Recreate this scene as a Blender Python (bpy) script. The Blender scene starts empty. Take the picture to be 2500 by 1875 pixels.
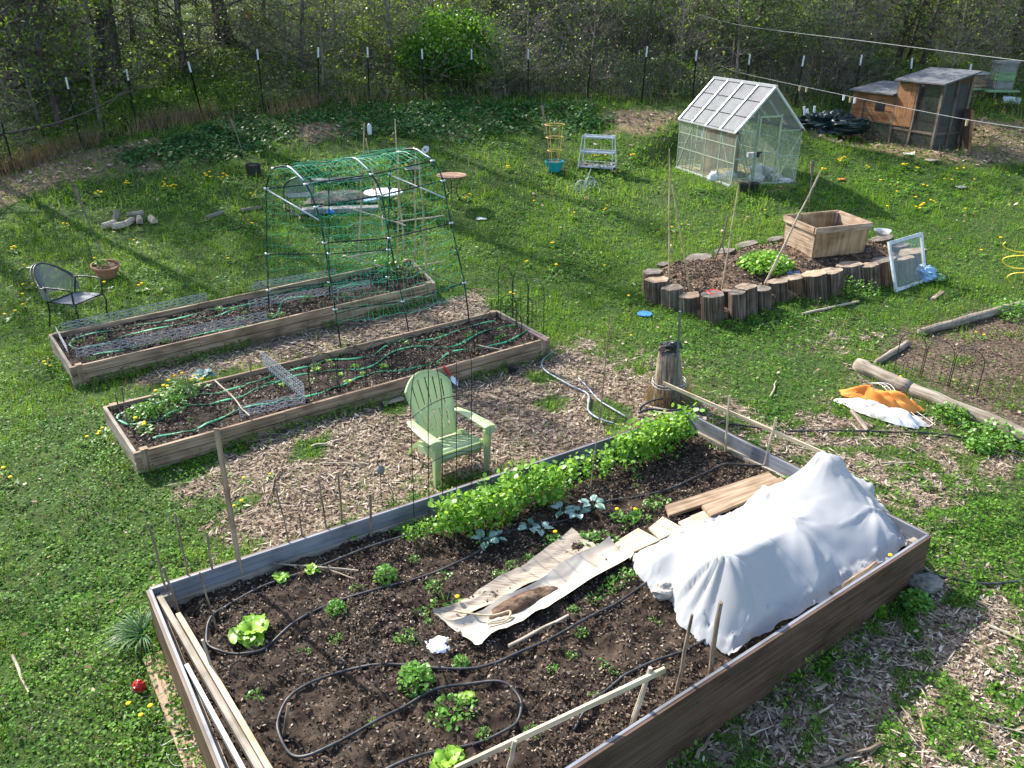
import bpy, math, random, numpy as np
from mathutils import Vector, Matrix
R = random.Random(11); rng = np.random.default_rng(11)
PI = math.pi
sc = bpy.context.scene
col = sc.collection
# ------------------------------------------------------------ camera, light, exposure
CAM_H, PITCH, FPX = 4.8, math.radians(25.0), 1980.0
cam_d = bpy.data.cameras.new('camera'); cam_d.sensor_width = 36.0; cam_d.lens = FPX/2500*36
cam_d.clip_start = .1; cam_d.clip_end = 600
cam = bpy.data.objects.new('camera', cam_d); col.objects.link(cam)
cam.location = (0, 0, CAM_H); cam.rotation_euler = (PI/2-PITCH, 0, 0); sc.camera = cam
SUN_EL, SUN_AZ = math.radians(38), math.radians(-45)      # azimuth from +Y, negative is left
sdir = Vector((math.sin(SUN_AZ)*math.cos(SUN_EL), math.cos(SUN_AZ)*math.cos(SUN_EL), math.sin(SUN_EL)))
w = bpy.data.worlds.new('World'); sc.world = w; w.use_nodes = True
nt = w.node_tree; nt.nodes.clear()
so = nt.nodes.new('ShaderNodeTexSky'); so.sky_type = 'NISHITA'; so.sun_disc = False
so.sun_elevation = SUN_EL; so.sun_rotation = SUN_AZ; so.air_density = 1.0; so.dust_density = 1.5
bg = nt.nodes.new('ShaderNodeBackground'); bg.inputs[1].default_value = .15
ow = nt.nodes.new('ShaderNodeOutputWorld')
nt.links.new(so.outputs[0], bg.inputs[0]); nt.links.new(bg.outputs[0], ow.inputs[0])
sl = bpy.data.lights.new('sun', 'SUN'); sl.energy = 4.2; sl.angle = math.radians(.53); sl.color = (1, .95, .87)
sun = bpy.data.objects.new('sun', sl); col.objects.link(sun)
sun.rotation_euler = sdir.to_track_quat('Z', 'Y').to_euler(); sun.location = (-20, 20, 30)
sc.view_settings.view_transform = 'Standard'; sc.view_settings.look = 'None'
sc.view_settings.exposure = 1.68; sc.view_settings.gamma = 1
cy = sc.cycles
cy.max_bounces = 7; cy.diffuse_bounces = 4; cy.glossy_bounces = 2; cy.transmission_bounces = 5; cy.transparent_max_bounces = 14
cy.use_denoising = True; cy.caustics_reflective = False; cy.caustics_refractive = False

# ------------------------------------------------------------ noise and terrain
_P = np.random.default_rng(3).random((256, 256))
def vnoise(x, y):
    x = np.asarray(x, float); y = np.asarray(y, float)
    xi = np.floor(x).astype(int); yi = np.floor(y).astype(int); fx = x-xi; fy = y-yi
    fx = fx*fx*(3-2*fx); fy = fy*fy*(3-2*fy)
    a = _P[xi & 255, yi & 255]; b = _P[(xi+1) & 255, yi & 255]; c = _P[xi & 255, (yi+1) & 255]; d = _P[(xi+1) & 255, (yi+1) & 255]
    return (a*(1-fx)+b*fx)*(1-fy)+(c*(1-fx)+d*fx)*fy
def fbm(x, y, o=3):
    s = 0; a = .5; t = 0
    for i in range(o):
        s = s+a*vnoise(x*2**i+17*i, y*2**i+31*i); t += a; a *= .5
    return s/t
PADS = ((5.5, 20.9, 1.5, .90), (10.9, 23.3, 1.55, 1.33))      # levelled ground under the greenhouse and the coop
def terrain(x, y):
    x = np.asarray(x, float); y = np.asarray(y, float)
    q = np.clip(y-9, 0, 16.5); z = .0080*q*q
    z = z+np.clip(y-25.5, 0, 60)*.235-np.clip(9.3-y, 0, 14)*.050
    z = z+np.clip((np.abs(x)-14)/20, 0, 2)*np.clip((y-10)/15, 0, 1)*.8
    far = np.clip((y-26)/6, 0, 1)
    z = z+far*(fbm(x*.16, y*.16, 2)-.5)*1.6
    z = z+(fbm(x*.45+5, y*.45, 2)-.5)*.10
    for cx, cy_, r, zp in PADS:
        k = np.clip((r+1.1-np.hypot(x-cx, y-cy_))/1.1, 0, 1); k = k*k*(3-2*k); z = z*(1-k)+zp*k
    return z
CT, ST = math.cos(PITCH), math.sin(PITCH)
def ray(px, py):
    x = (px-1250)/FPX; y = -(py-937.5)/FPX
    return np.array([x, CT+y*ST, -ST+y*CT])
O = np.array([0, 0, CAM_H])
def at(px, py, h=0.0):
    """the point of the surface h above the terrain seen at a photo position"""
    d = ray(px, py); t = 2.0; st = .12
    while t < 120:
        p = O+d*t
        if p[2] < float(terrain(p[0], p[1]))+h: break
        t += st
    a, b = t-st, t
    for _ in range(24):
        m = (a+b)/2; p = O+d*m
        if p[2] < float(terrain(p[0], p[1]))+h: b = m
        else: a = m
    return Vector(O+d*b)
def atz(px, py, z):
    d = ray(px, py); return Vector(O+d*((z-CAM_H)/d[2]))
def top(base, px, py, away=0.0):
    """point on the upright plane through base (facing the camera) seen at px,py"""
    n = Vector((base[0], base[1], 0)).normalized(); d = Vector(ray(px, py)); o = Vector(O)
    t = (Vector(base)+n*away-o).dot(n)/d.dot(n)
    return o+d*t
def inplane(a, b, px, py):
    """point of the upright plane through a and b seen at px,py"""
    e = Vector((b[0]-a[0], b[1]-a[1], 0)).normalized(); n = Vector((-e.y, e.x, 0)); d = Vector(ray(px, py)); o = Vector(O)
    t = (Vector(a)-o).dot(n)/d.dot(n)
    return o+d*t
def gz(x, y): return float(terrain(x, y))

# ------------------------------------------------------------ materials
M = {}
def _new(name):
    m = bpy.data.materials.new(name); m.use_nodes = True; n = m.node_tree; n.nodes.clear(); M[name] = m
    o = n.nodes.new('ShaderNodeOutputMaterial'); return m, n, o
def _ramp(n, cols, pos=None):
    r = n.nodes.new('ShaderNodeValToRGB'); e = r.color_ramp.elements
    k = len(cols); pos = pos or [i/(k-1) for i in range(k)]
    while len(e) < k: e.new(.5)
    for i in range(k): e[i].position = pos[i]; e[i].color = (*cols[i], 1)
    return r
def _coord(n, kind, st):
    if kind == 'g':
        a = n.nodes.new('ShaderNodeAttribute'); a.attribute_name = 'g'; o = a.outputs['Vector']
    elif kind == 'pos': o = n.nodes.new('ShaderNodeNewGeometry').outputs['Position']
    else: o = n.nodes.new('ShaderNodeTexCoord').outputs['Object']
    mp = n.nodes.new('ShaderNodeMapping'); mp.inputs['Scale'].default_value = st
    n.links.new(o, mp.inputs[0]); return mp.outputs[0]
def pmat(name, cols, scale=6, rough=.7, bump=.2, coord='obj', st=(1, 1, 1), spec=.3, metal=0, pos=(.3, .5, .7), detail=5, bdist=.01):
    m, n, o = _new(name); L = n.links
    p = n.nodes.new('ShaderNodeBsdfPrincipled'); L.new(p.outputs[0], o.inputs[0])
    p.inputs['Roughness'].default_value = rough; p.inputs['Metallic'].default_value = metal
    p.inputs['Specular IOR Level'].default_value = spec
    c = _coord(n, coord, st); t = n.nodes.new('ShaderNodeTexNoise'); t.inputs['Scale'].default_value = scale; t.inputs['Detail'].default_value = detail
    L.new(c, t.inputs[0])
    r = _ramp(n, cols, list(pos)[:len(cols)] if len(cols) == 3 else ([.3, .7] if len(cols) == 2 else None))
    L.new(t.outputs[0], r.inputs[0]); L.new(r.outputs[0], p.inputs['Base Color'])
    if bump:
        b = n.nodes.new('ShaderNodeBump'); b.inputs['Strength'].default_value = bump; b.inputs['Distance'].default_value = bdist
        L.new(t.outputs[0], b.inputs['Height']); L.new(b.outputs[0], p.inputs['Normal'])
    return m
def wood(name, cols, rough=.8, sc_=(1.6, 34, 34), bump=.5, stain=.55):
    m = pmat(name, cols, 1.0, rough, bump, 'g', sc_, .2, detail=7); n = m.node_tree; L = n.links
    p = [q for q in n.nodes if q.type == 'BSDF_PRINCIPLED'][0]; src = p.inputs['Base Color'].links[0].from_socket
    t = n.nodes.new('ShaderNodeTexNoise'); t.inputs['Scale'].default_value = 3.1; t.inputs['Detail'].default_value = 6; L.new(_coord(n, 'pos', (1, 1, 1.6)), t.inputs[0])
    r = _ramp(n, [(stain, stain*.96, stain*.92), (1, 1, 1), (1.12, 1.12, 1.14)], [.30, .52, .72]); L.new(t.outputs[0], r.inputs[0])
    x = n.nodes.new('ShaderNodeMix'); x.data_type = 'RGBA'; x.blend_type = 'MULTIPLY'; x.inputs[0].default_value = 1; L.new(src, x.inputs[6]); L.new(r.outputs[0], x.inputs[7]); L.new(x.outputs[2], p.inputs['Base Color']); return m
def leafm(name, cols, tr=.45, rough=.45, spec=.25, gain=1.5):
    m, n, o = _new(name); L = n.links
    a = n.nodes.new('ShaderNodeAttribute'); a.attribute_name = 'v'
    r = _ramp(n, cols); L.new(a.outputs['Fac'], r.inputs[0])
    p = n.nodes.new('ShaderNodeBsdfPrincipled'); p.inputs['Roughness'].default_value = rough; p.inputs['Specular IOR Level'].default_value = spec
    L.new(r.outputs[0], p.inputs['Base Color'])
    g = n.nodes.new('ShaderNodeMix'); g.data_type = 'RGBA'; g.blend_type = 'MULTIPLY'; g.inputs[0].default_value = 1
    L.new(r.outputs[0], g.inputs[6]); g.inputs[7].default_value = (gain*1.1, gain, gain*.45, 1)
    t = n.nodes.new('ShaderNodeBsdfTranslucent'); L.new(g.outputs[2], t.inputs[0])
    x = n.nodes.new('ShaderNodeMixShader'); x.inputs[0].default_value = tr
    L.new(p.outputs[0], x.inputs[1]); L.new(t.outputs[0], x.inputs[2]); L.new(x.outputs[0], o.inputs[0])
    return m
def vmat(name, cols, rough=.8, spec=.2):
    m, n, o = _new(name); L = n.links
    a = n.nodes.new('ShaderNodeAttribute'); a.attribute_name = 'v'
    r = _ramp(n, cols); L.new(a.outputs['Fac'], r.inputs[0])
    p = n.nodes.new('ShaderNodeBsdfPrincipled'); p.inputs['Roughness'].default_value = rough; p.inputs['Specular IOR Level'].default_value = spec
    L.new(r.outputs[0], p.inputs['Base Color']); L.new(p.outputs[0], o.inputs[0]); return m
def clear(name, colr, alpha, rough=.1, dirt=0.0, spec=.5):
    """thin see-through sheet: part transparent, part glossy/diffuse, clouded by dirt"""
    m, n, o = _new(name); L = n.links
    p = n.nodes.new('ShaderNodeBsdfPrincipled'); p.inputs['Base Color'].default_value = (*colr, 1); p.inputs['Roughness'].default_value = rough; p.inputs['Specular IOR Level'].default_value = spec
    t = n.nodes.new('ShaderNodeBsdfTransparent'); x = n.nodes.new('ShaderNodeMixShader')
    f = n.nodes.new('ShaderNodeLayerWeight'); f.inputs[0].default_value = .25
    c = _coord(n, 'obj', (1, 1, 1)); q = n.nodes.new('ShaderNodeTexNoise'); q.inputs['Scale'].default_value = 2.6; q.inputs['Detail'].default_value = 8
    L.new(c, q.inputs[0])
    a1 = n.nodes.new('ShaderNodeMath'); a1.operation = 'MULTIPLY_ADD'; L.new(q.outputs[0], a1.inputs[0]); a1.inputs[1].default_value = dirt; a1.inputs[2].default_value = alpha-dirt*.5
    a2 = n.nodes.new('ShaderNodeMath'); a2.operation = 'MULTIPLY_ADD'; L.new(f.outputs['Fresnel'], a2.inputs[0]); a2.inputs[1].default_value = .5; L.new(a1.outputs[0], a2.inputs[2]); a2.use_clamp = True
    L.new(a2.outputs[0], x.inputs[0]); L.new(t.outputs[0], x.inputs[1]); L.new(p.outputs[0], x.inputs[2]); L.new(x.outputs[0], o.inputs[0])
    return m

# ------------------------------------------------------------ mesh helpers
class MB:
    def __init__(s): s.v = []; s.f = []; s.g = []; s.a = []; s.n = 0
    def add(s, v, f, g=None, a=None):
        v = [tuple(p) for p in v]; k = len(v)
        s.f += [tuple(i+s.n for i in q) for q in f]; s.v += v; s.n += k
        s.g += list(g) if g is not None else [(p[0]*1.0, p[1]*1.0, p[2]*1.0) for p in v]
        s.a += [R.random() if a is None else a]*k if not isinstance(a, (list, np.ndarray)) else list(a)
    def mesh(s, name, mat, off, smooth):
        me = bpy.data.meshes.new(name)
        me.from_pydata([(p[0]-off[0], p[1]-off[1], p[2]-off[2]) for p in s.v], [], s.f)
        g = me.attributes.new('g', 'FLOAT_VECTOR', 'POINT'); g.data.foreach_set('vector', np.array(s.g, np.float32).ravel())
        a = me.attributes.new('v', 'FLOAT', 'POINT'); a.data.foreach_set('value', np.array(s.a, np.float32))
        if smooth: me.polygons.foreach_set('use_smooth', [True]*len(me.polygons))
        me.materials.append(M[mat] if isinstance(mat, str) else mat); me.update(); return me
def root_of(o):
    while o.parent: o = o.parent
    return o
def tag(o, label=None, cat=None, group=None, kind=None):
    for k, x in (('label', label), ('category', cat), ('group', group), ('kind', kind)):
        if x: o[k] = x
    return o
def thing(name, label, cat, loc, group=None, rz=0):
    o = bpy.data.objects.new(name, None); col.objects.link(o); o.location = loc; o.rotation_euler = (0, 0, rz); o.empty_display_size = .1
    return tag(o, label, cat, group)
def part(mb, name, mat, parent, local=False, smooth=False, label=None):
    off = (0, 0, 0) if local else root_of(parent).location
    o = bpy.data.objects.new(name, mb.mesh(name, mat, off, smooth)); col.objects.link(o); o.parent = parent
    if label: o['label'] = label
    return o
def solo(mb, name, mat, label, cat, loc, group=None, smooth=False, kind=None):
    o = bpy.data.objects.new(name, mb.mesh(name, mat, loc, smooth)); col.objects.link(o); o.location = loc
    return tag(o, label, cat, group, kind)
def dup(o, loc, rz=0, s=1, label=None, group=None, parent=None):
    c = o.copy(); col.objects.link(c)
    if parent is None:
        c.location = loc; c.rotation_euler = (0, 0, rz); c.scale = (s, s, s) if not isinstance(s, tuple) else s
        if label: c['label'] = label
        if group: c['group'] = group
    else: c.parent = parent
    for ch in o.children: dup(ch, None, parent=c)
    return c
def fast(name, V, F, v=None, mat=None, kind='stuff', label=None, cat=None, smooth=False, parent=None):
    k = F.shape[1]; me = bpy.data.meshes.new(name)
    me.vertices.add(len(V)); me.vertices.foreach_set('co', np.ascontiguousarray(V, np.float32).ravel())
    me.loops.add(F.size); me.loops.foreach_set('vertex_index', np.ascontiguousarray(F, np.int32).ravel())
    me.polygons.add(len(F)); me.polygons.foreach_set('loop_start', np.arange(0, F.size, k, dtype=np.int32))
    if smooth: me.polygons.foreach_set('use_smooth', np.ones(len(F), bool))
    if v is not None:
        a = me.attributes.new('v', 'FLOAT', 'POINT'); a.data.foreach_set('value', np.ascontiguousarray(v, np.float32))
    me.update(calc_edges=True); me.materials.append(M[mat])
    o = bpy.data.objects.new(name, me); col.objects.link(o)
    if parent is not None: o.parent = parent
    return tag(o, label, cat, None, kind)
BOXF = [(0, 1, 3, 2), (4, 6, 7, 5), (0, 4, 5, 1), (2, 3, 7, 6), (0, 2, 6, 4), (1, 5, 7, 3)]
def beam(mb, p0, p1, wd, ht, up=(0, 0, 1), off=(0, 0), a=None, tw=1.0):
    p0 = Vector(p0); p1 = Vector(p1); d = (p1-p0); ln = d.length; d.normalize()
    up = Vector(up); sx = d.cross(up)
    if sx.length < 1e-4: sx = d.cross(Vector((1, 0, 0)))
    sx.normalize(); uz = sx.cross(d).normalized()
    v = []; g = []; s1, s2 = R.random()*40, R.random()*40
    for (q, l, k) in ((p0, 0, 1), (p1, ln, tw)):
        for i in (-.5, .5):
            for j in (-.5, .5):
                v.append(q+sx*(i*wd*k+off[0])+uz*(j*ht*k+off[1])); g.append((l+s1, i*wd+s2, j*ht+s1))
    mb.add(v, BOXF, g, a)
def box(mb, c, dims, rz=0, a=None):
    c = Vector(c); e = Vector((math.cos(rz), math.sin(rz), 0))
    beam(mb, c-e*dims[0]/2, c+e*dims[0]/2, dims[1], dims[2], a=a)
def tube(mb, pts, r, n=6, cap=True, a=None, flat=1.0):
    pts = [Vector(p) for p in pts]; k = len(pts); rs = r if isinstance(r, (list, tuple)) else [r]*k
    v = []; g = []; f = []; s1 = R.random()*30; ln = 0; nx = None
    for i, p in enumerate(pts):
        t = (pts[min(i+1, k-1)]-pts[max(i-1, 0)])
        if t.length < 1e-9: t = Vector((0, 0, 1))
        t.normalize()
        if nx is None:
            nx = t.cross(Vector((0, 0, 1)))
            if nx.length < 1e-3: nx = t.cross(Vector((1, 0, 0)))
        else: nx = nx-t*nx.dot(t)
        if nx.length < 1e-6: nx = t.orthogonal()
        nx.normalize(); ny = t.cross(nx)
        if i: ln += (p-pts[i-1]).length
        for j in range(n):
            q = 2*PI*j/n; v.append(p+nx*(math.cos(q)*rs[i])+ny*(math.sin(q)*rs[i]*flat)); g.append((ln+s1, math.cos(q)*rs[i]+s1, math.sin(q)*rs[i]))
    for i in range(k-1):
        for j in range(n): f.append((i*n+j, i*n+(j+1) % n, (i+1)*n+(j+1) % n, (i+1)*n+j))
    if cap: f += [tuple(range(n-1, -1, -1)), tuple((k-1)*n+j for j in range(n))]
    mb.add(v, f, g, a)
def lathe(mb, prof, c, n=20, jit=0, a=None, axis=None, cap0=True, cap1=False, sq=(1, 1)):
    c = Vector(c); ax = Vector(axis or (0, 0, 1)).normalized(); sx = ax.orthogonal().normalized() if axis else Vector((1, 0, 0)); sy = ax.cross(sx)
    v = []; g = []; f = []; ph = [1+(R.random()-.5)*jit for _ in range(n)]; s1 = R.random()*30
    for (r, z) in prof:
        for j in range(n):
            q = 2*PI*j/n; rr = r*ph[j]*(1+(R.random()-.5)*jit*.4)
            v.append(c+sx*(math.cos(q)*rr*sq[0])+sy*(math.sin(q)*rr*sq[1])+ax*z); g.append((z+s1, math.cos(q)*r+s1, math.sin(q)*r))
    for i in range(len(prof)-1):
        for j in range(n): f.append((i*n+j, i*n+(j+1) % n, (i+1)*n+(j+1) % n, (i+1)*n+j))
    if cap0: f.append(tuple(range(n-1, -1, -1)))
    if cap1: f.append(tuple((len(prof)-1)*n+j for j in range(n)))
    mb.add(v, f, g, a)
def grid(mb, pts, nu, nv, a=None):
    f = [(i*nv+j, i*nv+j+1, (i+1)*nv+j+1, (i+1)*nv+j) for i in range(nu-1) for j in range(nv-1)]
    mb.add(pts, f, None, a)
def smooth_path(pts, k=6):
    pts = [Vector(p) for p in pts]; o = []
    for i in range(len(pts)-1):
        p0 = pts[max(i-1, 0)]; p1 = pts[i]; p2 = pts[i+1]; p3 = pts[min(i+2, len(pts)-1)]
        for j in range(k):
            t = j/k; t2 = t*t; t3 = t2*t
            o.append(.5*((2*p1)+(p2-p0)*t+(2*p0-5*p1+4*p2-p3)*t2+(3*p1-p0-3*p2+p3)*t3))
    o.append(pts[-1]); return o
def stick(mb, p0, p1, r0, r1, n=6, bend=.02, a=None, k=5):
    p0 = Vector(p0); p1 = Vector(p1); d = p1-p0; pts = []; rs = []
    for i in range(k+1):
        t = i/k; w_ = Vector((R.uniform(-1, 1), R.uniform(-1, 1), R.uniform(-.4, .4)))*bend*d.length*(1 if 0 < i < k else 0)*.5
        pts.append(p0+d*t+w_); rs.append((r0+(r1-r0)*t)*R.uniform(.9, 1.1))
    tube(mb, pts, rs, n, a=a)

# numpy leaf shapes -----------------------------------------------------------
def leaves(P, size, tilt, asp=.7, v=None, k=4, rg=rng, face=None, spread=1.0):
    """n flat leaves with k corners; tilt 0 lies flat, 1 any direction"""
    n = len(P); P = np.asarray(P, float); size = np.broadcast_to(size, (n,))
    z = np.zeros((n, 3)); z[:, 2] = 1
    nn = rg.normal(size=(n, 3)); nn /= np.linalg.norm(nn, axis=1)[:, None]; nn[:, 2] = np.abs(nn[:, 2])
    N = z*(1-np.broadcast_to(tilt, (n,)))[:, None]+nn*np.broadcast_to(tilt, (n,))[:, None]; N /= np.linalg.norm(N, axis=1)[:, None]
    r = rg.normal(size=(n, 3)); U = np.cross(N, r); U /= np.linalg.norm(U, axis=1)[:, None]+1e-9; W = np.cross(N, U)
    q = np.arange(k)*2*PI/k
    V = P[:, None, :]+(U[:, None, :]*np.cos(q)[None, :, None]+W[:, None, :]*(np.sin(q)*asp)[None, :, None])*(size*.5)[:, None, None]
    if v is None: v = rg.random(n)
    return V.reshape(-1, 3), np.arange(n*k).reshape(n, k), np.repeat(v, k)
def blades(P, h, wd, lean, v=None, rg=rng):
    n = len(P); P = np.asarray(P, float); q = rg.random(n)*2*PI; h = np.broadcast_to(h, (n,)); wd = np.broadcast_to(wd, (n,))
    s = np.stack([np.cos(q), np.sin(q), 0*q], 1)*(wd*.5)[:, None]; q2 = rg.random(n)*2*PI
    l = lean*rg.random(n)*h
    T = P+np.stack([np.cos(q2)*l, np.sin(q2)*l, np.sqrt(np.maximum(h*h-l*l, h*h*.05))], 1)
    V = np.stack([P-s, P+s, T], 1).reshape(-1, 3)
    if v is None: v = rg.random(n)
    return V, np.arange(n*3).reshape(n, 3), np.repeat(v, 3)
def cat3(L):
    V = []; F = []; A = []; o = 0
    for (v, f, a) in L: V.append(v); F.append(f+o); A.append(a); o += len(v)
    return np.concatenate(V), np.concatenate(F), np.concatenate(A)
def inpoly(x, y, poly):
    x = np.asarray(x); y = np.asarray(y); c = np.zeros(x.shape, bool); n = len(poly)
    for i in range(n):
        x1, y1 = poly[i]; x2, y2 = poly[(i+1) % n]
        m = ((y1 > y) != (y2 > y)) & (x < (x2-x1)*(y-y1)/((y2-y1) if y2 != y1 else 1e-9)+x1); c ^= m
    return c
def polyd(x, y, poly):
    """signed distance, positive inside"""
    x = np.asarray(x); y = np.asarray(y); d = np.full(x.shape, 1e9); n = len(poly)
    for i in range(n):
        x1, y1 = poly[i]; x2, y2 = poly[(i+1) % n]; dx, dy = x2-x1, y2-y1
        t = np.clip(((x-x1)*dx+(y-y1)*dy)/(dx*dx+dy*dy+1e-12), 0, 1)
        d = np.minimum(d, np.hypot(x-x1-t*dx, y-y1-t*dy))
    return np.where(inpoly(x, y, poly), d, -d)
def wpoly(pp, h=0): return [tuple(at(a, b, h)[:2]) for a, b in pp]
# ------------------------------------------------------------ materials of the place
BR = [(.10, .062, .036), (.20, .130, .078), (.33, .235, .150)]
wood('plank', [(.13, .086, .052), (.245, .17, .108), (.36, .265, .175)])
wood('plank_grey', [(.13, .108, .083), (.23, .195, .152), (.33, .285, .225)])
wood('plank_pale', [(.33, .255, .15), (.45, .365, .235), (.54, .455, .32)])
wood('plank_dark', [(.05, .04, .032), (.10, .078, .06), (.16, .125, .095)])
wood('cedar', [(.10, .046, .019), (.19, .092, .038), (.27, .145, .065)])
wood('ply', [(.20, .125, .058), (.30, .20, .105), (.38, .275, .16)], sc_=(1.2, 14, 14), bump=.2)
wood('crate_board', [(.17, .115, .072), (.28, .20, .135), (.40, .32, .235)], sc_=(2.2, 30, 30))
wood('bamboo', [(.26, .19, .10), (.38, .29, .165), (.47, .38, .24)], rough=.55, sc_=(5, 60, 60))
wood('stick_bark', [(.09, .064, .042), (.17, .125, .085), (.27, .21, .15)], sc_=(6, 60, 60))
wood('pale_stick', [(.25, .20, .14), (.36, .30, .22), (.46, .39, .30)], sc_=(5, 60, 60))
wood('log_bark', [(.022, .016, .012), (.075, .054, .038), (.19, .145, .105)], sc_=(1.6, 48, 48), bump=1.2)
wood('bark', [(.030, .024, .018), (.07, .056, .043), (.12, .10, .08)], sc_=(2, 26, 26), bump=1)
wood('bark_pale', [(.08, .068, .052), (.15, .13, .10), (.23, .205, .17)], sc_=(2, 26, 26), bump=.8)
wood('composite', [(.050, .030, .020), (.085, .052, .036), (.115, .074, .052)], rough=.5, sc_=(1.5, 50, 50), bump=.15)
wood('composite_grey', [(.12, .126, .138), (.165, .173, .188), (.205, .213, .23)], rough=.45, sc_=(1.2, 40, 40), bump=.1)
pmat('cut_wood', [(.085, .062, .042), (.17, .13, .092), (.28, .225, .165)], 6, .85, .4, 'obj', (1, 1, 1), .2)
pmat('cut_dark', [(.045, .037, .03), (.10, .084, .068), (.18, .155, .13)], 6, .85, .4)
pmat('cut_fresh', [(.16, .10, .055), (.27, .19, .115), (.38, .29, .19)], 6, .8, .3)
pmat('soil', [(.010, .0065, .0045), (.027, .018, .012), (.060, .042, .029)], 9, .95, 1.0, 'pos', (1, 1, 1), .15, bdist=.03, detail=9)
pmat('mound', [(.035, .021, .013), (.085, .053, .033), (.17, .115, .075)], 14, .95, 1.0, 'pos', (1, 1, 1), .15, bdist=.03, detail=9)
pmat('black_metal', [(.008, .008, .009), (.016, .016, .018)], 20, .38, 0, spec=.5)
pmat('black_tube', [(.006, .007, .008), (.012, .013, .015)], 20, .5, 0, spec=.25)
pmat('post_black', [(.006, .009, .007), (.012, .016, .013)], 20, .8, 0, spec=.1)
pmat('line_grey', [(.16, .165, .17), (.26, .265, .27)], 30, .7, 0, spec=.2)
pmat('rust_wire', [(.03, .018, .011), (.075, .045, .028)], 30, .7, 0)
pmat('galv', [(.24, .24, .235), (.34, .34, .335), (.45, .45, .44)], 30, .55, 0, metal=.1)
pmat('silver', [(.42, .43, .44), (.52, .53, .54)], 10, .4, 0, metal=.5)
pmat('alu', [(.20, .26, .18), (.28, .34, .25)], 10, .5, 0, metal=.1)
pmat('alu_dark', [(.02, .022, .024), (.05, .05, .055)], 10, .5, 0)
pmat('chair_green_', [(.30, .39, .22), (.34, .43, .25), (.37, .465, .28)], 2.2, .42, .02, spec=.4)
pmat('white_plastic', [(.55, .56, .57), (.64, .65, .66)], 3, .4, 0)
pmat('milky', [(.42, .44, .45), (.54, .56, .57)], 3, .4, 0)
pmat('black_plastic', [(.010, .010, .011), (.022, .022, .024)], 3, .4, 0)
pmat('hose_black', [(.012, .012, .013), (.030, .030, .032), (.06, .058, .055)], 14, .5, .1)
pmat('hose_grey', [(.14, .16, .18), (.24, .27, .30)], 14, .45, 0)
pmat('tape_green', [(.006, .14, .06), (.012, .22, .095)], 5, .45, 0)
pmat('net_green', [(.008, .26, .12), (.02, .36, .18)], 5, .5, 0)
pmat('teal', [(.006, .17, .19), (.015, .26, .28)], 4, .4, 0)
pmat('terracotta', [(.22, .09, .045), (.31, .14, .075), (.37, .20, .125)], 7, .85, .2)
pmat('red_plastic', [(.36, .016, .014), (.48, .028, .022)], 4, .4, 0)
pmat('blue_plastic', [(.03, .14, .52), (.05, .20, .62)], 4, .4, 0)
pmat('light_blue', [(.18, .31, .48), (.28, .43, .58)], 4, .4, 0)
wood('log_bark_grey', [(.035, .028, .022), (.11, .088, .066), (.24, .20, .155)], sc_=(1.2, 40, 40), bump=1.2)
wood('log_bark_red', [(.030, .019, .012), (.095, .060, .036), (.20, .135, .085)], sc_=(2.4, 55, 30), bump=1.2)
pmat('yellow_plastic', [(.62, .46, .03), (.74, .58, .06)], 4, .4, 0)
pmat('yellow_rust', [(.44, .26, .05), (.56, .38, .08)], 9, .5, 0)
pmat('orange_cloth', [(.42, .12, .018), (.53, .175, .03), (.60, .23, .05)], 5, .9, .1)
pmat('white_cloth', [(.22, .20, .175), (.44, .43, .41), (.58, .575, .56)], 9, .9, .1)
pmat('stone', [(.07, .062, .053), (.14, .128, .112), (.22, .205, .185)], 9, .9, .6)
pmat('concrete', [(.20, .18, .155), (.29, .265, .235), (.36, .34, .305)], 9, .9, .5)
pmat('shingle', [(.045, .048, .052), (.085, .089, .095), (.125, .13, .137)], 60, .9, .4)
pmat('tarp', [(.006, .014, .012), (.012, .024, .021), (.02, .036, .033)], 4, .4, .2, spec=.4)
pmat('cardboard', [(.16, .125, .092), (.27, .22, .167), (.36, .305, .242)], 1.0, .9, .6, 'pos', (4, 70, 4))  # stretched noise paints the shading lines of the corrugation into the colour
pmat('cardboard_pale', [(.26, .22, .172), (.36, .315, .255), (.44, .39, .325)], 4, .9, .1)
pmat('rust', [(.12, .06, .032), (.22, .12, .07), (.30, .19, .13)], 9, .7, .1)
pmat('white_paint', [(.30, .31, .30), (.44, .455, .45), (.54, .555, .55)], 9, .6, .2)
pmat('grey_enamel', [(.30, .33, .40), (.40, .43, .50)], 6, .4, 0)
pmat('hive_green', [(.13, .22, .11), (.18, .28, .15)], 5, .6, 0)
pmat('hive_grey', [(.13, .14, .12), (.19, .20, .18)], 5, .7, 0)
pmat('ash', [(.02, .018, .017), (.06, .052, .048), (.15, .13, .12)], 12, .95, .5)
pmat('slab', [(.14, .135, .13), (.21, .205, .20)], 6, .9, .2)
pmat('twine', [(.30, .23, .14), (.48, .39, .26)], 30, .9, 0)
pmat('solar', [(.010, .016, .04), (.03, .045, .09)], 4, .2, 0, spec=.6)
pmat('lime_powder', [(.55, .56, .59), (.66, .67, .69)], 9, .9, .2)
clear('glass', (.30, .36, .32), .26, .12, .14)
clear('greenhouse_side', (.36, .40, .34), .20, .2, .16, .3)
clear('greenhouse_roof', (.13, .137, .152), .66, .6, .55, .15)
clear('wire_screen', (.03, .032, .033), .26, .8, .05)
clear('clear_plastic', (.7, .72, .72), .35, .15, .1)
leafm('grass', [(.026, .070, .006), (.060, .145, .011), (.115, .225, .020), (.20, .30, .065)], .40, .6, .10)
leafm('clover', [(.022, .066, .006), (.053, .150, .012), (.105, .230, .020), (.19, .31, .060)], .38, .55, .13)
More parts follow.
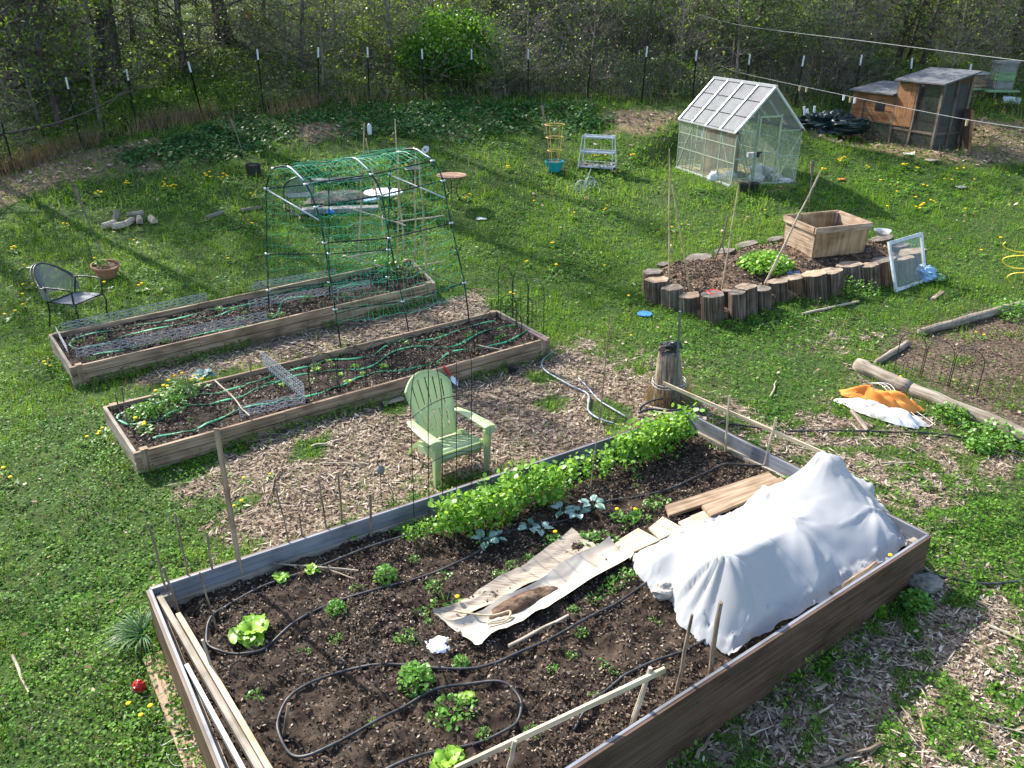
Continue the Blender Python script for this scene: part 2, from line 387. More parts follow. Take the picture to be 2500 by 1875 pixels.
leafm('ivy', [(.012, .050, .013), (.026, .092, .022), (.050, .145, .035), (.08, .18, .06)], .30, .5, .13)
leafm('dry_grass', [(.10, .07, .04), (.18, .125, .075), (.26, .19, .12), (.34, .27, .18)], .30, .7, .1, .95)
leafm('spring_leaf', [(.042, .085, .014), (.080, .145, .022), (.13, .21, .034), (.22, .30, .07)], .45, .45, .25)
leafm('brush_leaf', [(.012, .024, .008), (.034, .062, .018), (.068, .115, .032), (.16, .22, .085)], .42, .45, .3)
leafm('bush_leaf', [(.022, .07, .010), (.045, .13, .016), (.08, .19, .022), (.13, .25, .04)], .45, .42, .3)
leafm('pea_leaf', [(.06, .17, .020), (.12, .28, .032), (.19, .36, .048), (.28, .44, .09)], .42, .42, .3, 1.3)
leafm('lettuce', [(.07, .20, .018), (.13, .29, .025), (.22, .40, .035), (.34, .50, .07)], .42, .4, .3, 1.2)
leafm('weed_leaf', [(.035, .11, .014), (.07, .18, .022), (.12, .26, .035), (.18, .33, .06)], .36, .42, .3)
leafm('blue_leaf', [(.07, .14, .10), (.13, .23, .18), (.20, .31, .26), (.28, .39, .34)], .25, .45, .3, 1.1)
leafm('strap_leaf', [(.015, .055, .012), (.026, .085, .02), (.045, .12, .032), (.075, .15, .055)], .25, .5, .15)
leafm('purple_leaf', [(.09, .07, .055), (.15, .11, .10), (.20, .14, .14), (.24, .22, .12)], .3, .6, .2)
leafm('yellow_petal', [(.62, .42, .01), (.78, .56, .015), (.85, .66, .02)], .2, .6, .1, 1.1)
vmat('chip', [(.024, .016, .011), (.085, .058, .040), (.195, .142, .098), (.32, .252, .185), (.46, .39, .31)], .85)
vmat('bed_chip', [(.012, .008, .0055), (.035, .024, .016), (.085, .060, .041), (.22, .168, .118), (.38, .315, .24)], .9)
vmat('twig', [(.045, .034, .026), (.09, .07, .053), (.15, .12, .095), (.22, .185, .15)], .9)
vmat('fallen_leaf', [(.12, .07, .04), (.22, .14, .09), (.32, .23, .16), (.42, .33, .26)], .85)

# ------------------------------------------------------------ big planter frame in the world
ZT = .36
BL = atz(362, 1438, ZT); BB = atz(1678, 1006, ZT); BRt = atz(2271, 1306, ZT); _q1 = atz(1548, 1775, ZT); _q2 = atz(538, 1875, ZT)
def xline(a, b, c, d):
    a, b, c, d = [Vector(p[:2]) for p in (a, b, c, d)]; r = b-a; s = d-c
    t = ((c-a).x*s.y-(c-a).y*s.x)/(r.x*s.y-r.y*s.x); q = a+r*t; return Vector((q.x, q.y, ZT))
BF = xline(BRt, _q1, BL, _q2)
BEDC = [tuple(p[:2]) for p in (BL, BB, BRt, BF)]
HA, HB = .30, .28
A_ = [at(122, 816, HA), at(1003, 632, HA), at(1060, 689, HA), at(173, 896, HA)]    # back left, back right, front right, front left
B_ = [at(255, 992, HB), at(1213, 758, HB), at(1338, 824, HB), at(329, 1104, HB)]
POLA = [tuple(p[:2]) for p in A_]; POLB = [tuple(p[:2]) for p in B_]
RING = wpoly([(1572, 690), (1620, 735), (1690, 765), (1740, 785), (1830, 765), (1900, 730), (1990, 725), (2080, 695), (2200, 680), (2235, 645), (2185, 610), (2130, 600), (1960, 600), (1830, 615), (1740, 642), (1640, 654)])
# ------------------------------------------------------------ where mulch, soil and dry leaves lie
MUL = [[(470, 1330), (560, 1235), (480, 1190), (600, 1105), (690, 1020), (800, 985), (980, 935), (1180, 890), (1345, 852), (1440, 850), (1560, 905), (1665, 1010), (1580, 1045), (1180, 1160), (900, 1250), (620, 1345)],
       [(200, 935), (330, 930), (500, 905), (760, 835), (1000, 775), (1190, 735), (1165, 700), (1060, 715), (720, 812), (420, 885), (300, 905)],
       [(1700, 1000), (1790, 985), (1900, 1040), (2010, 985), (2080, 1010), (2150, 1050), (2280, 1050), (2400, 1100), (2520, 1120), (2520, 1150), (2330, 1180), (2300, 1240), (2230, 1290)],
       [(2275, 1395), (2330, 1430), (2380, 1370), (2440, 1420), (2560, 1440), (2560, 1950), (1400, 1950), (1800, 1700), (2100, 1540)],
       [(1330, 860), (1380, 805), (1480, 800), (1600, 850), (1720, 880), (1740, 960), (1690, 985), (1600, 920), (1450, 870)],
       [(1930, 860), (1970, 780), (2080, 755), (2190, 790), (2200, 850), (2080, 880)],
       [(2060, 900), (2120, 880), (2300, 1010), (2330, 1060), (2180, 1060), (2090, 980)]]
MULW = [1.0, 1.0, .82, .72, .55, .55, .7]
MULP = [wpoly(p) for p in MUL]
MULP[1] = [POLA[3], POLA[2], tuple(at(1175, 712)[:2]), POLB[1], tuple(at(760, 868)[:2]), tuple(at(500, 920)[:2]), tuple(at(330, 945)[:2])]
MULP[1][0] = tuple(at(330, 900)[:2])
SOILR = wpoly([(2150, 870), (2200, 800), (2280, 790), (2390, 755), (2560, 735), (2560, 1090), (2500, 1060), (2300, 960)])
DRY = [wpoly(p) for p in ([(-40, 425), (200, 375), (335, 338), (390, 350), (300, 425), (120, 470), (-40, 510)], [(1490, 285), (1640, 270), (1660, 325), (1480, 330)], [(690, 300), (800, 300), (890, 325), (780, 335)], [(1060, 320), (1140, 315), (1150, 335), (1040, 340)], [(330, 390), (360, 385), (360, 410), (330, 412)], [(1840, 420), (1990, 440), (1900, 455)])]
YARD = wpoly([(1960, 300), (1985, 335), (2100, 362), (2240, 380), (2330, 400), (2560, 400), (2560, 300), (2330, 285), (2100, 290)])
FENCE_PX = [(-120, 460), (35, 415), (201, 362), (335, 318), (497, 294), (644, 275), (777, 256), (902, 250), (1035, 246), (1155, 242), (1289, 240), (1433, 240), (1566, 251), (1690, 252), (1815, 256), (1940, 262), (2080, 268), (2215, 272), (2350, 276), (2560, 282)]
FENCE = [at(*p) for p in FENCE_PX]
fx_ = np.array([p.x for p in FENCE]); fy_ = np.array([p.y for p in FENCE])
def beyond(x, y):            # metres past the fence
    return np.asarray(y)-np.interp(x, fx_, fy_)
def mulch_at(x, y):
    m = np.zeros(np.shape(x)); n = .5*fbm(np.asarray(x)*1.7, np.asarray(y)*1.7, 3)+.5*fbm(np.asarray(x)*6.5+4, np.asarray(y)*6.5, 2)
    for i_, (p, wgt) in enumerate(zip(MULP, MULW)): m = np.maximum(m, np.clip((polyd(x, y, p)+(n-.50)*(.9 if i_ == 1 else 1.5 if i_ == 0 else 2.2))/.18+.5, 0, 1)*np.where(n < wgt*.62+.1, 1, .12 if wgt < .95 else .75))
    return m
GRASSY = [(wpoly([(1290, 985), (1350, 965), (1395, 975), (1360, 1010), (1320, 1000)]), 1), (wpoly([(1425, 985), (1480, 970), (1545, 1000), (1540, 1035), (1450, 1035)]), 1),
          (wpoly([(1270, 915), (1340, 905), (1370, 930), (1310, 940)]), 1), (wpoly([(930, 985), (1000, 985), (980, 1015), (930, 1012)]), 1), (wpoly([(720, 1080), (810, 1060), (790, 1120), (700, 1130)]), 1)]
def ground_masks(x, y):
    mu = mulch_at(x, y)
    for p, _ in GRASSY: mu = mu*(1-np.clip(polyd(x, y, p)/.08+.5, 0, 1))
    so_ = np.clip(polyd(x, y, SOILR)/.3+.5, 0, 1)
    for p in (BEDC, POLA, POLB, RING): so_ = np.maximum(so_, np.clip(polyd(x, y, p)/.05+.5, 0, 1))
    n = fbm(np.asarray(x)*1.1+9, np.asarray(y)*1.1, 3); dr = np.zeros(np.shape(x))
    for p in DRY: dr = np.maximum(dr, np.clip((polyd(x, y, p)+(n-.5)*2.0)/.5+.5, 0, 1))
    yd = np.clip((polyd(x, y, YARD)+(n-.5)*1.0)/.4+.5, 0, 1); dr = np.maximum(dr, yd*.999)
    return mu, so_, dr, yd

# ------------------------------------------------------------ ground sheet
ys = np.concatenate([np.array([-14, -8, -3, 0, 1.5]), np.arange(2.4, 14, .085), np.arange(14, 28, .16), np.arange(28, 60, .8), np.array([64, 72, 84, 100, 130])])
us = np.concatenate([np.array([-8, -5, -3.5, -2.6, -2, -1.6, -1.35, -1.2]), np.linspace(-1.1, 1.1, 330), np.array([1.2, 1.35, 1.6, 2, 2.6, 3.5, 5, 8])])
sx_ = np.interp(ys, [-14, 2, 14, 28, 60, 130], [8, 7, 12.5, 25, 38, 45])
X = us[None, :]*sx_[:, None]; Y = np.repeat(ys[:, None], len(us), 1)
mu, so_, dr, yd = ground_masks(X, Y)
Z = terrain(X, Y)+(fbm(X*7, Y*7, 2)-.5)*.025*(np.abs(X) < 24)
for p in (BEDC, POLA, POLB): Z = np.where(polyd(X, Y, p) > .06, Z-.03, Z)
nu, nv = X.shape; idx = np.arange(nu*nv).reshape(nu, nv)
F = np.stack([idx[:-1, :-1], idx[:-1, 1:], idx[1:, 1:], idx[1:, :-1]], -1).reshape(-1, 4)
m, n, o = _new('ground'); L = n.links
def at_attr(nm):
    a = n.nodes.new('ShaderNodeAttribute'); a.attribute_name = nm; return a.outputs['Fac']
pos = n.nodes.new('ShaderNodeNewGeometry').outputs['Position']
def gnoise(s, d=6):
    t = n.nodes.new('ShaderNodeTexNoise'); t.inputs['Scale'].default_value = s; t.inputs['Detail'].default_value = d; L.new(pos, t.inputs[0]); return t.outputs[0]
def gmix(a, b, f):
    x = n.nodes.new('ShaderNodeMix'); x.data_type = 'RGBA'; L.new(f, x.inputs[0]); L.new(a, x.inputs[6]); L.new(b, x.inputs[7]); return x.outputs[2]
nz = gnoise(16)
def rr(cols, src, pos_=None):
    r = _ramp(n, cols, pos_); L.new(src, r.inputs[0]); return r.outputs[0]
cg = rr([(.012, .024, .005), (.026, .055, .008), (.055, .080, .020)], nz, [.3, .5, .72])
vo = n.nodes.new('ShaderNodeTexVoronoi'); vo.inputs['Scale'].default_value = 34; L.new(pos, vo.inputs[0])
sp = n.nodes.new('ShaderNodeSeparateColor'); L.new(vo.outputs['Color'], sp.inputs[0])
cm = rr([(.030, .020, .014), (.085, .060, .041), (.18, .132, .092), (.30, .24, .175)], sp.outputs[0])
cs = rr([(.025, .017, .011), (.075, .053, .035), (.16, .12, .085)], gnoise(22, 9), [.32, .5, .7])
cd = rr([(.07, .045, .025), (.17, .118, .07), (.29, .215, .14)], gnoise(20, 8), [.32, .5, .7])
c1 = gmix(cg, cd, at_attr('dry')); c1 = gmix(c1, cm, at_attr('mulch')); c1 = gmix(c1, cs, at_attr('soil'))
p = n.nodes.new('ShaderNodeBsdfPrincipled'); p.inputs['Roughness'].default_value = .95; p.inputs['Specular IOR Level'].default_value = .15
L.new(c1, p.inputs[0]); b = n.nodes.new('ShaderNodeBump'); b.inputs['Strength'].default_value = .9; b.inputs['Distance'].default_value = .03
L.new(gnoise(30, 8), b.inputs['Height']); L.new(b.outputs[0], p.inputs['Normal']); L.new(p.outputs[0], o.inputs[0])
gr = fast('ground', np.stack([X, Y, Z], -1).reshape(-1, 3), F, None, 'ground', 'structure', smooth=True)
for nm, arr in (('mulch', mu), ('soil', so_), ('dry', np.clip(dr, 0, 1))):
    a = gr.data.attributes.new(nm, 'FLOAT', 'POINT'); a.data.foreach_set('value', arr.astype(np.float32).ravel())

# ------------------------------------------------------------ lawn, clover, chips: stuff nobody could count
def band(y0, y1, dens, pad=1.0):
    """random ground points of a band of the garden, about dens per square metre"""
    h0 = y0*.72+pad; h1 = y1*.72+pad; hw = max(h0, h1); nn = int(2*hw*(y1-y0)*dens)
    x = rng.uniform(-hw, hw, nn); y = rng.uniform(y0, y1, nn); k = np.abs(x) < y*.72+pad
    return x[k], y[k]
BANDS = [(3.0, 6, 2500, .032), (6, 9, 1900, .034), (9, 13, 1150, .040), (13, 18, 620, .050), (18, 28, 270, .075)]
gl, bl, iv, ch, bc, dl, pu, st = [], [], [], [], [], [], [], []
IVY = wpoly([(430, 330), (560, 285), (660, 285), (900, 262), (1150, 250), (1430, 250), (1490, 290), (1470, 330), (1380, 335), (1250, 330), (1100, 360), (950, 335), (700, 345), (560, 400), (330, 420), (240, 400)])
CLOV = [wpoly(q) for q in ([(0, 1050), (280, 1000), (420, 1100), (560, 1180), (470, 1330), (420, 1600), (520, 1900), (0, 1900)], [(1560, 830), (1900, 800), (2080, 890), (1960, 1010), (1800, 990), (1600, 880)], [(2300, 1180), (2560, 1150), (2560, 1420), (2300, 1380)], [(1550, 740), (1750, 800), (2000, 740), (2000, 800), (1700, 860)])]
for (y0, y1, dens, s) in BANDS:
    x, y = band(y0, y1, dens)
    mu_, s_, d_, yd_ = ground_masks(x, y); bd = beyond(x, y)
    n1 = fbm(x*.9+3, y*.9, 3); n2 = fbm(x*3.1, y*3.1+7, 2)
    prob = (1-mu_*.93)*(1-s_)*(1-d_*.62)*np.clip(.62+(n1-.38)*2.2, .25, 1)
    prob = np.where((s_ > .5) & (polyd(x, y, SOILR) > 0), np.clip((n2-.40)*2.4, .03, .55), prob)
    inb = np.zeros(x.shape, bool)
    for q in (BEDC, POLA, POLB): inb |= polyd(x, y, q) > -.02
    prob = np.where(inb | (polyd(x, y, RING) > 0), 0, prob); prob = np.where(bd > .3, prob*.5, prob)
    k = rng.random(len(x)) < prob; xx, yy, nn1, nn2 = x[k], y[k], n1[k], n2[k]; z = terrain(xx, yy)
    iy = polyd(xx, yy, IVY)+(nn2-.5)*1.4 > 0
    cl = np.zeros(xx.shape, bool)
    for q in CLOV: cl |= polyd(xx, yy, q)+(nn2-.5)*1.2 > 0
    cl |= nn1 > .66
    n3 = fbm(xx*6.3+2, yy*6.3, 2); hgt = np.where(cl, .055, .035)*np.clip(.35+3.2*(n3-.36)+1.8*(nn2-.42), .25, 2.6)
    tone = np.clip(.02+.55*fbm(xx*.35+40, yy*.35, 2)+.45*fbm(xx*2.6+70, yy*2.6, 2)+rng.normal(0, .20, len(xx)), 0, 1)
    sel = (~iy) & (rng.random(len(xx)) < np.where(cl, .80, .36)); q = np.where(sel)[0]
    P = np.stack([xx[q], yy[q], z[q]+hgt[q]*(.25+.9*rng.random(len(q)))], 1)
    gl.append(leaves(P, s*rng.uniform(.55, 1.15, len(q)), .45, .75, tone[q], 5))
    sel = (~iy) & ~sel; q = np.where(sel)[0]; q = np.repeat(q, 2)
    P = np.stack([xx[q]+rng.normal(0, s*.5, len(q)), yy[q]+rng.normal(0, s*.5, len(q)), z[q]], 1)
    bl.append(blades(P, s*np.clip(rng.lognormal(.42, .42, len(q)), .7, 4.5)*np.clip(.4+2.4*(n3[q]-.34)+1.2*(nn2[q]-.45), .4, 2.0), s*.20, .8, np.clip(tone[q]+.08, 0, 1)))
    q = np.where(iy)[0]; P = np.stack([xx[q], yy[q], z[q]+.02+.16*rng.random(len(q))*np.clip(nn2[q]*2-.4, .2, 1)], 1)
    iv.append(leaves(P, s*1.35*rng.uniform(.6, 1.2, len(q)), .5, .8, np.clip(.45+rng.normal(0, .25, len(q)), 0, 1), 5))
    k = (rng.random(len(x)) < .045+.10*np.clip(mu_, 0, 1)*(mu_ < .9)+.05*(n1 < .40)) & ~inb & (bd < .3) & (s_ < .5); q = np.where(k)[0]
    P = np.stack([x[q], y[q], terrain(x[q], y[q])+.02], 1); st.append(blades(P, s*rng.uniform(1.2, 3.4, len(q)), s*.16, .97))
    # wood chips
    k = (rng.random(len(x)) < mu_*.95*(1-s_)+yd_*.25) & ~inb; q = np.where(k)[0]
    if len(q):
        P = np.stack([x[q], y[q], terrain(x[q], y[q])+.008+.014*rng.random(len(q))], 1)
        ch.append(leaves(P, s*np.clip(rng.lognormal(-.12, .55, len(q)), .3, 3.0), .34, .33, np.clip(rng.beta(1.5, 1.5, len(q))+(n1[q]-.5)*.5, 0, 1), 4))
        q = q[::26]; P = np.stack([x[q], y[q], terrain(x[q], y[q])+.03+.01*rng.random(len(q))], 1); ch.append(leaves(P, s*rng.uniform(2.5, 6, len(q)), .12, .07, np.clip(rng.beta(3, 1.5, len(q)), 0, 1), 4))
    # a few leaves and chips on the lawn
    k = (rng.random(len(x)) < .0022+.10*(d_ > .5)) & ~inb & (bd < .5); q = np.where(k)[0]
    P = np.stack([x[q], y[q], terrain(x[q], y[q])+.035+.02*rng.random(len(q))], 1)
    dl.append(leaves(P, s*rng.uniform(.8, 2.0, len(q)), .4, .6, None, 5))
    # purple nettle haze in the near left lawn
    k = (x < -1.5) & (y < 8) & (mu_ < .5) & (n2 > .55) & (rng.random(len(x)) < .22) & ~inb; q = np.where(k)[0]
    if len(q):
        P = np.stack([x[q], y[q], terrain(x[q], y[q])+.04+.05*rng.random(len(q))], 1); pu.append(leaves(P, .020, .7, .8, None, 4))
fast('clover_carpet', *cat3(gl), 'clover'); fast('lawn_grass', *cat3(bl), 'grass'); fast('ivy_carpet', *cat3(iv), 'ivy')
fast('wood_chips', *cat3(ch), 'chip'); fast('dead_straw', *cat3(st), 'dry_grass'); fast('fallen_leaves', *cat3(dl), 'fallen_leaf'); fast('purple_nettle', *cat3(pu), 'purple_leaf')
# ------------------------------------------------------------ woodland beyond the fence
def grow(h, r, seed, low=.08, lean=0, nl=46, leafn=3600, fork=False, spread=.30, lsz=.10, thin=1.0):
    """trunk, branches and leaf points of one tree, built upright at the origin"""
    g = random.Random(seed); tr, br = MB(), MB(); LP = []; TW = []
    def path(p, d, ln, k, wob, up):
        pts = [p.copy()]
        for i in range(k):
            d = (d+Vector((g.uniform(-1, 1), g.uniform(-1, 1), g.uniform(-.6, .6)+up))*wob).normalized(); p = p+d*ln/k; pts.append(p.copy())
        return pts
    trunk = path(Vector((0, 0, -.3)), Vector((lean, 0, 1)).normalized(), h, 9, .07, .6)
    rs = [r*(1.45 if i == 0 else 1.08 if i == 1 else 1)*(1-.085*i) for i in range(10)]
    tube(tr, trunk, rs, 10)
    starts = []
    for i in range(nl):
        t = low+(1-low)*(i+g.random())/nl; j = min(int(t*9), 8); p = trunk[j].lerp(trunk[j+1], t*9-j); starts.append((p, t, rs[j]))
    if fork:
        b = trunk[2]; fk = path(b, Vector((.75, .1, 1)).normalized(), h*.7, 8, .1, .5); tube(tr, fk, [r*.75*(1-.1*i) for i in range(9)], 8)
        for i in range(nl//2):
            j = g.randrange(1, 8); starts.append((fk[j].lerp(fk[j+1], g.random()), .3+.08*j, r*.4))
    for (p, t, rr_) in starts:
        q = g.random()*2*PI; ln = h*spread*(1.15-t)*g.uniform(.5, 1.2)
        d = Vector((math.cos(q), math.sin(q), g.uniform(-.12, .75))).normalized()
        k = 5; b = path(p, d, ln, k, .22, .12); r0 = min(rr_*.4, .008+ln*.008)*thin
        tube(br, b, [r0*(1-.17*i) for i in range(k+1)], 5, cap=False)
        for s_ in range(1, k+1):
            for _ in range(3):
                d2 = ((b[s_]-b[s_-1]).normalized()+Vector((g.uniform(-1, 1), g.uniform(-1, 1), g.uniform(-.5, .8)))*.9).normalized()
                c = path(b[s_], d2, ln*g.uniform(.18, .42), 3, .3, .1)
                tube(br, c, [.008*thin, .006*thin, .004*thin, .003], 3, cap=False)
                for z_ in c[1:]: LP.append(z_)
                for _ in range(2):
                    d3 = (d2+Vector((g.uniform(-1, 1), g.uniform(-1, 1), g.uniform(-.6, .6)))).normalized(); e = c[2]+d3*ln*g.uniform(.08, .25)
                    tube(br, [c[2], e], [.004, .0025], 3, cap=False); LP.append(e)
    gg = np.random.default_rng(seed); LP = np.array([tuple(p) for p in LP]); n_ = leafn
    if n_:
        q = gg.integers(0, len(LP), n_); P = LP[q]+gg.normal(0, .14, (n_, 3)); L_ = leaves(P, lsz*gg.uniform(.5, 1.2, n_), 1.0, .6, np.clip(gg.beta(2, 2, n_), 0, 1), 4, gg)
    else: L_ = None
    return tr, br, L_
def make_tree(name, label, bark, *a, leafmat='spring_leaf', **k):
    tr, br, L_ = grow(*a, **k); t = thing(name, label, 'tree', (0, 0, 0), 'woodland trees beyond the fence')
    part(tr, 'trunk', bark, t, True, True); part(br, 'branch', bark, t, True, True)
    if L_: c = fast('crown', *L_, leafmat, kind=None, parent=t)
    return t
big = make_tree('tall_tree', 'x', 'bark', 14, .27, 1, low=.10, leafn=4200, nl=52)
mid = make_tree('slender_tree', 'x', 'bark', 10, .10, 2, low=.07, leafn=3000, nl=44, lean=.08)
sap = make_tree('sapling', 'x', 'bark_pale', 5.5, .04, 3, low=.10, leafn=1500, nl=34, lean=.1, thin=.6)
frk = make_tree('forked_tree', 'x', 'bark_pale', 9, .13, 4, low=.16, leafn=1700, nl=30, lean=.10, fork=True)
bare = make_tree('bare_shrub', 'x', 'bark_pale', 3.6, .035, 5, low=.05, leafn=260, nl=46, spread=.5, thin=.7)
ever = make_tree('dark_tree', 'x', 'bark', 9, .13, 6, low=.03, leafn=9000, nl=60, spread=.36, leafmat='brush_leaf')
TREES = [(big, (47, 212), .85, 'tall dark trunk beyond the fence, outermost of the three at the far left corner'), (big, (98, 217), 1.0, 'tall dark trunk second from the far left corner, beside the brush pile'),
 (big, (277, 206), 1.05, 'tall thick dark trunk standing clear beyond the left fence run'), (big, (551, 100), .9, 'tall dark trunk leaning on the wooded slope behind the orange ribbon'),
 (mid, (440, 172), .8, 'slender dark tree with a curved foot behind the corner fence post'), (mid, (731, 174), .75, 'slender straight tree behind the dry grass and third back fence post'),
 (big, (1212, 84), .85, 'tall grey trunk on the slope behind the round green bush'), (mid, (1348, 66), 1.3, 'leaning dark tree on the slope between the bush and the forked tree'),
 (mid, (640*.316+1200, 34), 1.1, 'thin dark tree high on the slope, just past the leaning tree'), (frk, (1580, 100), 1.0, 'pale forked tree above the greenhouse with two spreading limbs'),
 (mid, (1679, 84), .9, 'thin upright tree between the forked tree and the greenhouse ridge'), (mid, (1850, 60), 1.0, 'thin dark tree on the slope behind the upper clothesline'),
 (ever, (1790, 180), .75, 'dense dark tree behind the greenhouse ridge'), (ever, (2060, 165), .9, 'dense dark spreading tree behind the chicken coop'),
 (mid, (2189, 156), .9, 'slender tree rising behind the roof of the chicken run'), (mid, (2212, 150), .7, 'slender tree with a twin stem behind the chicken run roof'),
 (ever, (2480, 120), .9, 'dense dark tree above the green beehive'), (sap, (2330, 120), 1.1, 'pale leafless sapling behind the beehives'),
 (sap, (900, 190), .9, 'pale sapling arching over the back fence left of the bush'), (sap, (960, 170), .8, 'pale crooked sapling touching the left edge of the round bush'),
 (sap, (150, 180), .9, 'thin grey sapling among the leaning trunks at the left'), (mid, (380, 60), .8, 'thin dark tree on the sunny slope at the upper left'),
 (mid, (640, 60), .8, 'thin dark tree on the slope above the orange ribbon'), (sap, (820, 120), 1.0, 'bent pale sapling with white limbs behind the back fence'),
 (frk, (1010, 50), .7, 'small pale forked tree high on the slope above the bush'), (mid, (1100, 30), .9, 'dark thin tree at the top of the slope above the bush'),
 (bare, (1280, 215), .9, 'bare grey shrub tangled behind the fence right of the bush'), (bare, (1235, 235), .7, 'low bare shrub in front of the bush at its right edge'),
 (bare, (1440, 190), 1.0, 'bare twiggy shrub behind the middle of the back fence'), (bare, (1660, 190), 1.0, 'bare twiggy shrub left of the greenhouse ridge'),
 (bare, (2010, 190), 1.2, 'bare arching shrub behind the tarp heap'), (bare, (700, 190), .9, 'bare twiggy shrub behind the dry grass at the back fence'), (bare, (2420, 170), 1.2, 'bare grey shrub right behind the beehives'), (bare, (60, 185), 1.6, 'bare twiggy shrub between the two outermost trunks at the left'), (bare, (175, 170), 1.7, 'bare twiggy shrub over the brush pile'), (bare, (130, 110), 1.8, 'bare twiggy shrub high at the far left behind the trunks'), (bare, (20, 250), 1.4, 'bare twiggy shrub at the left frame edge past the fence'), (bare, (960, 200), 1.3, 'tangled bare shrub touching the left side of the round bush')]
OFF = [((-20, 25), big, 1.1, 'tall tree outside the left edge behind the fence corner'), ((-13.2, 20.4), mid, 1.25, 'slender tree just outside the left fence run'), ((24, 27), ever, .9, 'dense tree outside the right edge behind the beehives')]
first = set()
for i, t_ in enumerate(TREES+[(b, a, c, d) for a, b, c, d in OFF]):
    src, px, s, lab = t_
    p = Vector((px[0], px[1], gz(*px))) if px[0] < 0 and i >= len(TREES) or i >= len(TREES) else at(*px)
    rz = (i*2.4) % 6.28 if src not in (mid, frk) else ((i*1.7) % 1.2)-.6
    if src.name not in first:
        first.add(src.name); o_ = src; o_.location = p; o_.rotation_euler = (0, 0, rz); o_.scale = (s, s, s); o_['label'] = lab
    else: dup(src, p, rz, s, lab)
gt = np.random.default_rng(77)
for i in range(95):
    x_ = gt.uniform(-25, 26); b_ = gt.uniform(.8, 13); y_ = float(np.interp(x_, fx_, fy_))+b_
    if abs(x_+1.9) < 2.3 and b_ < 4: continue
    src = (sap, bare, sap, mid, bare)[i % 5]; dup(src, (x_, y_, gz(x_, y_)), gt.random()*6.28, gt.uniform(.6, 1.25)*(.7 if src is mid else 1), 'thin bare tree of the thicket on the wooded slope', 'thin trees of the thicket')
# the round honeysuckle bush
g2 = np.random.default_rng(21); bc_ = at(1098, 232); bc_.y += 1.7; bc_.z = gz(bc_.x, bc_.y)
nB = 12500; cen = []
for i in range(46):
    q = g2.random()*2*PI; e = math.acos(g2.random()*.97); r_ = .72+.28*g2.random()
    cen.append((math.cos(q)*math.sin(e)*1.65*r_, math.sin(q)*math.sin(e)*1.25*r_, .35+1.75*math.cos(e)*r_*.95))
cen = np.array(cen); q = g2.integers(0, len(cen), nB); P = cen[q]+g2.normal(0, 1, (nB, 3))*np.array([.30, .28, .22]); P[:, 2] = np.maximum(P[:, 2], .05)
bt = thing('round_bush', 'round leafy green bush just behind the middle of the back fence', 'bush', bc_)
tone = np.clip(.5+(np.random.default_rng(5).random(len(cen))[q]-.5)*.7+g2.normal(0, .15, nB), 0, 1)
fast('crown', *leaves(P, .115*g2.uniform(.5, 1.25, nB), .9, .6, tone, 4, g2), 'bush_leaf', kind=None, parent=bt)
mb = MB()
for i in range(24):
    c = cen[i % len(cen)]; stick(mb, (R.uniform(-.2, .2), R.uniform(-.2, .2), -.1), tuple(c*.9), .02, .006, 5, .12)
part(mb, 'stem', 'bark', bt, True)
# brush: stems, leaves and dry grass that read as one mass
def brushpts(n_, y1=14, x0=-27, x1=29):
    x = rng.uniform(x0, x1, n_); b_ = rng.random(n_)**1.25*y1+.25; y = np.interp(x, fx_, fy_)+b_
    return x, y, b_
x, y, b_ = brushpts(230000); n1 = fbm(x*.42+7, y*.42, 3); n2 = fbm(x*1.7, y*1.7, 2)
left = np.clip((-4.5-x)/4, 0, 1)
bx_ = np.hypot((x-bc_.x)/2.0, (y-bc_.y+.6)/1.9)
hh = np.clip((n1-.36)*5.2, .08, 2.3)*(1-left*.72)*np.clip(b_/1.6+.08, 0, 1)*np.clip((bx_-.75)*2.5, .06, 1)*(1-.80*np.clip((x-11.2)/1.5, 0, 1)*np.clip((9-b_)/3, 0, 1))
hz = hh*np.sqrt(rng.random(len(x)))
k = rng.random(len(x)) < np.clip((n2-.22)*2.4, .1, 1); x, y, hz, n1, n2, b_ = [q[k] for q in (x, y, hz, n1, n2, b_)]
P = np.stack([x, y, terrain(x, y)+hz+.03], 1)
tone = np.clip(.15+.75*fbm(x*.3+11, y*.3, 2)+rng.normal(0, .2, len(x)), 0, 1)
fast('brush_leaves', *leaves(P, rng.uniform(.045, .11, len(x)), .8, .6, tone, 4), 'brush_leaf')
k = rng.random(len(x)) < np.clip((fbm(x*.25+60, y*.25, 2)-.52)*5, .02, .6); q = np.where(k)[0]
fast('spring_brush', *leaves(P[q]+np.array([0, 0, .12]), rng.uniform(.05, .12, len(q)), .7, .6, None, 4), 'spring_leaf')
x, y, b_ = brushpts(60000); bx_ = np.hypot((x-bc_.x)/2.0, (y-bc_.y+.6)/1.9); h_ = np.clip((fbm(x*.42+7, y*.42, 3)-.30)*4.5, .2, 2.4)*rng.uniform(.5, 1.15, len(x))*np.clip(b_/1.3+.12, 0, 1)*(1-.65*np.clip((-4.5-x)/4, 0, 1))*np.clip((bx_-.75)*2.5, .06, 1)*(1-.80*np.clip((x-11.2)/1.5, 0, 1)*np.clip((9-b_)/3, 0, 1))
fast('brush_stems', *blades(np.stack([x, y, terrain(x, y)], 1), h_, rng.uniform(.008, .024, len(x)), .75), 'twig')
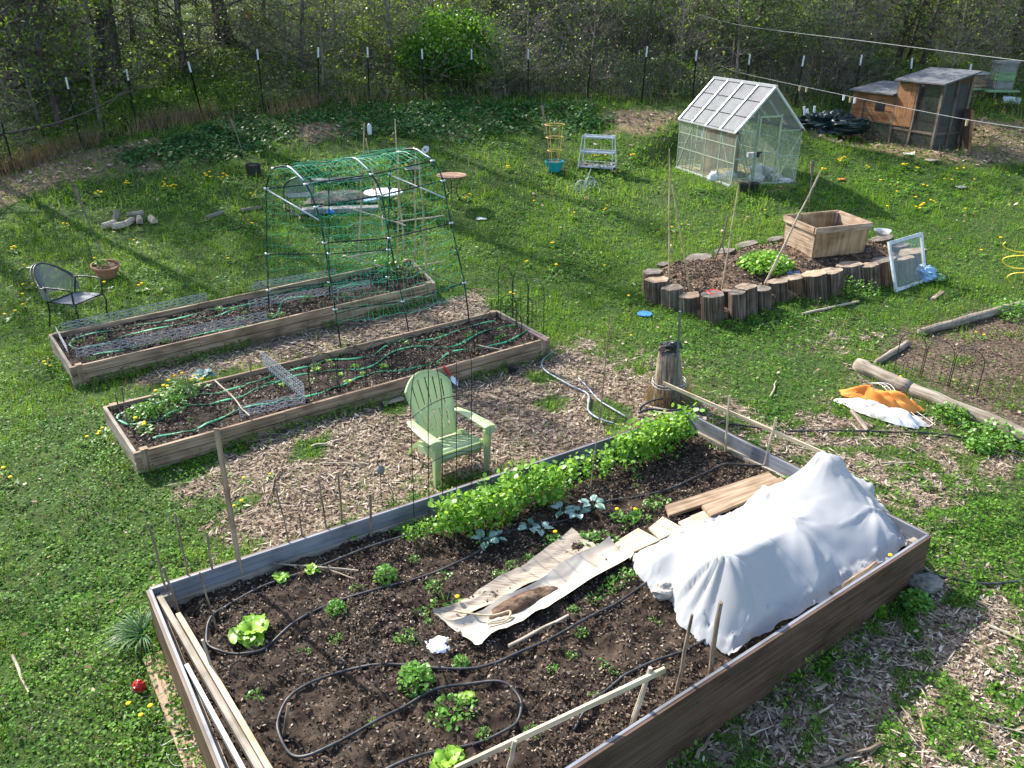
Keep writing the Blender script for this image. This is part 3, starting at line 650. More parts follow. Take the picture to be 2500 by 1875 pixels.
# grassy strip and tan dry grass along the fence
x, y, b_ = brushpts(60000, 5); k = (x < -4) | (x > 9); x, y = x[k], y[k]
fast('rough_grass', *blades(np.stack([x, y, terrain(x, y)], 1), rng.uniform(.12, .4, len(x)), .016, .7), 'grass')
n_ = 17000; t = rng.random(n_); s_ = np.interp(t, np.linspace(0, 1, len(fx_)), np.arange(len(fx_)))
x = np.interp(s_, np.arange(len(fx_)), fx_)+rng.normal(0, .25, n_); y = np.interp(x, fx_, fy_)+rng.normal(.12, .26, n_)
k = (x < -5.2+rng.normal(0, .8, n_)) & (fbm(x*1.3+20, y*1.3, 2) > .40) | (rng.random(n_) < .05); x, y = x[k], y[k]
fast('dry_fence_grass', *blades(np.stack([x, y, terrain(x, y)], 1), rng.uniform(.18, .62, len(x)), .014, .75), 'dry_grass')
# ------------------------------------------------------------ the two fence runs
TIPS = {1: (3, 297), 2: (161, 191), 3: (309, 171), 4: (460, 152), 5: (628, 122), 6: (777, 117), 7: (897, 117), 8: (1030, 121), 9: (1151, 122), 10: (1290, 122), 11: (1442, 158), 12: (1580, 115), 13: (1701, 125), 14: (1831, 134), 15: (1963, 138), 16: (2104, 136), 17: (2227, 144), 18: (2371, 158)}
def fence(name, lab, ids, clips):
    f = thing(name, lab, 'fence', FENCE[ids[0]]); tops = {}
    for i in ids:
        b = FENCE[i]; t = top(b, *TIPS[i]) if i in TIPS else b+Vector((0, 0, 1.85)); tops[i] = t
        mb = MB(); beam(mb, b-Vector((0, 0, .1)), t, .055, .04); pt = part(mb, 'post', 'post_black', f)
        if i in clips:
            mb = MB(); d = (t-b).normalized(); beam(mb, t-d*.26, t+d*.02, .056, .045); part(mb, 'cap', 'milky', pt)
    mb = MB()
    for a, b in zip(ids[:-1], ids[1:]):
        p, q = FENCE[a], FENCE[b]; ln = (q-p).length; m_ = max(2, int(ln/.22)); g = lambda u, h: Vector((p.x+(q.x-p.x)*u, p.y+(q.y-p.y)*u-.03, gz(p.x+(q.x-p.x)*u, p.y+(q.y-p.y)*u)+h))
        for h in (.04, .2, .36, .52, .7, .9, 1.1, 1.3): tube(mb, [g(u/6, h) for u in range(7)], .0035, 3, cap=False)
        for j in range(m_): tube(mb, [g(j/m_, .03), g(j/m_, 1.3)], .003, 3, cap=False)
    part(mb, 'wire_mesh', 'black_tube', f); return f
fence('wire_fence', 'short left run of black wire fence from the frame edge to the dry grass corner', [0, 1, 2, 3, 4], {2, 3, 4})
fence('wire_fence', 'long back run of black wire fence on steel posts along the wood', list(range(4, 20)), {5, 6, 7, 8, 9, 10, 12, 13, 14, 15, 16, 17, 18})
mb = MB(); b = at(613, 78)
for i in range(5): stick(mb, b+Vector((R.uniform(-.12, .12), R.uniform(-.1, .1), .75)), b+Vector((R.uniform(-.15, .15), R.uniform(-.1, .1), R.uniform(.35, .6))), .02, .02, 4, .2)
stick(mb, b, b+Vector((.02, 0, .8)), .012, .008, 5); solo(mb, 'marker_ribbon', 'orange_cloth', 'orange marker ribbon on a stem up the wooded slope', 'ribbon', b)
mb = MB(); b = at(190, 195)
for i in range(26):
    q = R.uniform(0, PI); c = b+Vector((R.uniform(-1.6, 1.6), R.uniform(-.3, .6), R.uniform(.05, .35))); d = Vector((math.cos(q), math.sin(q)*.4, R.uniform(-.1, .15)))*R.uniform(.4, 1.0); stick(mb, c-d, c+d, .05, .03, 6)
solo(mb, 'brush_pile', 'bark', 'dark pile of old branches between the big trunks past the left fence', 'brush pile', b)
# ------------------------------------------------------------ the big planter
ZS = .185
def S(px, py, h=0): return atz(px, py, ZS+h)
fabric = _new('row_cover')
def _fab(f, c, tr, tp):
    m, n, o = f; L = n.links
    d = n.nodes.new('ShaderNodeBsdfDiffuse'); d.inputs[0].default_value = (*c, 1); t = n.nodes.new('ShaderNodeBsdfTranslucent'); t.inputs[0].default_value = (*c, 1)
    x = n.nodes.new('ShaderNodeMixShader'); x.inputs[0].default_value = tr; L.new(d.outputs[0], x.inputs[1]); L.new(t.outputs[0], x.inputs[2])
    q = n.nodes.new('ShaderNodeBsdfTransparent'); y = n.nodes.new('ShaderNodeMixShader'); y.inputs[0].default_value = tp
    nz_ = n.nodes.new('ShaderNodeTexNoise'); nz_.inputs['Scale'].default_value = 60; b = n.nodes.new('ShaderNodeBump'); b.inputs['Strength'].default_value = .15; b.inputs['Distance'].default_value = .004
    c_ = _coord(n, 'obj', (1, 1, 1)); L.new(c_, nz_.inputs[0]); L.new(nz_.outputs[0], b.inputs['Height']); L.new(b.outputs[0], d.inputs['Normal'])
    L.new(x.outputs[0], y.inputs[1]); L.new(q.outputs[0], y.inputs[2]); L.new(y.outputs[0], o.inputs[0])
_fab(fabric, (.42, .425, .43), .34, .06)
cen_ = (Vector(BL)+Vector(BB)+Vector(BRt)+Vector(BF))/4
pl = thing('raised_bed', 'large planter of brown composite boards holding dark soil, nearest the camera', 'raised bed', (cen_.x, cen_.y, 0))
def board(a, b, inward, nb=3, rows=((-.46, -.176), (-.173, -.038), (-.035, .097), (.10, .232), (.235, .36))):
    mb = MB(); i = inward.normalized()
    for z0, z1 in rows:
        beam(mb, Vector((a.x, a.y, (z0+z1)/2))-i*.011, Vector((b.x, b.y, (z0+z1)/2))-i*.011, .022, z1-z0)
    o_ = part(mb, 'side_board', 'composite', pl)
    mb = MB(); beam(mb, Vector((a.x, a.y, .18))+i*.012, Vector((b.x, b.y, .18))+i*.012, .022, .365); part(mb, 'inner_face', 'composite_grey', o_)
    mb = MB(); q = (b-a).normalized()
    z0 = .085; beam(mb, Vector((a.x, a.y, z0+.06))+i*.045+q*.06, Vector((b.x, b.y, z0+.06))+i*.045-q*.06, .04, .13); part(mb, 'inner_rail', 'plank_grey', o_)
for a, b in ((BL, BB), (BB, BRt), (BRt, BF), (BF, BL)):
    a = Vector(a); b = Vector(b); m_ = Vector((cen_.x, cen_.y, ZT))-(a+b)/2; d = (b-a).normalized(); i = (m_-d*m_.dot(d))
    board(a+d*.012, b-d*.012, i)
for p in (BL, BB, BRt, BF):
    p = Vector(p); i = (Vector((cen_.x, cen_.y, ZT))-p).normalized(); mb = MB(); box(mb, (p.x+i.x*.14, p.y+i.y*.14, .13), (.09, .09, .36), .6); part(mb, 'corner_post', 'plank_grey', pl)
def soil_sheet(poly4, z, n1, n2, amp, inset, parent, zf=None, name='soil', mat='soil'):
    a, b, c, d = [Vector((p[0], p[1], 0)) for p in poly4]; mb = MB(); pts = []
    for i in range(n1):
        for j in range(n2):
            u, v = i/(n1-1), j/(n2-1); p = (a*(1-u)+b*u)*(1-v)+(d*(1-u)+c*u)*v
            zz = (z if zf is None else zf(p.x, p.y))+(float(fbm(p.x*3.2, p.y*3.2, 2))-.5)*amp*1.6+(float(fbm(p.x*14, p.y*14, 2))-.5)*amp*1.5
            pts.append((p.x, p.y, zz))
    grid(mb, pts, n1, n2); return part(mb, name, mat, parent, smooth=True)
def inset4(P, k):
    c = sum((Vector((p[0], p[1], 0)) for p in P), Vector())/4; o_ = []
    for i in range(4):
        p = Vector((P[i][0], P[i][1], 0)); e1 = (Vector((P[i-1][0], P[i-1][1], 0))-p).normalized(); e2 = (Vector((P[(i+1) % 4][0], P[(i+1) % 4][1], 0))-p).normalized(); o_.append(p+(e1+e2)*k)
    return o_
soil_sheet(inset4([BL, BB, BRt, BF], .03), ZS-.012, 190, 110, .05, 0, pl)
def soil_z(x, y): return ZS-.012+(float(fbm(x*3.2, y*3.2, 2))-.5)*.08+(float(fbm(x*14, y*14, 2))-.5)*.075
# chips and clods on the soil (stuff)
def soil_litter(poly, zf, dens, s, name, seed, light=.5):
    g = np.random.default_rng(seed); xs = [p[0] for p in poly]; ys_ = [p[1] for p in poly]
    n_ = int((max(xs)-min(xs))*(max(ys_)-min(ys_))*dens); x = g.uniform(min(xs), max(xs), n_); y = g.uniform(min(ys_), max(ys_), n_)
    k = polyd(x, y, poly) > .06; x, y = x[k], y[k]; nn = fbm(x*1.6+seed, y*1.6, 3); k = g.random(len(x)) < np.clip((nn-.22)*2.4, .25, 1); x, y = x[k], y[k]
    P = np.stack([x, y, zf(x, y)+.003+.012*g.random(len(x))], 1)
    return leaves(P, s*g.uniform(.35, 1.6, len(x)), .6, .5, np.clip(g.beta(1.35, 2.6-light, len(x)), 0, 1), 4, g)
zfS = lambda x, y: ZS-.012+(fbm(x*3.2, y*3.2, 2)-.5)*.08+(fbm(x*14, y*14, 2)-.5)*.075
zfA = lambda x, y: terrain(x, y)+HA-.06; zfB = lambda x, y: terrain(x, y)+HB-.06
def zring(x, y): return terrain(x, y)+.10+np.clip(polyd(x, y, RING), 0, .8)*.20
LT = [soil_litter(BEDC, zfS, 5200, .026, 'c', 1, .15), soil_litter(POLA, zfA, 2200, .036, 'c', 2, 1.1), soil_litter(POLB, zfB, 2200, .033, 'c', 3, .95), soil_litter(RING, lambda x, y: zring(x, y)+(fbm(x*3.2, y*3.2, 2)-.5)*.08+(fbm(x*14, y*14, 2)-.5)*.05, 1700, .042, 'c', 4, .7), soil_litter(SOILR, lambda x, y: terrain(x, y)+.02, 500, .035, 'c', 5, .3)]
fast('soil_litter', *cat3(LT), 'bed_chip')
# ------------------------------------------------------------ hoses
def hose(name, pts, r, mat, lab, group=None, lift=.0, k=6, cat='hose'):
    p = smooth_path(pts, k); q = [Vector((a.x, a.y, a.z+r*.9+.006+lift+.006*math.sin(i*.5))) for i, a in enumerate(p)]
    mb = MB(); tube(mb, q, r, 8); return solo(mb, name, mat, lab, cat, q[0], group, True)
SS = lambda L_: [Vector((p.x, p.y, soil_z(p.x, p.y)+.004)) for p in (S(*a) for a in L_)]
hose('drip_hose', SS([(1867, 1142), (1833, 1138), (1785, 1136), (1757, 1139), (1713, 1161), (1643, 1193), (1548, 1212), (1485, 1225), (1440, 1240), (1377, 1269), (1295, 1288), (1206, 1313), (1170, 1342), (1122, 1377), (1043, 1405), (916, 1440), (803, 1471), (727, 1519), (663, 1566), (630, 1588), (590, 1597), (545, 1593), (512, 1578), (503, 1548), (520, 1503), (585, 1456), (668, 1420), (790, 1383), (920, 1335), (1040, 1290), (1200, 1240), (1330, 1185), (1463, 1136), (1540, 1118), (1608, 1092)]), .0115, 'hose_black', 'longest black drip hose, with the hairpin loop around the big lettuce')
hose('drip_hose', SS([(1600, 1415), (1580, 1427), (1500, 1478), (1421, 1525), (1326, 1573), (1247, 1611), (1200, 1630), (1154, 1639), (1059, 1636), (980, 1625), (916, 1625), (837, 1634), (758, 1668), (711, 1702), (685, 1737), (679, 1785), (706, 1837), (751, 1848), (814, 1825), (904, 1774), (983, 1729), (1051, 1695), (1130, 1676), (1198, 1672), (1243, 1684), (1271, 1718), (1268, 1751), (1243, 1780), (1175, 1808), (1085, 1831), (994, 1865), (900, 1900)]), .0115, 'hose_black', 'black drip hose with two wide bends at the near end of the big planter')
hose('drip_hose', SS([(1740, 1560), (1719, 1570), (1656, 1598), (1580, 1627), (1535, 1646), (1510, 1661), (1472, 1690), (1440, 1725), (1400, 1780)]), .0115, 'hose_black', 'short run of drip hose from under the white cover toward the pale lath')
# ------------------------------------------------------------ row cover
FT = [(1541, 1358), (1552, 1402), (1590, 1445), (1640, 1478), (1662, 1525), (1705, 1568), (1785, 1606), (1900, 1540), (2035, 1460), (2150, 1388), (2212, 1345), (2216, 1312), (2180, 1265), (2125, 1212), (2040, 1168), (1960, 1165), (1900, 1190), (1850, 1225), (1790, 1258), (1735, 1268), (1690, 1280), (1620, 1318)]
FT = [tuple(S(*p)[:2]) for p in FT]
e1 = (Vector(BRt)-Vector(BF)); e1.z = 0; e1.normalize(); e2 = Vector((-e1.y, e1.x, 0)); o0 = Vector((FT[6][0], FT[6][1], 0))-e1*.7-e2*.25
NU, NV, H_ = 190, 150, .0192
ui, vi = np.meshgrid(np.arange(NU), np.arange(NV), indexing='ij'); XX = o0.x+e1.x*ui*H_+e2.x*vi*H_; YY = o0.y+e1.y*ui*H_+e2.y*vi*H_
ins = polyd(XX, YY, FT)+(fbm(XX*6, YY*6, 2)-.5)*.07
obs = np.full(XX.shape, -1.0)
def sup(px, py, ty, rad=.07):
    b = S(px, py); t = top(b, px, ty); return b, max(t.z-ZS, .05), rad
def putobs(b, h, rad):
    d = np.hypot(XX-b[0], YY-b[1]); obs[:] = np.maximum(obs, np.where(d < rad*2.2, h-d*d/(rad*2.2)**2*rad*.8, -1))
def hoop(f0, ap, f1, ty):
    a = S(*f0); c = S(*f1); b = S(*ap); h = top(b, ap[0], ty).z-ZS
    for i in range(41):
        t = i/40; q = a*(1-t)**2+c*t*t+(b*2-(a+c)*.5)*(2*t*(1-t)); putobs(q, h*math.sin(PI*t)**.6, .022)
    return [(a*(1-t)**2+c*t*t+(b*2-(a+c)*.5)*(2*t*(1-t)))+Vector((0, 0, h*math.sin(PI*t)**.6)) for t in [i/20 for i in range(21)]]
for s_ in ((2000, 1238, 1108, .06), (1868, 1268, 1195, .06), (1925, 1345, 1262, .05)): putobs(*sup(*s_))
hp = [hoop((1655, 1480), (1752, 1492), (1830, 1578), 1352), hoop((2080, 1175), (2118, 1305), (2185, 1350), 1240), hoop((1580, 1400), (1650, 1405), (1720, 1330), 1335), hoop((1790, 1262), (1925, 1370), (1990, 1465), 1290)]
def link(a, b, sag):
    p, h0 = a; q, h1 = b
    for i in range(31):
        t = i/30; putobs(p.lerp(q, t), (h0*(1-t)+h1*t)*(1-sag*4*t*(1-t)), .03)
def apx(bx, by, ty): b = S(bx, by); return b, top(b, bx, ty).z-ZS
aF, aQ, aL, aM, aP, aK = apx(1752, 1492, 1356), apx(2120, 1305, 1242), apx(1650, 1405, 1337), apx(1925, 1365, 1285), apx(2000, 1238, 1108), apx(1868, 1268, 1195)
link(aF, aM, .05); link(aM, aQ, .07); link(aL, aF, .04); link(aP, aQ, .05); link(aP, aK, .14); link(aK, aM, .10)
z = np.where(ins > 0, .15, 0.0)
for it in range(900):
    zn = z.copy(); zn[1:-1, 1:-1] = .25*(z[:-2, 1:-1]+z[2:, 1:-1]+z[1:-1, :-2]+z[1:-1, 2:]); z = np.where(ins > 0, np.maximum(zn, obs), 0)
for it in range(2):
    zn = z.copy(); zn[1:-1, 1:-1] = .5*z[1:-1, 1:-1]+.125*(z[:-2, 1:-1]+z[2:, 1:-1]+z[1:-1, :-2]+z[1:-1, 2:]); z = np.where(ins > 0, zn, 0)
gx_, gy_ = np.gradient(z, H_); sl_ = np.hypot(gx_, gy_); wr = 0; ws = 0
for (bx, by) in ((2000, 1238), (1868, 1268), (1750, 1490), (2118, 1305), (1925, 1345)):
    b = S(bx, by); an = np.arctan2(YY-b.y, XX-b.x); r_ = np.hypot(XX-b.x, YY-b.y); wt = 1/(r_+.12)**2
    wr = wr+wt*((np.abs(vnoise(an*2.2+bx, r_*1.3+by)-.5)*2)+.35*vnoise(an*5+bx, r_*2)); ws = ws+wt
amp = np.clip(sl_, .12, 1.0)*.072*np.clip(ins/.10, 0, 1)*np.clip(1.3-np.maximum(obs, 0)*0, 0, 1)
z2 = z+(wr/ws-.55)*amp+(fbm(XX*5, YY*5, 2)-.5)*.030*np.clip(ins/.08, 0, 1)
gq = np.random.default_rng(17)
for _ in range(120):
    cx = gq.uniform(XX.min(), XX.max()); cy_ = gq.uniform(YY.min(), YY.max()); an = gq.random()*PI; ln = gq.uniform(.12, .45); wd = gq.uniform(.007, .014)
    u_ = (XX-cx)*math.cos(an)+(YY-cy_)*math.sin(an); v_ = -(XX-cx)*math.sin(an)+(YY-cy_)*math.cos(an)+.12*u_*u_*gq.uniform(-1, 1)/ln
    z2 = z2+gq.uniform(-.014, .020)*np.exp(-np.abs(v_)/wd/1.6)*np.clip(1-(u_/ln)**2, 0, 1)*np.clip(ins/.06, 0, 1)
fd_ = np.abs((XX-BF.x)*e2.x+(YY-BF.y)*e2.y); z2 = np.where((fd_ < .16) & (ins > -.03), np.maximum(z2, .045), z2)
z2 = z2+np.where(ins < .10, np.abs(vnoise(XX*22, YY*22)-.4)*.06*np.clip(ins/.03, 0, 1), 0)
idx = np.arange(NU*NV).reshape(NU, NV); kk = ins > -H_*1.05
ig, jg = np.gradient(ins, H_); gl_ = np.hypot(ig, jg)+1e-6; mv = np.where(ins < 0, np.clip(-ins, 0, H_*1.4), 0)
XX = XX+(e1.x*ig+e2.x*jg)/gl_*mv; YY = YY+(e1.y*ig+e2.y*jg)/gl_*mv
Fc = np.stack([idx[:-1, :-1], idx[1:, :-1], idx[1:, 1:], idx[:-1, 1:]], -1); ok = kk[:-1, :-1] & kk[1:, :-1] & kk[1:, 1:] & kk[:-1, 1:]; Fc = Fc[ok]
Vc = np.stack([XX, YY, z2+ZS+.012], -1).reshape(-1, 3); u_ = np.unique(Fc); mp_ = np.full(len(Vc), -1); mp_[u_] = np.arange(len(u_))
b0 = S(1900, 1400)
rc = thing('row_cover', 'crumpled white fabric row cover draped over hoops in the big planter', 'row cover', b0)
fast('fabric', Vc[u_]-np.array(b0), mp_[Fc], None, 'row_cover', kind=None, smooth=True, parent=rc)
for h_ in hp:
    mb = MB(); tube(mb, [q-Vector((0, 0, .012)) for q in h_], .004, 5); part(mb, 'hoop', 'black_tube', rc)
def rock(c, dims, seed, mat, name, lab, cat='stone', n1=14, n2=18):
    mb = MB(); pts = []; v = []; f = []
    for i in range(n1+1):
        th = PI*i/n1
        for j in range(n2):
            ph = 2*PI*j/n2; d = np.array([math.sin(th)*math.cos(ph), math.sin(th)*math.sin(ph), math.cos(th)]); r_ = 1+(float(fbm(d[0]*1.6+seed, d[1]*1.6+d[2]*2.1, 3))-.5)*.75
            v.append((c[0]+d[0]*dims[0]*r_, c[1]+d[1]*dims[1]*r_, c[2]+d[2]*dims[2]*r_))
    for i in range(n1):
        for j in range(n2): f.append((i*n2+j, (i+1)*n2+j, (i+1)*n2+(j+1) % n2, i*n2+(j+1) % n2))
    mb.add(v, f); return solo(mb, name, mat, lab, cat, c, None, False)
rock(S(1624, 1442, .07), (.115, .09, .075), 3, 'concrete', 'concrete_chunk', 'broken chunk of pale concrete weighing down the white cover', 'concrete')
rock(at(2257, 1424, .07), (.17, .11, .095), 8, 'stone', 'field_stone', 'grey round stone on the ground at the right corner of the planter')
mb = MB(); stick(mb, S(2139, 1378, .05), S(2030, 1455, .05), .032, .036, 8, .02); solo(mb, 'weathered_pole', 'stick_bark', 'thick weathered pole lying on the hem of the white cover', 'pole', S(2085, 1415))
# ------------------------------------------------------------ planks, cardboard
def quadboard(pp, th, name, mat, lab, h=.02, cat='board', tilt=0):
    P = [S(*p, h) for p in pp]; mb = MB(); v = [(p.x, p.y, p.z+th/2) for p in P]+[(p.x, p.y, p.z-th/2) for p in P]
    e = (P[1]-P[0]); ln = [(P[1]-P[0]).length, (P[2]-P[1]).length]; s1 = R.random()*30
    lg = ln[0] > ln[1]; uv = [(0, 0), (ln[0], 0), (ln[0], ln[1]), (0, ln[1])]; g = [((u if lg else v_)+s1, (v_ if lg else u)+s1, 0) for u, v_ in uv]*2
    mb.add(v, [(0, 1, 2, 3), (7, 6, 5, 4), (0, 4, 5, 1), (1, 5, 6, 2), (2, 6, 7, 3), (3, 7, 4, 0)], g); c = sum(P, Vector())/4
    return solo(mb, name, mat, lab, cat, c)
quadboard([(1624, 1237), (1874, 1155), (1900, 1172), (1633, 1262)], .035, 'wooden_plank', 'plank', 'brown weathered plank lying on the soil beside the white cover', .03)
quadboard([(1713, 1237), (1905, 1168), (1925, 1182), (1735, 1262)], .035, 'wooden_plank', 'plank', 'second brown plank, half hidden under the edge of the white cover', .06)
GP = 'pale boards beside the white cover'
for pp, lb in (([(1510, 1320), (1558, 1291), (1611, 1320), (1545, 1350)], 'pale board scattered with brown leaves, next to the cardboard'), ([(1583, 1291), (1618, 1263), (1668, 1291), (1611, 1318)], 'pale board in the middle of the row beside the white cover'), ([(1656, 1276), (1684, 1264), (1708, 1280), (1671, 1292)], 'short pale board end poking out under the brown plank'), ([(1684, 1262), (1719, 1248), (1740, 1260), (1703, 1276)], 'pale board nearest the two brown planks'), ([(1500, 1330), (1510, 1322), (1548, 1352), (1538, 1366)], 'thin pale board edge touching the torn cardboard')):
    quadboard(pp, .02, 'pale_board', 'plank_pale', lb, .025)['group'] = GP
def sheet(T, Bt, name, mat, lab, nv=14, curl=.05, seed=0, base=.012):
    T = smooth_path([S(*p) for p in T], 5); Bt = smooth_path([S(*p) for p in Bt], 5); n_ = min(len(T), len(Bt)); mb = MB(); pts = []
    for i in range(n_):
        for j in range(nv):
            v = j/(nv-1); p = T[i].lerp(Bt[i], v); p = p+Vector(((float(vnoise(i*.9+seed, j*.9))-.5)*.02, (float(vnoise(i*.9, j*.9+seed))-.5)*.02, base+curl*(2*v-1)**2*(.4+float(vnoise(i*.35+seed, 3)))+.035*float(fbm(i*.28+seed, j*.3, 2))))
            pts.append(p)
    grid(mb, pts, n_, nv); c = T[n_//2]
    return solo(mb, name, mat, lab, 'cardboard', c, None, True)
sheet([(1055, 1503), (1103, 1490), (1154, 1459), (1233, 1411), (1300, 1377), (1396, 1298)], [(1112, 1532), (1150, 1512), (1215, 1478), (1290, 1440), (1362, 1405), (1462, 1346)], 'cardboard_sheet', 'cardboard', 'grey corrugated cardboard torn along its upper edge, laid on the soil', 14, .03, 2)
sheet([(1062, 1512), (1125, 1528), (1215, 1478), (1300, 1440), (1390, 1380), (1487, 1326)], [(1168, 1593), (1200, 1566), (1295, 1519), (1350, 1488), (1437, 1432), (1540, 1373)], 'cardboard_sheet', 'cardboard_pale', 'paler flattened cardboard overlapping the corrugated piece, its near corner curled', 14, .04, 9, .016)
def lump(c, rx, ry, h, rz, mat, name, lab, cat, n_=16, rough=.5):
    mb = MB(); pts = []
    for i in range(n_):
        for j in range(n_):
            u, v = 2*i/(n_-1)-1, 2*j/(n_-1)-1; r_ = math.hypot(u, v); k = float(fbm(u*2.5+c[0]*7, v*2.5+c[1]*3, 3)); z_ = h*max(0, 1-r_**1.6)*(1-rough+rough*2*k)-.01*(r_ > .95)
            x_, y_ = u*rx*(.8+.4*k), v*ry*(.8+.4*k); pts.append((c[0]+x_*math.cos(rz)-y_*math.sin(rz), c[1]+x_*math.sin(rz)+y_*math.cos(rz), c[2]+z_))
    grid(mb, pts, n_, n_); return solo(mb, name, mat, lab, cat, c, None, True)
lump(S(1275, 1468, .03), .34, .10, .05, .62, 'mound', 'soil_heap', 'dark soil and dry leaves spilled on the cardboard', 'soil heap')
lump(S(1076, 1572, .0), .11, .09, .035, .3, 'lime_powder', 'white_powder', 'patch of white powder at the left tip of the cardboard', 'powder')
mb = MB(); tube(mb, smooth_path([S(1110, 1492, .06), S(1160, 1500, .075), S(1205, 1502, .07), S(1245, 1492, .075), S(1235, 1515, .06), S(1190, 1523, .06)], 5), .009, 6)
solo(mb, 'rope', 'twine', 'short knotted piece of brown rope on the cardboard', 'rope', S(1180, 1505))
mb = MB(); stick(mb, S(1242, 1577, .02), S(1388, 1502, .03), .015, .012, 7, .02); solo(mb, 'pale_stick', 'pale_stick', 'pale barkless stick lying along the near edge of the cardboard', 'stick', S(1310, 1540))
mb = MB(); stick(mb, S(668, 1375, .03), S(875, 1393, .03), .008, .006, 5, .02); solo(mb, 'pale_stick', 'pale_stick', 'long thin pale stick across the hose near the two small lettuces', 'stick', S(770, 1385))
mb = MB(); stick(mb, S(805, 1391, .02), S(862, 1412, .02), .006, .005, 5, .03); solo(mb, 'pale_stick', 'pale_stick', 'short thin pale stick below the long one by the lettuces', 'stick', S(830, 1400))
# ------------------------------------------------------------ stakes in the planter
GS = 'wooden stakes in the big planter'
def stake(b, t, r, lab, mat='stick_bark', bz=None, group=GS, name='wooden_stake', taper=.85, bend=.02, away=0):
    p = S(*b) if bz is None else bz; q = top(p, *t, away); mb = MB(); stick(mb, p-Vector((0, 0, .05)), q, r, r*taper, 7, bend); return solo(mb, name, mat, lab, 'stake', p, group)
for b, t, r, lab in (((415, 1473), (361, 1277), .011, 'tall brown stake at the left corner of the planter, one of a crossed pair'), ((438, 1499), (400, 1385), .012, 'short brown stake with a broken tip, in front of the corner pair'), ((468, 1442), (427, 1252), .009, 'tall thin stake second along the back board from the left corner'), ((522, 1429), (506, 1299), .010, 'medium brown stake third along the back board from the left corner'), ((528, 1527), (487, 1397), .008, 'thin dark crooked stake beside the hose bend'), ((522, 1640), (494, 1562), .012, 'stub of a stake against the pale rails on the left side'),
  ((714, 1361), (673, 1190), .008, 'thin stake right of the tall flat lath by the back board'), ((744, 1345), (730, 1253), .010, 'short stake between two thin ones by the back board'), ((803, 1326), (779, 1169), .008, 'thin crooked stake left of the brown straight one'), ((836, 1313), (825, 1152), .011, 'straight dark brown stake before the small back lettuce'), ((905, 1313), (904, 1206), .013, 'stout short stake left of the wire bird'),
  ((1732, 1650), (1760, 1470), .021, 'thick dark stake nearest the front of the white cover'), ((1649, 1697), (1690, 1500), .014, 'thin knotty stake beside the thick one at the front board'), ((1542, 1765), (1588, 1630), .020, 'stout pale stake propping the front lath'), ((1236, 1895), (1257, 1808), .017, 'pale stake propping the near end of the front lath'),
  ((883, 1634), (853, 1522), .007, 'thin bent twig stake inside the near hose bend'), ((1088, 1632), (995, 1530), .006, 'thin leaning twig near the tip of the cardboard'), ((690, 1790), (706, 1718), .016, 'short flat stake holding the hose at its left bend'), ((1252, 1712), (1248, 1675), .011, 'tiny stub stake at the right bend of the near hose'), ((1527, 1668), (1526, 1652), .010, 'tiny stub stake beside the short hose run')):
    stake(b, t, r, lab, 'pale_stick' if 'pale' in lab else 'stick_bark')
p = S(589, 1407); q = top(p, 528, 1046); mb = MB(); beam(mb, p-Vector((0, 0, .05)), q, .042, .014, up=(0, 1, .1)); solo(mb, 'wooden_stake', 'plank', 'tall flat split lath standing at the back board, tallest of the left stakes', 'stake', p, GS)
stake((1440, 1209), (1493, 769), .007, 'very tall thin grey cane rising from the pea bed', 'stick_bark', taper=.8, bend=.008)
GR = 'sticks and lath at the back right of the planter'
stake((1771, 1100), (1781, 965), .013, 'pale stake behind the lath on the back right board', 'pale_stick'); stake((1863, 1140), (1895, 1019), .013, 'pale leaning stake nearest the white cover on the back right board', 'pale_stick')
def lath(a, b, w_, h_, mat, lab):
    mb = MB(); beam(mb, a, b, w_, h_); solo(mb, 'wooden_lath', mat, lab, 'lath', (Vector(a)+Vector(b))/2)
b1 = S(1771, 1100); b2 = S(1863, 1140); l1 = top(b1, 1619, 935, .45); l2 = top(b2, 2009, 1106, -.25)
lath(l1, l2, .018, .042, 'plank_pale', 'long pale lath held by two stakes from the old stump to the white cover')
b1 = S(1542, 1765); f1 = top(b1, 1624, 1634, .03); f2 = top(S(1236, 1895), 1085, 1890, .02)
lath(f1, f2, .02, .045, 'plank_pale', 'pale lath resting on stakes along the front board')
# timbers lying inside the left board
for pp, mat, lab, wd, h in ((((389, 1459), (640, 1893)), 'plank_grey', 'grey timber lying against the inside of the left board', .045, .10), (((436, 1503), (668, 1900)), 'plank_pale', 'pale yellowish timber, inner one along the left board', .04, .055), (((456, 1628), (600, 1893)), 'white_paint', 'white painted timber wedged between the left board and the grey timber', .03, .07)):
    a = S(*pp[0], h); b = S(*pp[1], h); mb = MB(); beam(mb, a, b, wd, .06); solo(mb, 'timber', mat, lab, 'timber', (a+b)/2, 'timbers along the left board')
a = at(372, 1600, .02); b = at(490, 1900, .02); mb = MB(); beam(mb, a, b, .15, .022); solo(mb, 'ground_plank', 'plank', 'flat tan plank lying in the weeds outside the left board', 'board', (a+b)/2)
mb = MB()
for i in range(16):
    t = R.random(); c = a.lerp(b, .25+.75*t)+Vector((R.uniform(-.1, .22), R.uniform(-.1, .1), .03)); pts = [c+Vector((math.cos(k*.8+i)*.16*R.uniform(.5, 1.3), math.sin(k*.8+i)*.13*R.uniform(.4, 1.2), .015*k*R.random())) for k in range(6)]; tube(mb, smooth_path(pts, 4), .0016, 3)
solo(mb, 'loose_wire', 'black_metal', 'tangle of thin dark wire on the tan plank', 'wire', a.lerp(b, .6))
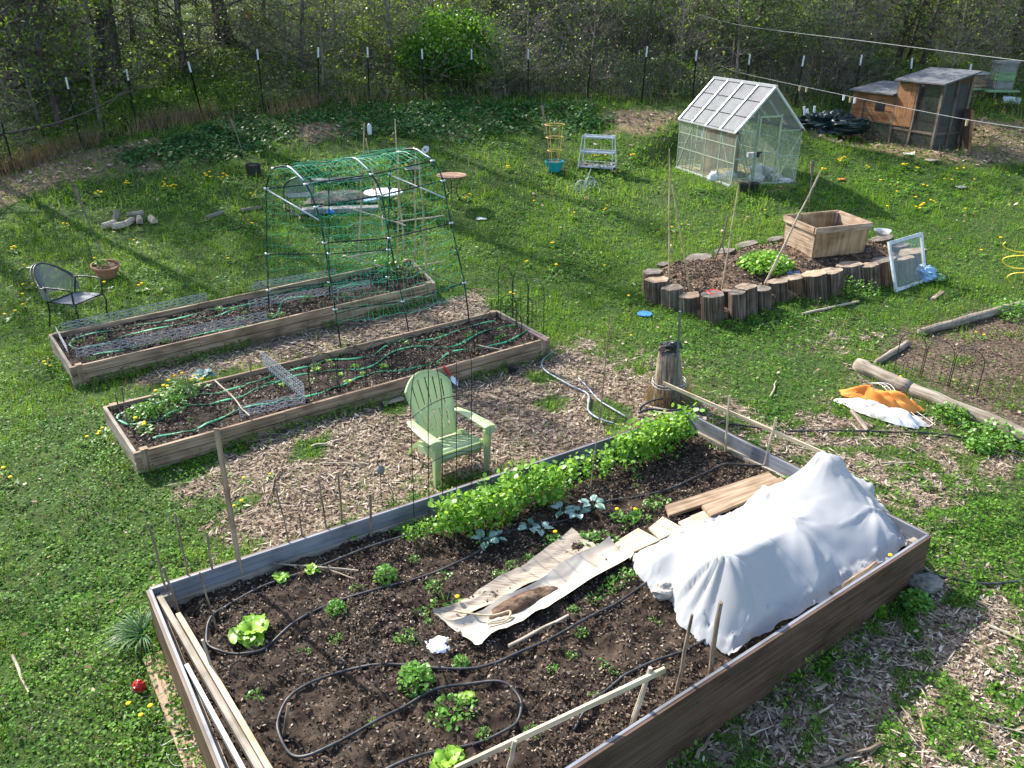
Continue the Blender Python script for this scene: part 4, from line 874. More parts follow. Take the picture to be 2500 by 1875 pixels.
# ------------------------------------------------------------ arched trellis and netting behind the peas
wa, wb = S(1013, 1277), S(1152, 1222); IP = lambda x, y: inplane(wa, wb, 600+x/3.16, 750+y/3.16)
ar = thing('arch_trellis', 'tall black wire trellis with scrolled arches in front of the green chair', 'trellis', wa)
def wires(name, par, paths, r=.0042, mat='black_tube', k=5):
    mb = MB()
    for p in paths: tube(mb, smooth_path(p, k), r, 5)
    return part(mb, name, mat, par, smooth=True)
wires('arch', ar, [[IP(*q) for q in ((1300, 1660), (1285, 1200), (1274, 850), (1278, 650), (1310, 480), (1380, 360), (1450, 290), (1510, 240), (1535, 200))]])
wires('arch', ar, [[IP(*q) for q in ((1745, 1440), (1740, 1000), (1742, 600), (1738, 400), (1710, 310), (1650, 265), (1580, 250), (1530, 240))]])
wires('rod', ar, [[IP(1415, 1600), IP(1407, 1000), IP(1410, 480)]]); wires('rod', ar, [[IP(1520, 1540), IP(1514, 900), IP(1510, 700), IP(1480, 500), IP(1440, 350)]]); wires('rod', ar, [[IP(1628, 1470), IP(1624, 900), IP(1624, 425)]])
wires('crosspiece', ar, [[IP(1285, 850), IP(1390, 770), IP(1515, 708), IP(1640, 682), IP(1740, 675)]]); wires('crosspiece', ar, [[IP(1300, 1300), IP(1410, 1210), IP(1515, 1155), IP(1640, 1115), IP(1740, 1110)]])
for cx, cy in ((1475, 205), (1568, 165)): wires('scroll', ar, [[IP(cx+math.cos(a*.6)*(44-a*2.2), cy+math.sin(a*.6)*(44-a*2.2)) for a in range(17)]], .0035)
na, nb_ = S(1150, 1225), S(1650, 1030); mb = MB(); dn = (nb_-na)
for i in range(25):
    p = na+dn*(i/24); tube(mb, [p, p+Vector((R.uniform(-.01, .01), 0, .95))], .0018, 3)
for h in (.15, .38, .62, .9): tube(mb, [na+Vector((0, 0, h)), na+dn*.5+Vector((0, 0, h-.03)), nb_+Vector((0, 0, h))], .0018, 3)
solo(mb, 'pea_netting', 'rust_wire', 'thin dark wire netting standing behind the pea plants', 'netting', na)
# wire bird ornament
b = S(935, 1268); c = top(b, 929, 1146); bo = thing('bird_ornament', 'small wire bird with a grey stone body on two thin legs at the back board', 'ornament', b)
mb = MB(); lathe(mb, [(.004, -.05), (.03, -.04), (.042, -.01), (.040, .015), (.022, .04), (.004, .048)], c, 12, .05); part(mb, 'body', 'stone', bo, smooth=True)
for q in ((938, 1268), (966, 1272)):
    mb = MB(); tube(mb, [c, top(b, q[0]-8, 1200), S(*q)], .004, 5); part(mb, 'leg', 'rust_wire', bo)
mb = MB(); tube(mb, smooth_path([c, top(b, 922, 1130), top(b, 926, 1108)], 4), [.006]*8+[.003], 5); part(mb, 'neck', 'rust_wire', bo)
# ------------------------------------------------------------ plants of the planter
def cluster(name, lab, cat, p, rad, h, n_, ls, mat, seed, group=None, stems=5, asp=.65, k=5, tilt=.6, low=0.0):
    g = np.random.default_rng(seed); t = thing(name, lab, cat, p, group)
    q = g.random(n_)*2*PI; r_ = np.sqrt(g.random(n_))*rad; zz = h*(low+(1-low)*g.random(n_))*np.sqrt(np.clip(1.05-(r_/rad)**2, .05, 1))
    tone = np.clip(.15+.65*zz/max(h, .01)*0+.5*g.random(n_)+.15, 0, 1)
    fast('leaves', *leaves(np.stack([np.cos(q)*r_, np.sin(q)*r_, zz], 1), ls*g.uniform(.6, 1.2, n_), tilt, asp, tone, k, g), mat, kind=None, parent=t)
    mb = MB()
    for i in range(stems):
        a_ = R.random()*6.28; tube(mb, [(0, 0, -.02), (math.cos(a_)*rad*.4, math.sin(a_)*rad*.4, h*.5), (math.cos(a_)*rad*.75, math.sin(a_)*rad*.75, h*.8)], .003, 4)
    part(mb, 'stem', 'tape_green' if False else 'weed_leaf', t, True); return t
def lettuce(p, rad, lab, seed, n_=13, mat='lettuce'):
    rr_ = random.Random(seed); t = thing('lettuce', lab, 'lettuce', p)
    mb = MB()
    n_ = int(n_*1.7)
    for i in range(n_):
        q = i*2.4+rr_.random()*.9; k = i/n_; ln = rad*(1.0-.45*k)*rr_.uniform(.6, 1.15); rise = .35+1.0*k+rr_.uniform(-.2, .2); wd = ln*.50; pts = []
        for a in range(8):
            for b_ in range(7):
                u = a/7; v = b_/6*2-1; wv = wd*math.sin(min(u*1.25+.12, 1.0)*PI*.62)*(1 if u < .99 else .75); d = u*ln
                x_ = d*math.cos(rise*(1-u*.55)); z_ = d*math.sin(rise*(1-u*.55))-.25*ln*u**3*(1-k)+.03*ln*math.sin(v*7+a*2+i)*abs(v)*u*4+.10*ln*v*v*u; y_ = v*wv
                pts.append((x_*math.cos(q)-y_*math.sin(q), x_*math.sin(q)+y_*math.cos(q), z_+.01))
        grid(mb, pts, 8, 7, a=min(1, max(0, .45+.4*k+rr_.uniform(-.25, .2))))
    part(mb, 'leaf', mat, t, True, True); return t
for (px, py, w_, lab) in ((615, 1545, 78, 'large yellow green lettuce head inside the hairpin hose loop'), (684, 1412, 38, 'small lettuce on the hose left of the thin pale stick'), (761, 1395, 36, 'small lettuce at the tip of the thin pale stick'), (858, 1312, 34, 'lettuce standing against the back board by the dark stake'), (1141, 1705, 36, 'bright lettuce seedling inside the near hose bend'), (1095, 1862, 70, 'bright lettuce at the lower edge beside the front lath')):
    p = S(px, py); d = (p-Vector(O)).length; lettuce(p, w_*d/FPX*.62, lab, px, 15 if w_ > 60 else 8)
HB_ = [(942, 1412, 58, 'round bushy green herb plant above the middle hose'), (821, 1490, 46, 'small round green herb next to the middle hose'), (1016, 1668, 84, 'largest leafy green plant, in front of the near hose'), (1125, 1622, 40, 'leafy weed at the near corner of the pale cardboard')]
for i, (px, py, w_, lab) in enumerate(HB_):
    p = S(px, py); d = (p-Vector(O)).length; r_ = w_*d/FPX*.5; cluster('herb_plant', lab, 'herb', p, r_, r_*1.25, 210, r_*.36, 'weed_leaf', i+40, None, 6)
GW = 'weeds sprouting in the big planter'; wp = cluster('weed_plant', 'low green weed sprouting in the soil of the big planter', 'weed', (0, 0, -5), .09, .07, 60, .032, 'weed_leaf', 77, GW, 4); wp2 = cluster('weed_plant', 'low green weed sprouting in the soil of the big planter', 'weed', (0, 0, -5), .10, .05, 30, .036, 'weed_leaf', 78, GW, 3)
W_ = [(821, 1555, 40), (628, 1699, 45), (1059, 1440, 48), (1024, 1492, 40), (992, 1558, 60), (1090, 1472, 70), (1440, 1325, 70), (1478, 1318, 60), (1425, 1312, 50), (1106, 1744, 90), (1075, 1752, 60), (1140, 1735, 60), (1500, 1420, 50), (1475, 1442, 50), (1530, 1408, 45), (1450, 1462, 45), (1400, 1490, 40), (1085, 1410, 40), (1220, 1405, 40), (1255, 1385, 40), (1290, 1360, 35), (1510, 1262, 45), (1560, 1262, 55), (1535, 1275, 50), (1355, 1325, 60), (1330, 1340, 40), (1012, 1365, 30), (740, 1585, 30), (905, 1760, 30), (1600, 1510, 30), (1420, 1545, 35), (1470, 1615, 30), (1395, 1600, 28), (1700, 1720, 25), (1300, 1790, 40), (1250, 1815, 35), (1180, 1790, 40), (980, 1300, 50), (1000, 1285, 60), (965, 1290, 35), (940, 1285, 30), (1610, 1225, 55), (1590, 1240, 45), (1740, 1085, 40), (1785, 1092, 45), (1905, 1160, 60), (1555, 1160, 25), (1550, 1185, 20), (1020, 1640, 35), (870, 1430, 30), (1045, 1512, 35), (1450, 1700, 28), (1350, 1640, 30), (1500, 1640, 26), (2070, 1440, 40), (1915, 1545, 40), (2010, 1470, 35)]
for i, (px, py, w_) in enumerate(W_):
    p = S(px, py); p.z = soil_z(p.x, p.y); d = (p-Vector(O)).length; s = w_*d/FPX*.5/.09
    if i == 0: wp.location = p; wp.scale = (s, s, s)
    elif i == 1: wp2.location = p; wp2.scale = (s, s, s)
    else: dup((wp, wp2)[i % 2], p, i*1.3, s)
GB = 'blue green brassica seedlings along the hose'
def brassica(seed):
    rr_ = random.Random(seed); t = thing('brassica_seedling', 'blue green brassica seedling beside the middle hose', 'seedling', (0, 0, -5), GB); mb = MB()
    for i in range(5):
        q = i*1.35+rr_.random()*.5; ln = rr_.uniform(.07, .12); pts = []
        for a in range(4):
            for b_ in range(4):
                u = a/3; v = (b_/3*2-1); wv = .038*math.sin((.15+.8*u)*PI); x_ = .04+u*ln; y_ = v*wv; z_ = .06+u*.05-u*u*.05+.01*math.sin(v*5+i); pts.append((x_*math.cos(q)-y_*math.sin(q), x_*math.sin(q)+y_*math.cos(q), z_))
        grid(mb, pts, 4, 4, rr_.random()); tube(mb, [(0, 0, -.02), (.05*math.cos(q), .05*math.sin(q), .065)], .003, 4)
    part(mb, 'leaf', 'blue_leaf', t, True, True); return t
br_ = brassica(5)
for i, (px, py) in enumerate(((1371, 1256), (1447, 1240), (1410, 1262), (1292, 1295), (1320, 1300), (1209, 1322), (1185, 1330))):
    p = S(px, py)
    if i == 0: br_.location = p
    else: dup(br_, p, i*1.1, R.uniform(.8, 1.15))
# pea plants
GPE = 'pea plants along the back board'; PE = []
for s_ in range(4):
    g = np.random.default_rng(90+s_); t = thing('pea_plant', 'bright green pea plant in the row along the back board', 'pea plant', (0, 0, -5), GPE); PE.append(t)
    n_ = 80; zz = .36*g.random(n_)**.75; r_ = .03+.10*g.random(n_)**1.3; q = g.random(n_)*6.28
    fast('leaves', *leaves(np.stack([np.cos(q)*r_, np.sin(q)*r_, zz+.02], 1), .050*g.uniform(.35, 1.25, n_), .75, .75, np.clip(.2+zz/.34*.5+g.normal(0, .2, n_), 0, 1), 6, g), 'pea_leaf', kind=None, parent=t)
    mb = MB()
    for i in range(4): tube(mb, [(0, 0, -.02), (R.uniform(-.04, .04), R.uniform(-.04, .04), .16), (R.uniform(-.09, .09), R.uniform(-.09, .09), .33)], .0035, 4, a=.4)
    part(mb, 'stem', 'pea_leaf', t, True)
i = 0
def peas(pa, pb, n_, w_, s0):
    global i
    for k in range(n_):
        p = S(*pa).lerp(S(*pb), (k+R.random()*.8)/n_); d = (S(*pb)-S(*pa)).normalized(); p = p+Vector((d.y, -d.x, 0))*R.uniform(0, w_); s = s0*R.uniform(.85, 1.35); p.z = ZS
        if i < 4: PE[i].location = p; PE[i].scale = (s, s, s)
        else: dup(PE[i % 4], p, R.random()*6, s)
        i += 1
peas((1065, 1298), (1345, 1194), 30, .30, .95); peas((1350, 1192), (1480, 1140), 7, .16, .70); peas((1490, 1130), (1655, 1068), 24, .26, .95); peas((985, 1320), (1060, 1295), 5, .1, .45)
# strap leaf clump, cover of the left corner
g = np.random.default_rng(31); b = at(352, 1560); t = thing('strap_leaf_clump', 'clump of long arching dark green strap leaves at the left planter corner', 'plant', b); mb = MB()
for k in range(110):
    q = R.uniform(PI*.45, PI*1.75); ln = R.uniform(.22, .48); r0 = R.random()*.07; w_ = R.uniform(.004, .008); pts = []
    for a in range(6):
        u = a/5; x_ = r0+ln*u*.75; z_ = ln*.8*u-ln*.75*u*u*R.uniform(.9, 1.05)+.03; ww = w_*(1-u*.8)
        for s_ in (-1, 1): pts.append((x_*math.cos(q)-s_*ww*math.sin(q), x_*math.sin(q)+s_*ww*math.cos(q), z_))
    grid(mb, pts, 6, 2)
part(mb, 'leaves', 'strap_leaf', t, True, True)
# ------------------------------------------------------------ the two long wooden beds
def wbed(lab, P, hts, name='raised_bed', soil_h=.07, h=.3):
    c = sum(P, Vector())/4; t = thing(name, lab, 'raised bed', (c.x, c.y, gz(c.x, c.y)))
    for k in range(4):
        a, b = P[k], P[(k+1) % 4]; d = (b-a); d.z = 0; d.normalize()
        nb = 3 if k in (0, 2) else 1
        for r_, (z0, z1) in enumerate(hts):
            mb = MB()
            cuts = [0, .36+.05*r_, .70-.06*r_, 1] if nb == 3 else [0, 1]
            for u0, u1 in zip(cuts[:-1], cuts[1:]):
                p0 = a.lerp(b, u0); p1 = a.lerp(b, u1); i0 = .021 if (u0 == 0 and nb == 1) else -.019 if (u0 == 0) else .003
                i1 = .021 if (u1 == 1 and nb == 1) else -.019 if u1 == 1 else .003
                beam(mb, p0+d*i0+Vector((0, 0, (z0+z1)/2)), p1-d*i1+Vector((0, 0, (z0+z1)/2)), .038, z1-z0-.008+R.uniform(-.004, .004))
            part(mb, 'side_board', 'plank_grey' if k in (1, 3) else 'plank', t)
        mb = MB(); q = a+((c-a).normalized())*.10; beam(mb, (q.x, q.y, a.z-.36), (q.x, q.y, a.z+.012), .085, .085, up=(d.x, d.y, 0)); part(mb, 'corner_post', 'plank', t)
    soil_sheet(inset4(P, .02), 0, 150, 34, .035, 0, t, lambda x, y: gz(x, y)+h-soil_h)
    return t
ROWS = ((-.135, 0), (-.275, -.139), (-.415, -.279))
wbed('longer rear wooden bed of stacked planks, farther from the camera and beside the iron chair', A_, ROWS, h=HA)
wbed('front wooden bed of stacked planks, between the green chair and the net frame', B_, ROWS, h=HB)
def SA(px, py, h=0): return at(px, py, HA-.06+h)
def SB(px, py, h=0): return at(px, py, HB-.06+h)
def tape(name, pts, lab, wd=.034):
    p = smooth_path(pts, 7); mb = MB(); n_ = len(p); v = []
    for i in range(n_):
        d = p[min(i+1, n_-1)]-p[max(i-1, 0)]; s = Vector((-d.y, d.x, 0)).normalized()*wd/2; zz = Vector((0, 0, .012+.006*math.sin(i*.7))); tw = Vector((0, 0, .006*math.sin(i*.37)))
        v += [p[i]+s+zz+tw, p[i]-s+zz-tw, p[i]-s+zz-tw-Vector((0, 0, .005)), p[i]+s+zz+tw-Vector((0, 0, .005))]
    f = []
    for i in range(n_-1):
        for j in range(4): f.append((i*4+j, i*4+(j+1) % 4, (i+1)*4+(j+1) % 4, (i+1)*4+j))
    mb.add(v, f); return solo(mb, name, 'tape_green', lab, 'drip tape', p[0], None, True)
Zr0 = lambda x, y: (x/3.16, 850+y/3.16); Z6 = lambda x, y: (600+x/3.16, 325+y/3.16); Z5 = lambda x, y: (x/3.16, 425+y/3.16); Z2 = lambda x, y: (600+x/3.16, 750+y/3.16)
tape('drip_tape', [SB(*q) for q in (Zr0(1180, 700), Zr0(1330, 665), Zr0(1480, 640), Zr0(1620, 580), Zr0(1780, 510), Zr0(1880, 465), Zr0(2080, 430), Zr0(2212, 400), Z2(500, 690), Z2(640, 640), Z2(760, 600), Z2(900, 535), Z2(1050, 500), Z2(1250, 485), Z2(1480, 420), Z2(1570, 355), Z2(1700, 330), Z2(1900, 300), Z2(2060, 250), Z2(2170, 180))], 'green drip tape nearest the front edge of the front bed')
tape('drip_tape', [SB(*q) for q in (Zr0(915, 560), Zr0(1000, 590), Zr0(1190, 570), Zr0(1330, 500), Zr0(1450, 450), Zr0(1640, 430), Zr0(1850, 380), Zr0(2000, 310), Zr0(2180, 255), Z2(140, 600), Z2(300, 560), Z2(480, 515), Z2(700, 490), Z2(950, 470), Z2(1080, 380), Z2(1220, 320), Z2(1400, 305), Z2(1600, 310), Z2(1780, 215), Z2(1950, 160), Z2(2130, 140))], 'green drip tape along the middle of the front bed')
tape('drip_tape', [SB(*q) for q in (Zr0(910, 550), Zr0(930, 510), Zr0(1060, 470), Zr0(1300, 410), Zr0(1500, 365), Zr0(1700, 345), Zr0(1900, 290), Zr0(2120, 215), Z2(10, 600), Z2(160, 545), Z2(350, 490), Z2(500, 460), Z2(640, 410), Z2(860, 400), Z2(1000, 360), Z2(1120, 280), Z2(1250, 255), Z2(1400, 258), Z2(1560, 215), Z2(1700, 160), Z2(1920, 110))], 'green drip tape along the back edge of the front bed')
tape('drip_tape', [SA(*q) for q in (Z5(2150, 960), Z5(1830, 1040), Z5(1700, 1090), Z5(1500, 1130), Z5(1250, 1190), Z5(1000, 1240), Z5(850, 1300), Z5(640, 1345), Z5(545, 1330), Z5(560, 1285), Z5(620, 1255), Z5(850, 1210), Z5(1100, 1165), Z5(1420, 1110), Z5(1580, 1060), Z5(1780, 1035), Z5(2000, 990), Z6(150, 1280), Z6(400, 1215), Z6(700, 1160), Z6(1000, 1125), Z6(1150, 1110))], 'green drip tape folded back in a hairpin at the left end of the rear bed')
tape('drip_tape', [SA(*q) for q in (Z5(720, 1400), Z5(950, 1360), Z5(1300, 1290), Z5(1700, 1210), Z5(2100, 1120), Z6(300, 1290), Z6(560, 1260), Z6(640, 1220), Z6(800, 1180), Z6(1000, 1160), Z6(1090, 1150))], 'green drip tape along the front edge of the rear bed')
# wavy galvanised edging
def edging(a, b, lab, h=.16, zf=SA, sag=0, mat='galv', name='wire_edging', lift=0, lean=.0, step=.11):
    p, q = zf(*a) if isinstance(a, tuple) else a, zf(*b) if isinstance(b, tuple) else b; mb = MB(); d = q-p; ln = d.length; n_ = max(3, int(ln/step)); s = Vector((-d.y, d.x, 0)).normalized()*lean; up = Vector((0, 0, h))+s
    for i in range(n_+1): tube(mb, [p+d*(i/n_)-Vector((0, 0, .03)), p+d*(i/n_)+up], .0032, 4)
    for k in (.35, .68, 1.0):
        for ph in (0, PI): tube(mb, [p+d*(i/(n_*6))+up*(k-.10+.10*math.cos(i/6*PI+ph)) for i in range(n_*6+1)], .0042, 4, cap=False)
    return solo(mb, name, mat, lab, 'edging', p)
edging(Z5(600, 1425), Z5(2060, 1130), 'looped wire edging standing along the front board of the rear bed')
edging(Z6(30, 1360), Z6(960, 1200), 'continuation of wire edging under the net frame along the front of the rear bed')
edging(Z5(490, 1225), Z5(1600, 985), 'low looped wire edging along the back board of the rear bed, left part')
edging(Z5(1950, 900), Z6(700, 1110), 'low looped wire edging along the back board of the rear bed, behind the net', .15)
edging(Z5(445, 1240), Z5(530, 1390), 'short wire edging across the left end of the rear bed', .13)
edging(Zr0(1860, 545), Z2(460, 750), 'looped wire edging lying along the front board of the front bed', .12, SB, lean=.10)
edging(Z2(140, 470), Z2(460, 730), 'bright wire edging standing across the front bed', .26, SB, step=.07)
edging(Z2(280, 430), Z2(560, 380), 'dark thin wire edging at the back of the front bed left of the arches', .2, SB, mat='rust_wire')
# black arched panels
def arches(a, b, n_, lab, zf, h=.62, per=2, tall=1.0, name='arched_edging', low=.28):
    p, q = (zf(*a), zf(*b)) if zf else (a, b); d = q-p; w_ = d.length/n_; e = d.normalized(); t = thing(name, lab, 'garden edging', p)
    for i in range(n_):
        mb = MB(); o_ = p+e*w_*(i+.03); w2 = w_*.94; hs = h-w2/2
        pts = [o_-Vector((0, 0, .08)), o_+Vector((0, 0, hs*.5)), o_+Vector((0, 0, hs))]+[o_+e*(w2/2-math.cos(k*PI/10)*w2/2)+Vector((0, 0, hs+math.sin(k*PI/10)*w2/2)) for k in range(1, 10)]+[o_+e*w2+Vector((0, 0, hs)), o_+e*w2+Vector((0, 0, hs*.5)), o_+e*w2-Vector((0, 0, .08))]
        tube(mb, pts, .0058, 6); part(mb, 'arch', 'black_tube', t, smooth=True)
        for k in range(per):
            c = o_+e*w2*(k+1)/(per+1); mb = MB(); tube(mb, [c-Vector((0, 0, .08)), c+Vector((0, 0, h*.72))], .003, 5); part(mb, 'picket', 'black_tube', t)
    mb = MB()
    for hh_ in (h*.16, h*.52): tube(mb, [p+Vector((0, 0, hh_)), q+Vector((0, 0, hh_))], .0035, 5)
    part(mb, 'cross_wire', 'black_tube', t); return t
arches(Z2(500, 715), Z2(1140, 560), 3, 'black arched edging panel with three hoops left of the green chair back', SB, .60, 2)
arches(Z2(1165, 545), Z2(1770, 360), 3, 'black arched edging panel with three hoops behind the green chair back', SB, .56, 2)
arches(Z6(1780, 1659), Z6(2140, 1595), 1, 'single black arch at the front board near the right end of the front bed', SB, .60, 2)
arches((1213+3, 757+8), (1328, 822), 3, 'tall black arched edging across the right end of the front bed', SB, .85, 1)
arches(Z6(1965, 1480), Z6(2212, 1500), 2, 'low black arched edging just inside the right end of the front bed', SB, .5, 2)
def stick2(a, b, r, lab, mat='pale_stick', cat='stick', name='pale_stick', bend=.03):
    mb = MB(); stick(mb, a, b, r, r*.75, 6, bend); return solo(mb, name, mat, lab, cat, (Vector(a)+Vector(b))/2)
stick2(SB(*Zr0(1660, 250), .1), SB(*Zr0(1925, 520), .07), .010, 'thin pale stick laid across the front bed beside the blue green cabbage')
stick2(SB(*Z2(1785, 290), .03), SB(*Z2(2000, 335), .03), .009, 'short pale stick lying near the right end of the front bed')
for b, t, lab in ((Zr0(935, 530), Zr0(885, 350), 'brown stake left of the pair at the left end of the front bed'), (Zr0(985, 580), Zr0(935, 300), 'brown stake right of the pair at the left end of the front bed'), (Zr0(1475, 390), Zr0(1440, 200), 'thin dark stake left of the cabbage in the front bed'), (Zr0(1940, 270), Zr0(1930, 90), 'thin dark stake right of the cabbage in the front bed'), (Z2(535, 550), Z2(510, 330), 'thin dark stake inside the leftmost black arch'), (Z2(1215, 255), Z2(1215, 200), 'short stake behind the second arched panel'), (Z2(40, 570), Z2(38, 420), 'thin rusty rod in the front bed left of the bright edging')):
    stake(b, t, .009, lab, 'stick_bark', SB(*b), 'thin stakes in the front bed')
mb = MB(); a_ = SB(*Z2(840, 370)); beam(mb, a_-Vector((0, 0, .02)), top(a_, *Z2(842, 290)), .04, .012, up=(0, 1, .1)); solo(mb, 'plant_label', 'stick_bark', 'flat wooden marker stake at the back of the front bed', 'marker', a_)
# ------------------------------------------------------------ net frame over the path
TR = thing('net_frame', 'tall frame of black tubes hung with green netting over the path between the beds', 'trellis', SA(760, 770))
def arcpts(bk, fr, pix, k=4):
    a, b = bk, fr; return smooth_path([a-Vector((0, 0, .15))]+[inplane(a, b, *q) for q in pix]+[b-Vector((0, 0, .15))], k)
bk1, fr1 = SA(655, 757), SB(834, 850); bk2, fr2 = SA(803, 722), SB(1003, 815); bk3, fr3 = SA(943, 707), SB(1148, 793)
P1 = [(652, 620), (650, 500), (650, 464), (655, 438), (668, 411), (702, 407), (726, 426), (747, 450), (770, 500), (786, 560), (801, 650), (819, 760)]
P2_ = [(803, 620), (803, 510), (803, 450), (808, 418), (825, 393), (862, 386), (885, 402), (907, 426), (930, 470), (944, 545), (962, 640), (984, 740)]
P3_ = [(948, 610), (950, 500), (952, 430), (958, 398), (975, 371), (1010, 363), (1036, 378), (1056, 393), (1080, 435), (1094, 510), (1113, 600), (1134, 695)]
ARC = []
for bk, fr, pp in ((bk1, fr1, P1), (bk2, fr2, P2_), (bk3, fr3, P3_)):
    pts = arcpts(bk, fr, pp); ARC.append(pts); mb = MB(); tube(mb, pts, .0115, 8); o_ = part(mb, 'hoop', 'black_tube', TR, smooth=True)
    mb = MB(); i0 = 4*6; tube(mb, [p+Vector((0, 0, .003)) for p in pts[i0:i0+8]], .0125, 8); part(mb, 'highlight_sleeve', 'silver', o_, smooth=True)  # silver skin stands in for the highlight along the plastic tube, ridge to shoulder
NA = min(len(a) for a in ARC)
def arcp(u, s):
    """u along the frame 0..2, s along the hoop 0..1"""
    i = s*(NA-1); j = min(int(i), NA-2); fr_ = i-j; q = [a[j].lerp(a[j+1], fr_) for a in ARC]
    return q[0].lerp(q[1], u) if u <= 1 else q[1].lerp(q[2], u-1)
for s in (.038, .077, .24, .385, .615, .70, .80, .92):
    s_ = s
    mb = MB(); tube(mb, [arcp(u/4, s_) for u in range(9)], .0105, 8); o_ = part(mb, 'rail', 'black_tube', TR, smooth=True)
    for u in (0, 1, 2):
        c = arcp(u, s_); mb = MB(); e = (arcp(min(u+.06, 2), s_)-arcp(max(u-.06, 0), s_)).normalized(); tube(mb, [c-e*.035, c+e*.035], .016, 8); part(mb, 'clamp', 'silver', o_, smooth=True)
for u, lb in ((0, 'left'), (2, 'right')):
    mb = MB(); tube(mb, [arcp(u, .235), arcp(u, .745)], .011, 8); part(mb, 'crossbar', 'silver', TR, smooth=True)
mb = MB(); NS, NU2 = 30, 26
_cl = np.concatenate([[0], np.cumsum([(ARC[1][i+1]-ARC[1][i]).length for i in range(NA-1)])])
def netp(u, s, k):
    s = float(np.interp(s*_cl[-1], _cl, np.linspace(0, 1, NA)))
    p = arcp(u, s); c = arcp(u, .5); o_ = Vector((0, 0, 0)); sagw = math.sin(k*2.1+u*9)*.018+math.sin(u*23+k)*.012
    return p+Vector((.012*math.sin(u*31+k*3), -.014, sagw*(1 if .33 > s or s > .55 else .4)-.02))
for j in range(NS+1):
    s = .06+(.92-.06)*j/NS; tube(mb, [netp(u/39*2, s, j) for u in range(40)], .0034, 3, cap=False)
for i in range(NU2+1):
    u = 2*i/NU2; tube(mb, [netp(u, .06+(.92-.06)*j/60, j*.5) for j in range(61)], .0030, 3, cap=False)
part(mb, 'net', 'net_green', TR)
mb = MB()
for k in range(5): tube(mb, smooth_path([arcp(.1+1.8*t/6, .445+.012*math.sin(t*2+k))+Vector((0, 0, .015+.012*k*math.sin(t+k))) for t in range(7)], 4), .0028, 3)
part(mb, 'net_roll', 'net_green', TR)
# ------------------------------------------------------------ bean poles behind the net frame
GBP = 'bean poles at the right end of the rear bed'
for b, t, lab in (((876, 638), (889, 301), 'tallest bean pole, its tip beside the white hanging feeder'), ((948, 612), (893, 338), 'bean pole crossing the tallest one and leaning right'), ((985, 610), (964, 291), 'slim bean pole standing alone between the two tripods'), ((972, 657), (972, 379), 'bean pole with a peeling crooked top under the net roof'), ((1013, 643), (1015, 371), 'straight bean pole left of the pair at the right hoop'), ((1043, 668), (1023, 395), 'bean pole leaning right at the right hoop')):
    stake(b, t, .017, lab, 'bamboo', SA(*b), GBP, 'bean_pole', .7, .012)
pb1, pb2 = SA(900, 655), SA(1043, 668); ref = SA(960, 655)
for a, b, lab in (((859, 510), (991, 551), 'upper pale branch tied across the poles, sloping down to the right'), ((964, 543), (1084, 526), 'upper pale branch reaching right past the net frame'), ((847, 629), (942, 611), 'thin pale branch low behind the net'), ((863, 627), (967, 664), 'lower pale branch sloping down to the right'), ((959, 664), (1086, 638), 'lower grey branch reaching right past the net frame')):
    stick2(top(ref, *a), top(ref, *b, -.25), .017, lab, 'pale_stick', 'branch', 'cross_branch', .03)['group'] = 'cross branches on the bean poles'
# ------------------------------------------------------------ plants of the two beds
for i, (px, py, w_, lab, zf, mat) in enumerate(((498, 918, 46, 'blue green cabbage in the front bed under the pale stick', SB, 'blue_leaf'), (315, 983, 22, 'small dark purple cabbage at the left end of the front bed', SB, 'purple_leaf'))):
    p = zf(px, py); lettuce(p, w_*(p-Vector(O)).length/FPX*.6, lab, i+3, 10, mat)
for i, (px, py, w_, lab, zf) in enumerate(((985, 660, 130, 'bushy green strawberry patch at the right end of the rear bed', SA), (940, 655, 60, 'small leafy plant left of the strawberry patch in the rear bed', SA), (405, 1000, 95, 'tall feathery green plant among dandelions in the front bed', SB), (350, 1010, 80, 'low weedy clump at the left end of the front bed', SB), (440, 965, 80, 'weedy patch behind the feathery plant in the front bed', SB))):
    p = zf(px, py); d = (p-Vector(O)).length; r_ = w_*d/FPX*.5; cluster('leafy_plant', lab, 'plant', p, r_, .22 if i < 3 else .12, 330, .06 if i < 2 else .045, 'weed_leaf' if i != 0 else 'bush_leaf', 200+i, None, 7)
GY = 'young squash seedlings in the front bed'
for i, (px, py) in enumerate((Z2(485, 410), Z2(590, 385), Z2(635, 415), Z2(715, 360), Z2(790, 580), Z2(735, 525), Z2(905, 515), Z2(1060, 465), Z2(545, 490), Z2(850, 460), Z2(280, 600))):
    p = SB(px, py)
    if i == 0: sq = lettuce(p, .085, 'pale yellow green seedling with broad leaves in the front bed', 61, 5); sq['group'] = GY; sq['category'] = 'seedling'; sq.name = 'squash_seedling'
    else: dup(sq, p, i*1.7, R.uniform(.6, 1.1))
for i in range(46):
    u, v = R.random(), R.uniform(.12, .88); P_ = B_ if i % 2 else A_; p = (P_[0]*(1-u)+P_[1]*u)*(1-v)+(P_[3]*(1-u)+P_[2]*u)*v; p.z -= .055
    c = dup((wp, wp2)[i % 2], p, i*1.1, R.uniform(.4, .95), 'small green weed sprouting in the mulch of a long wooden bed', 'weeds in the long wooden beds')
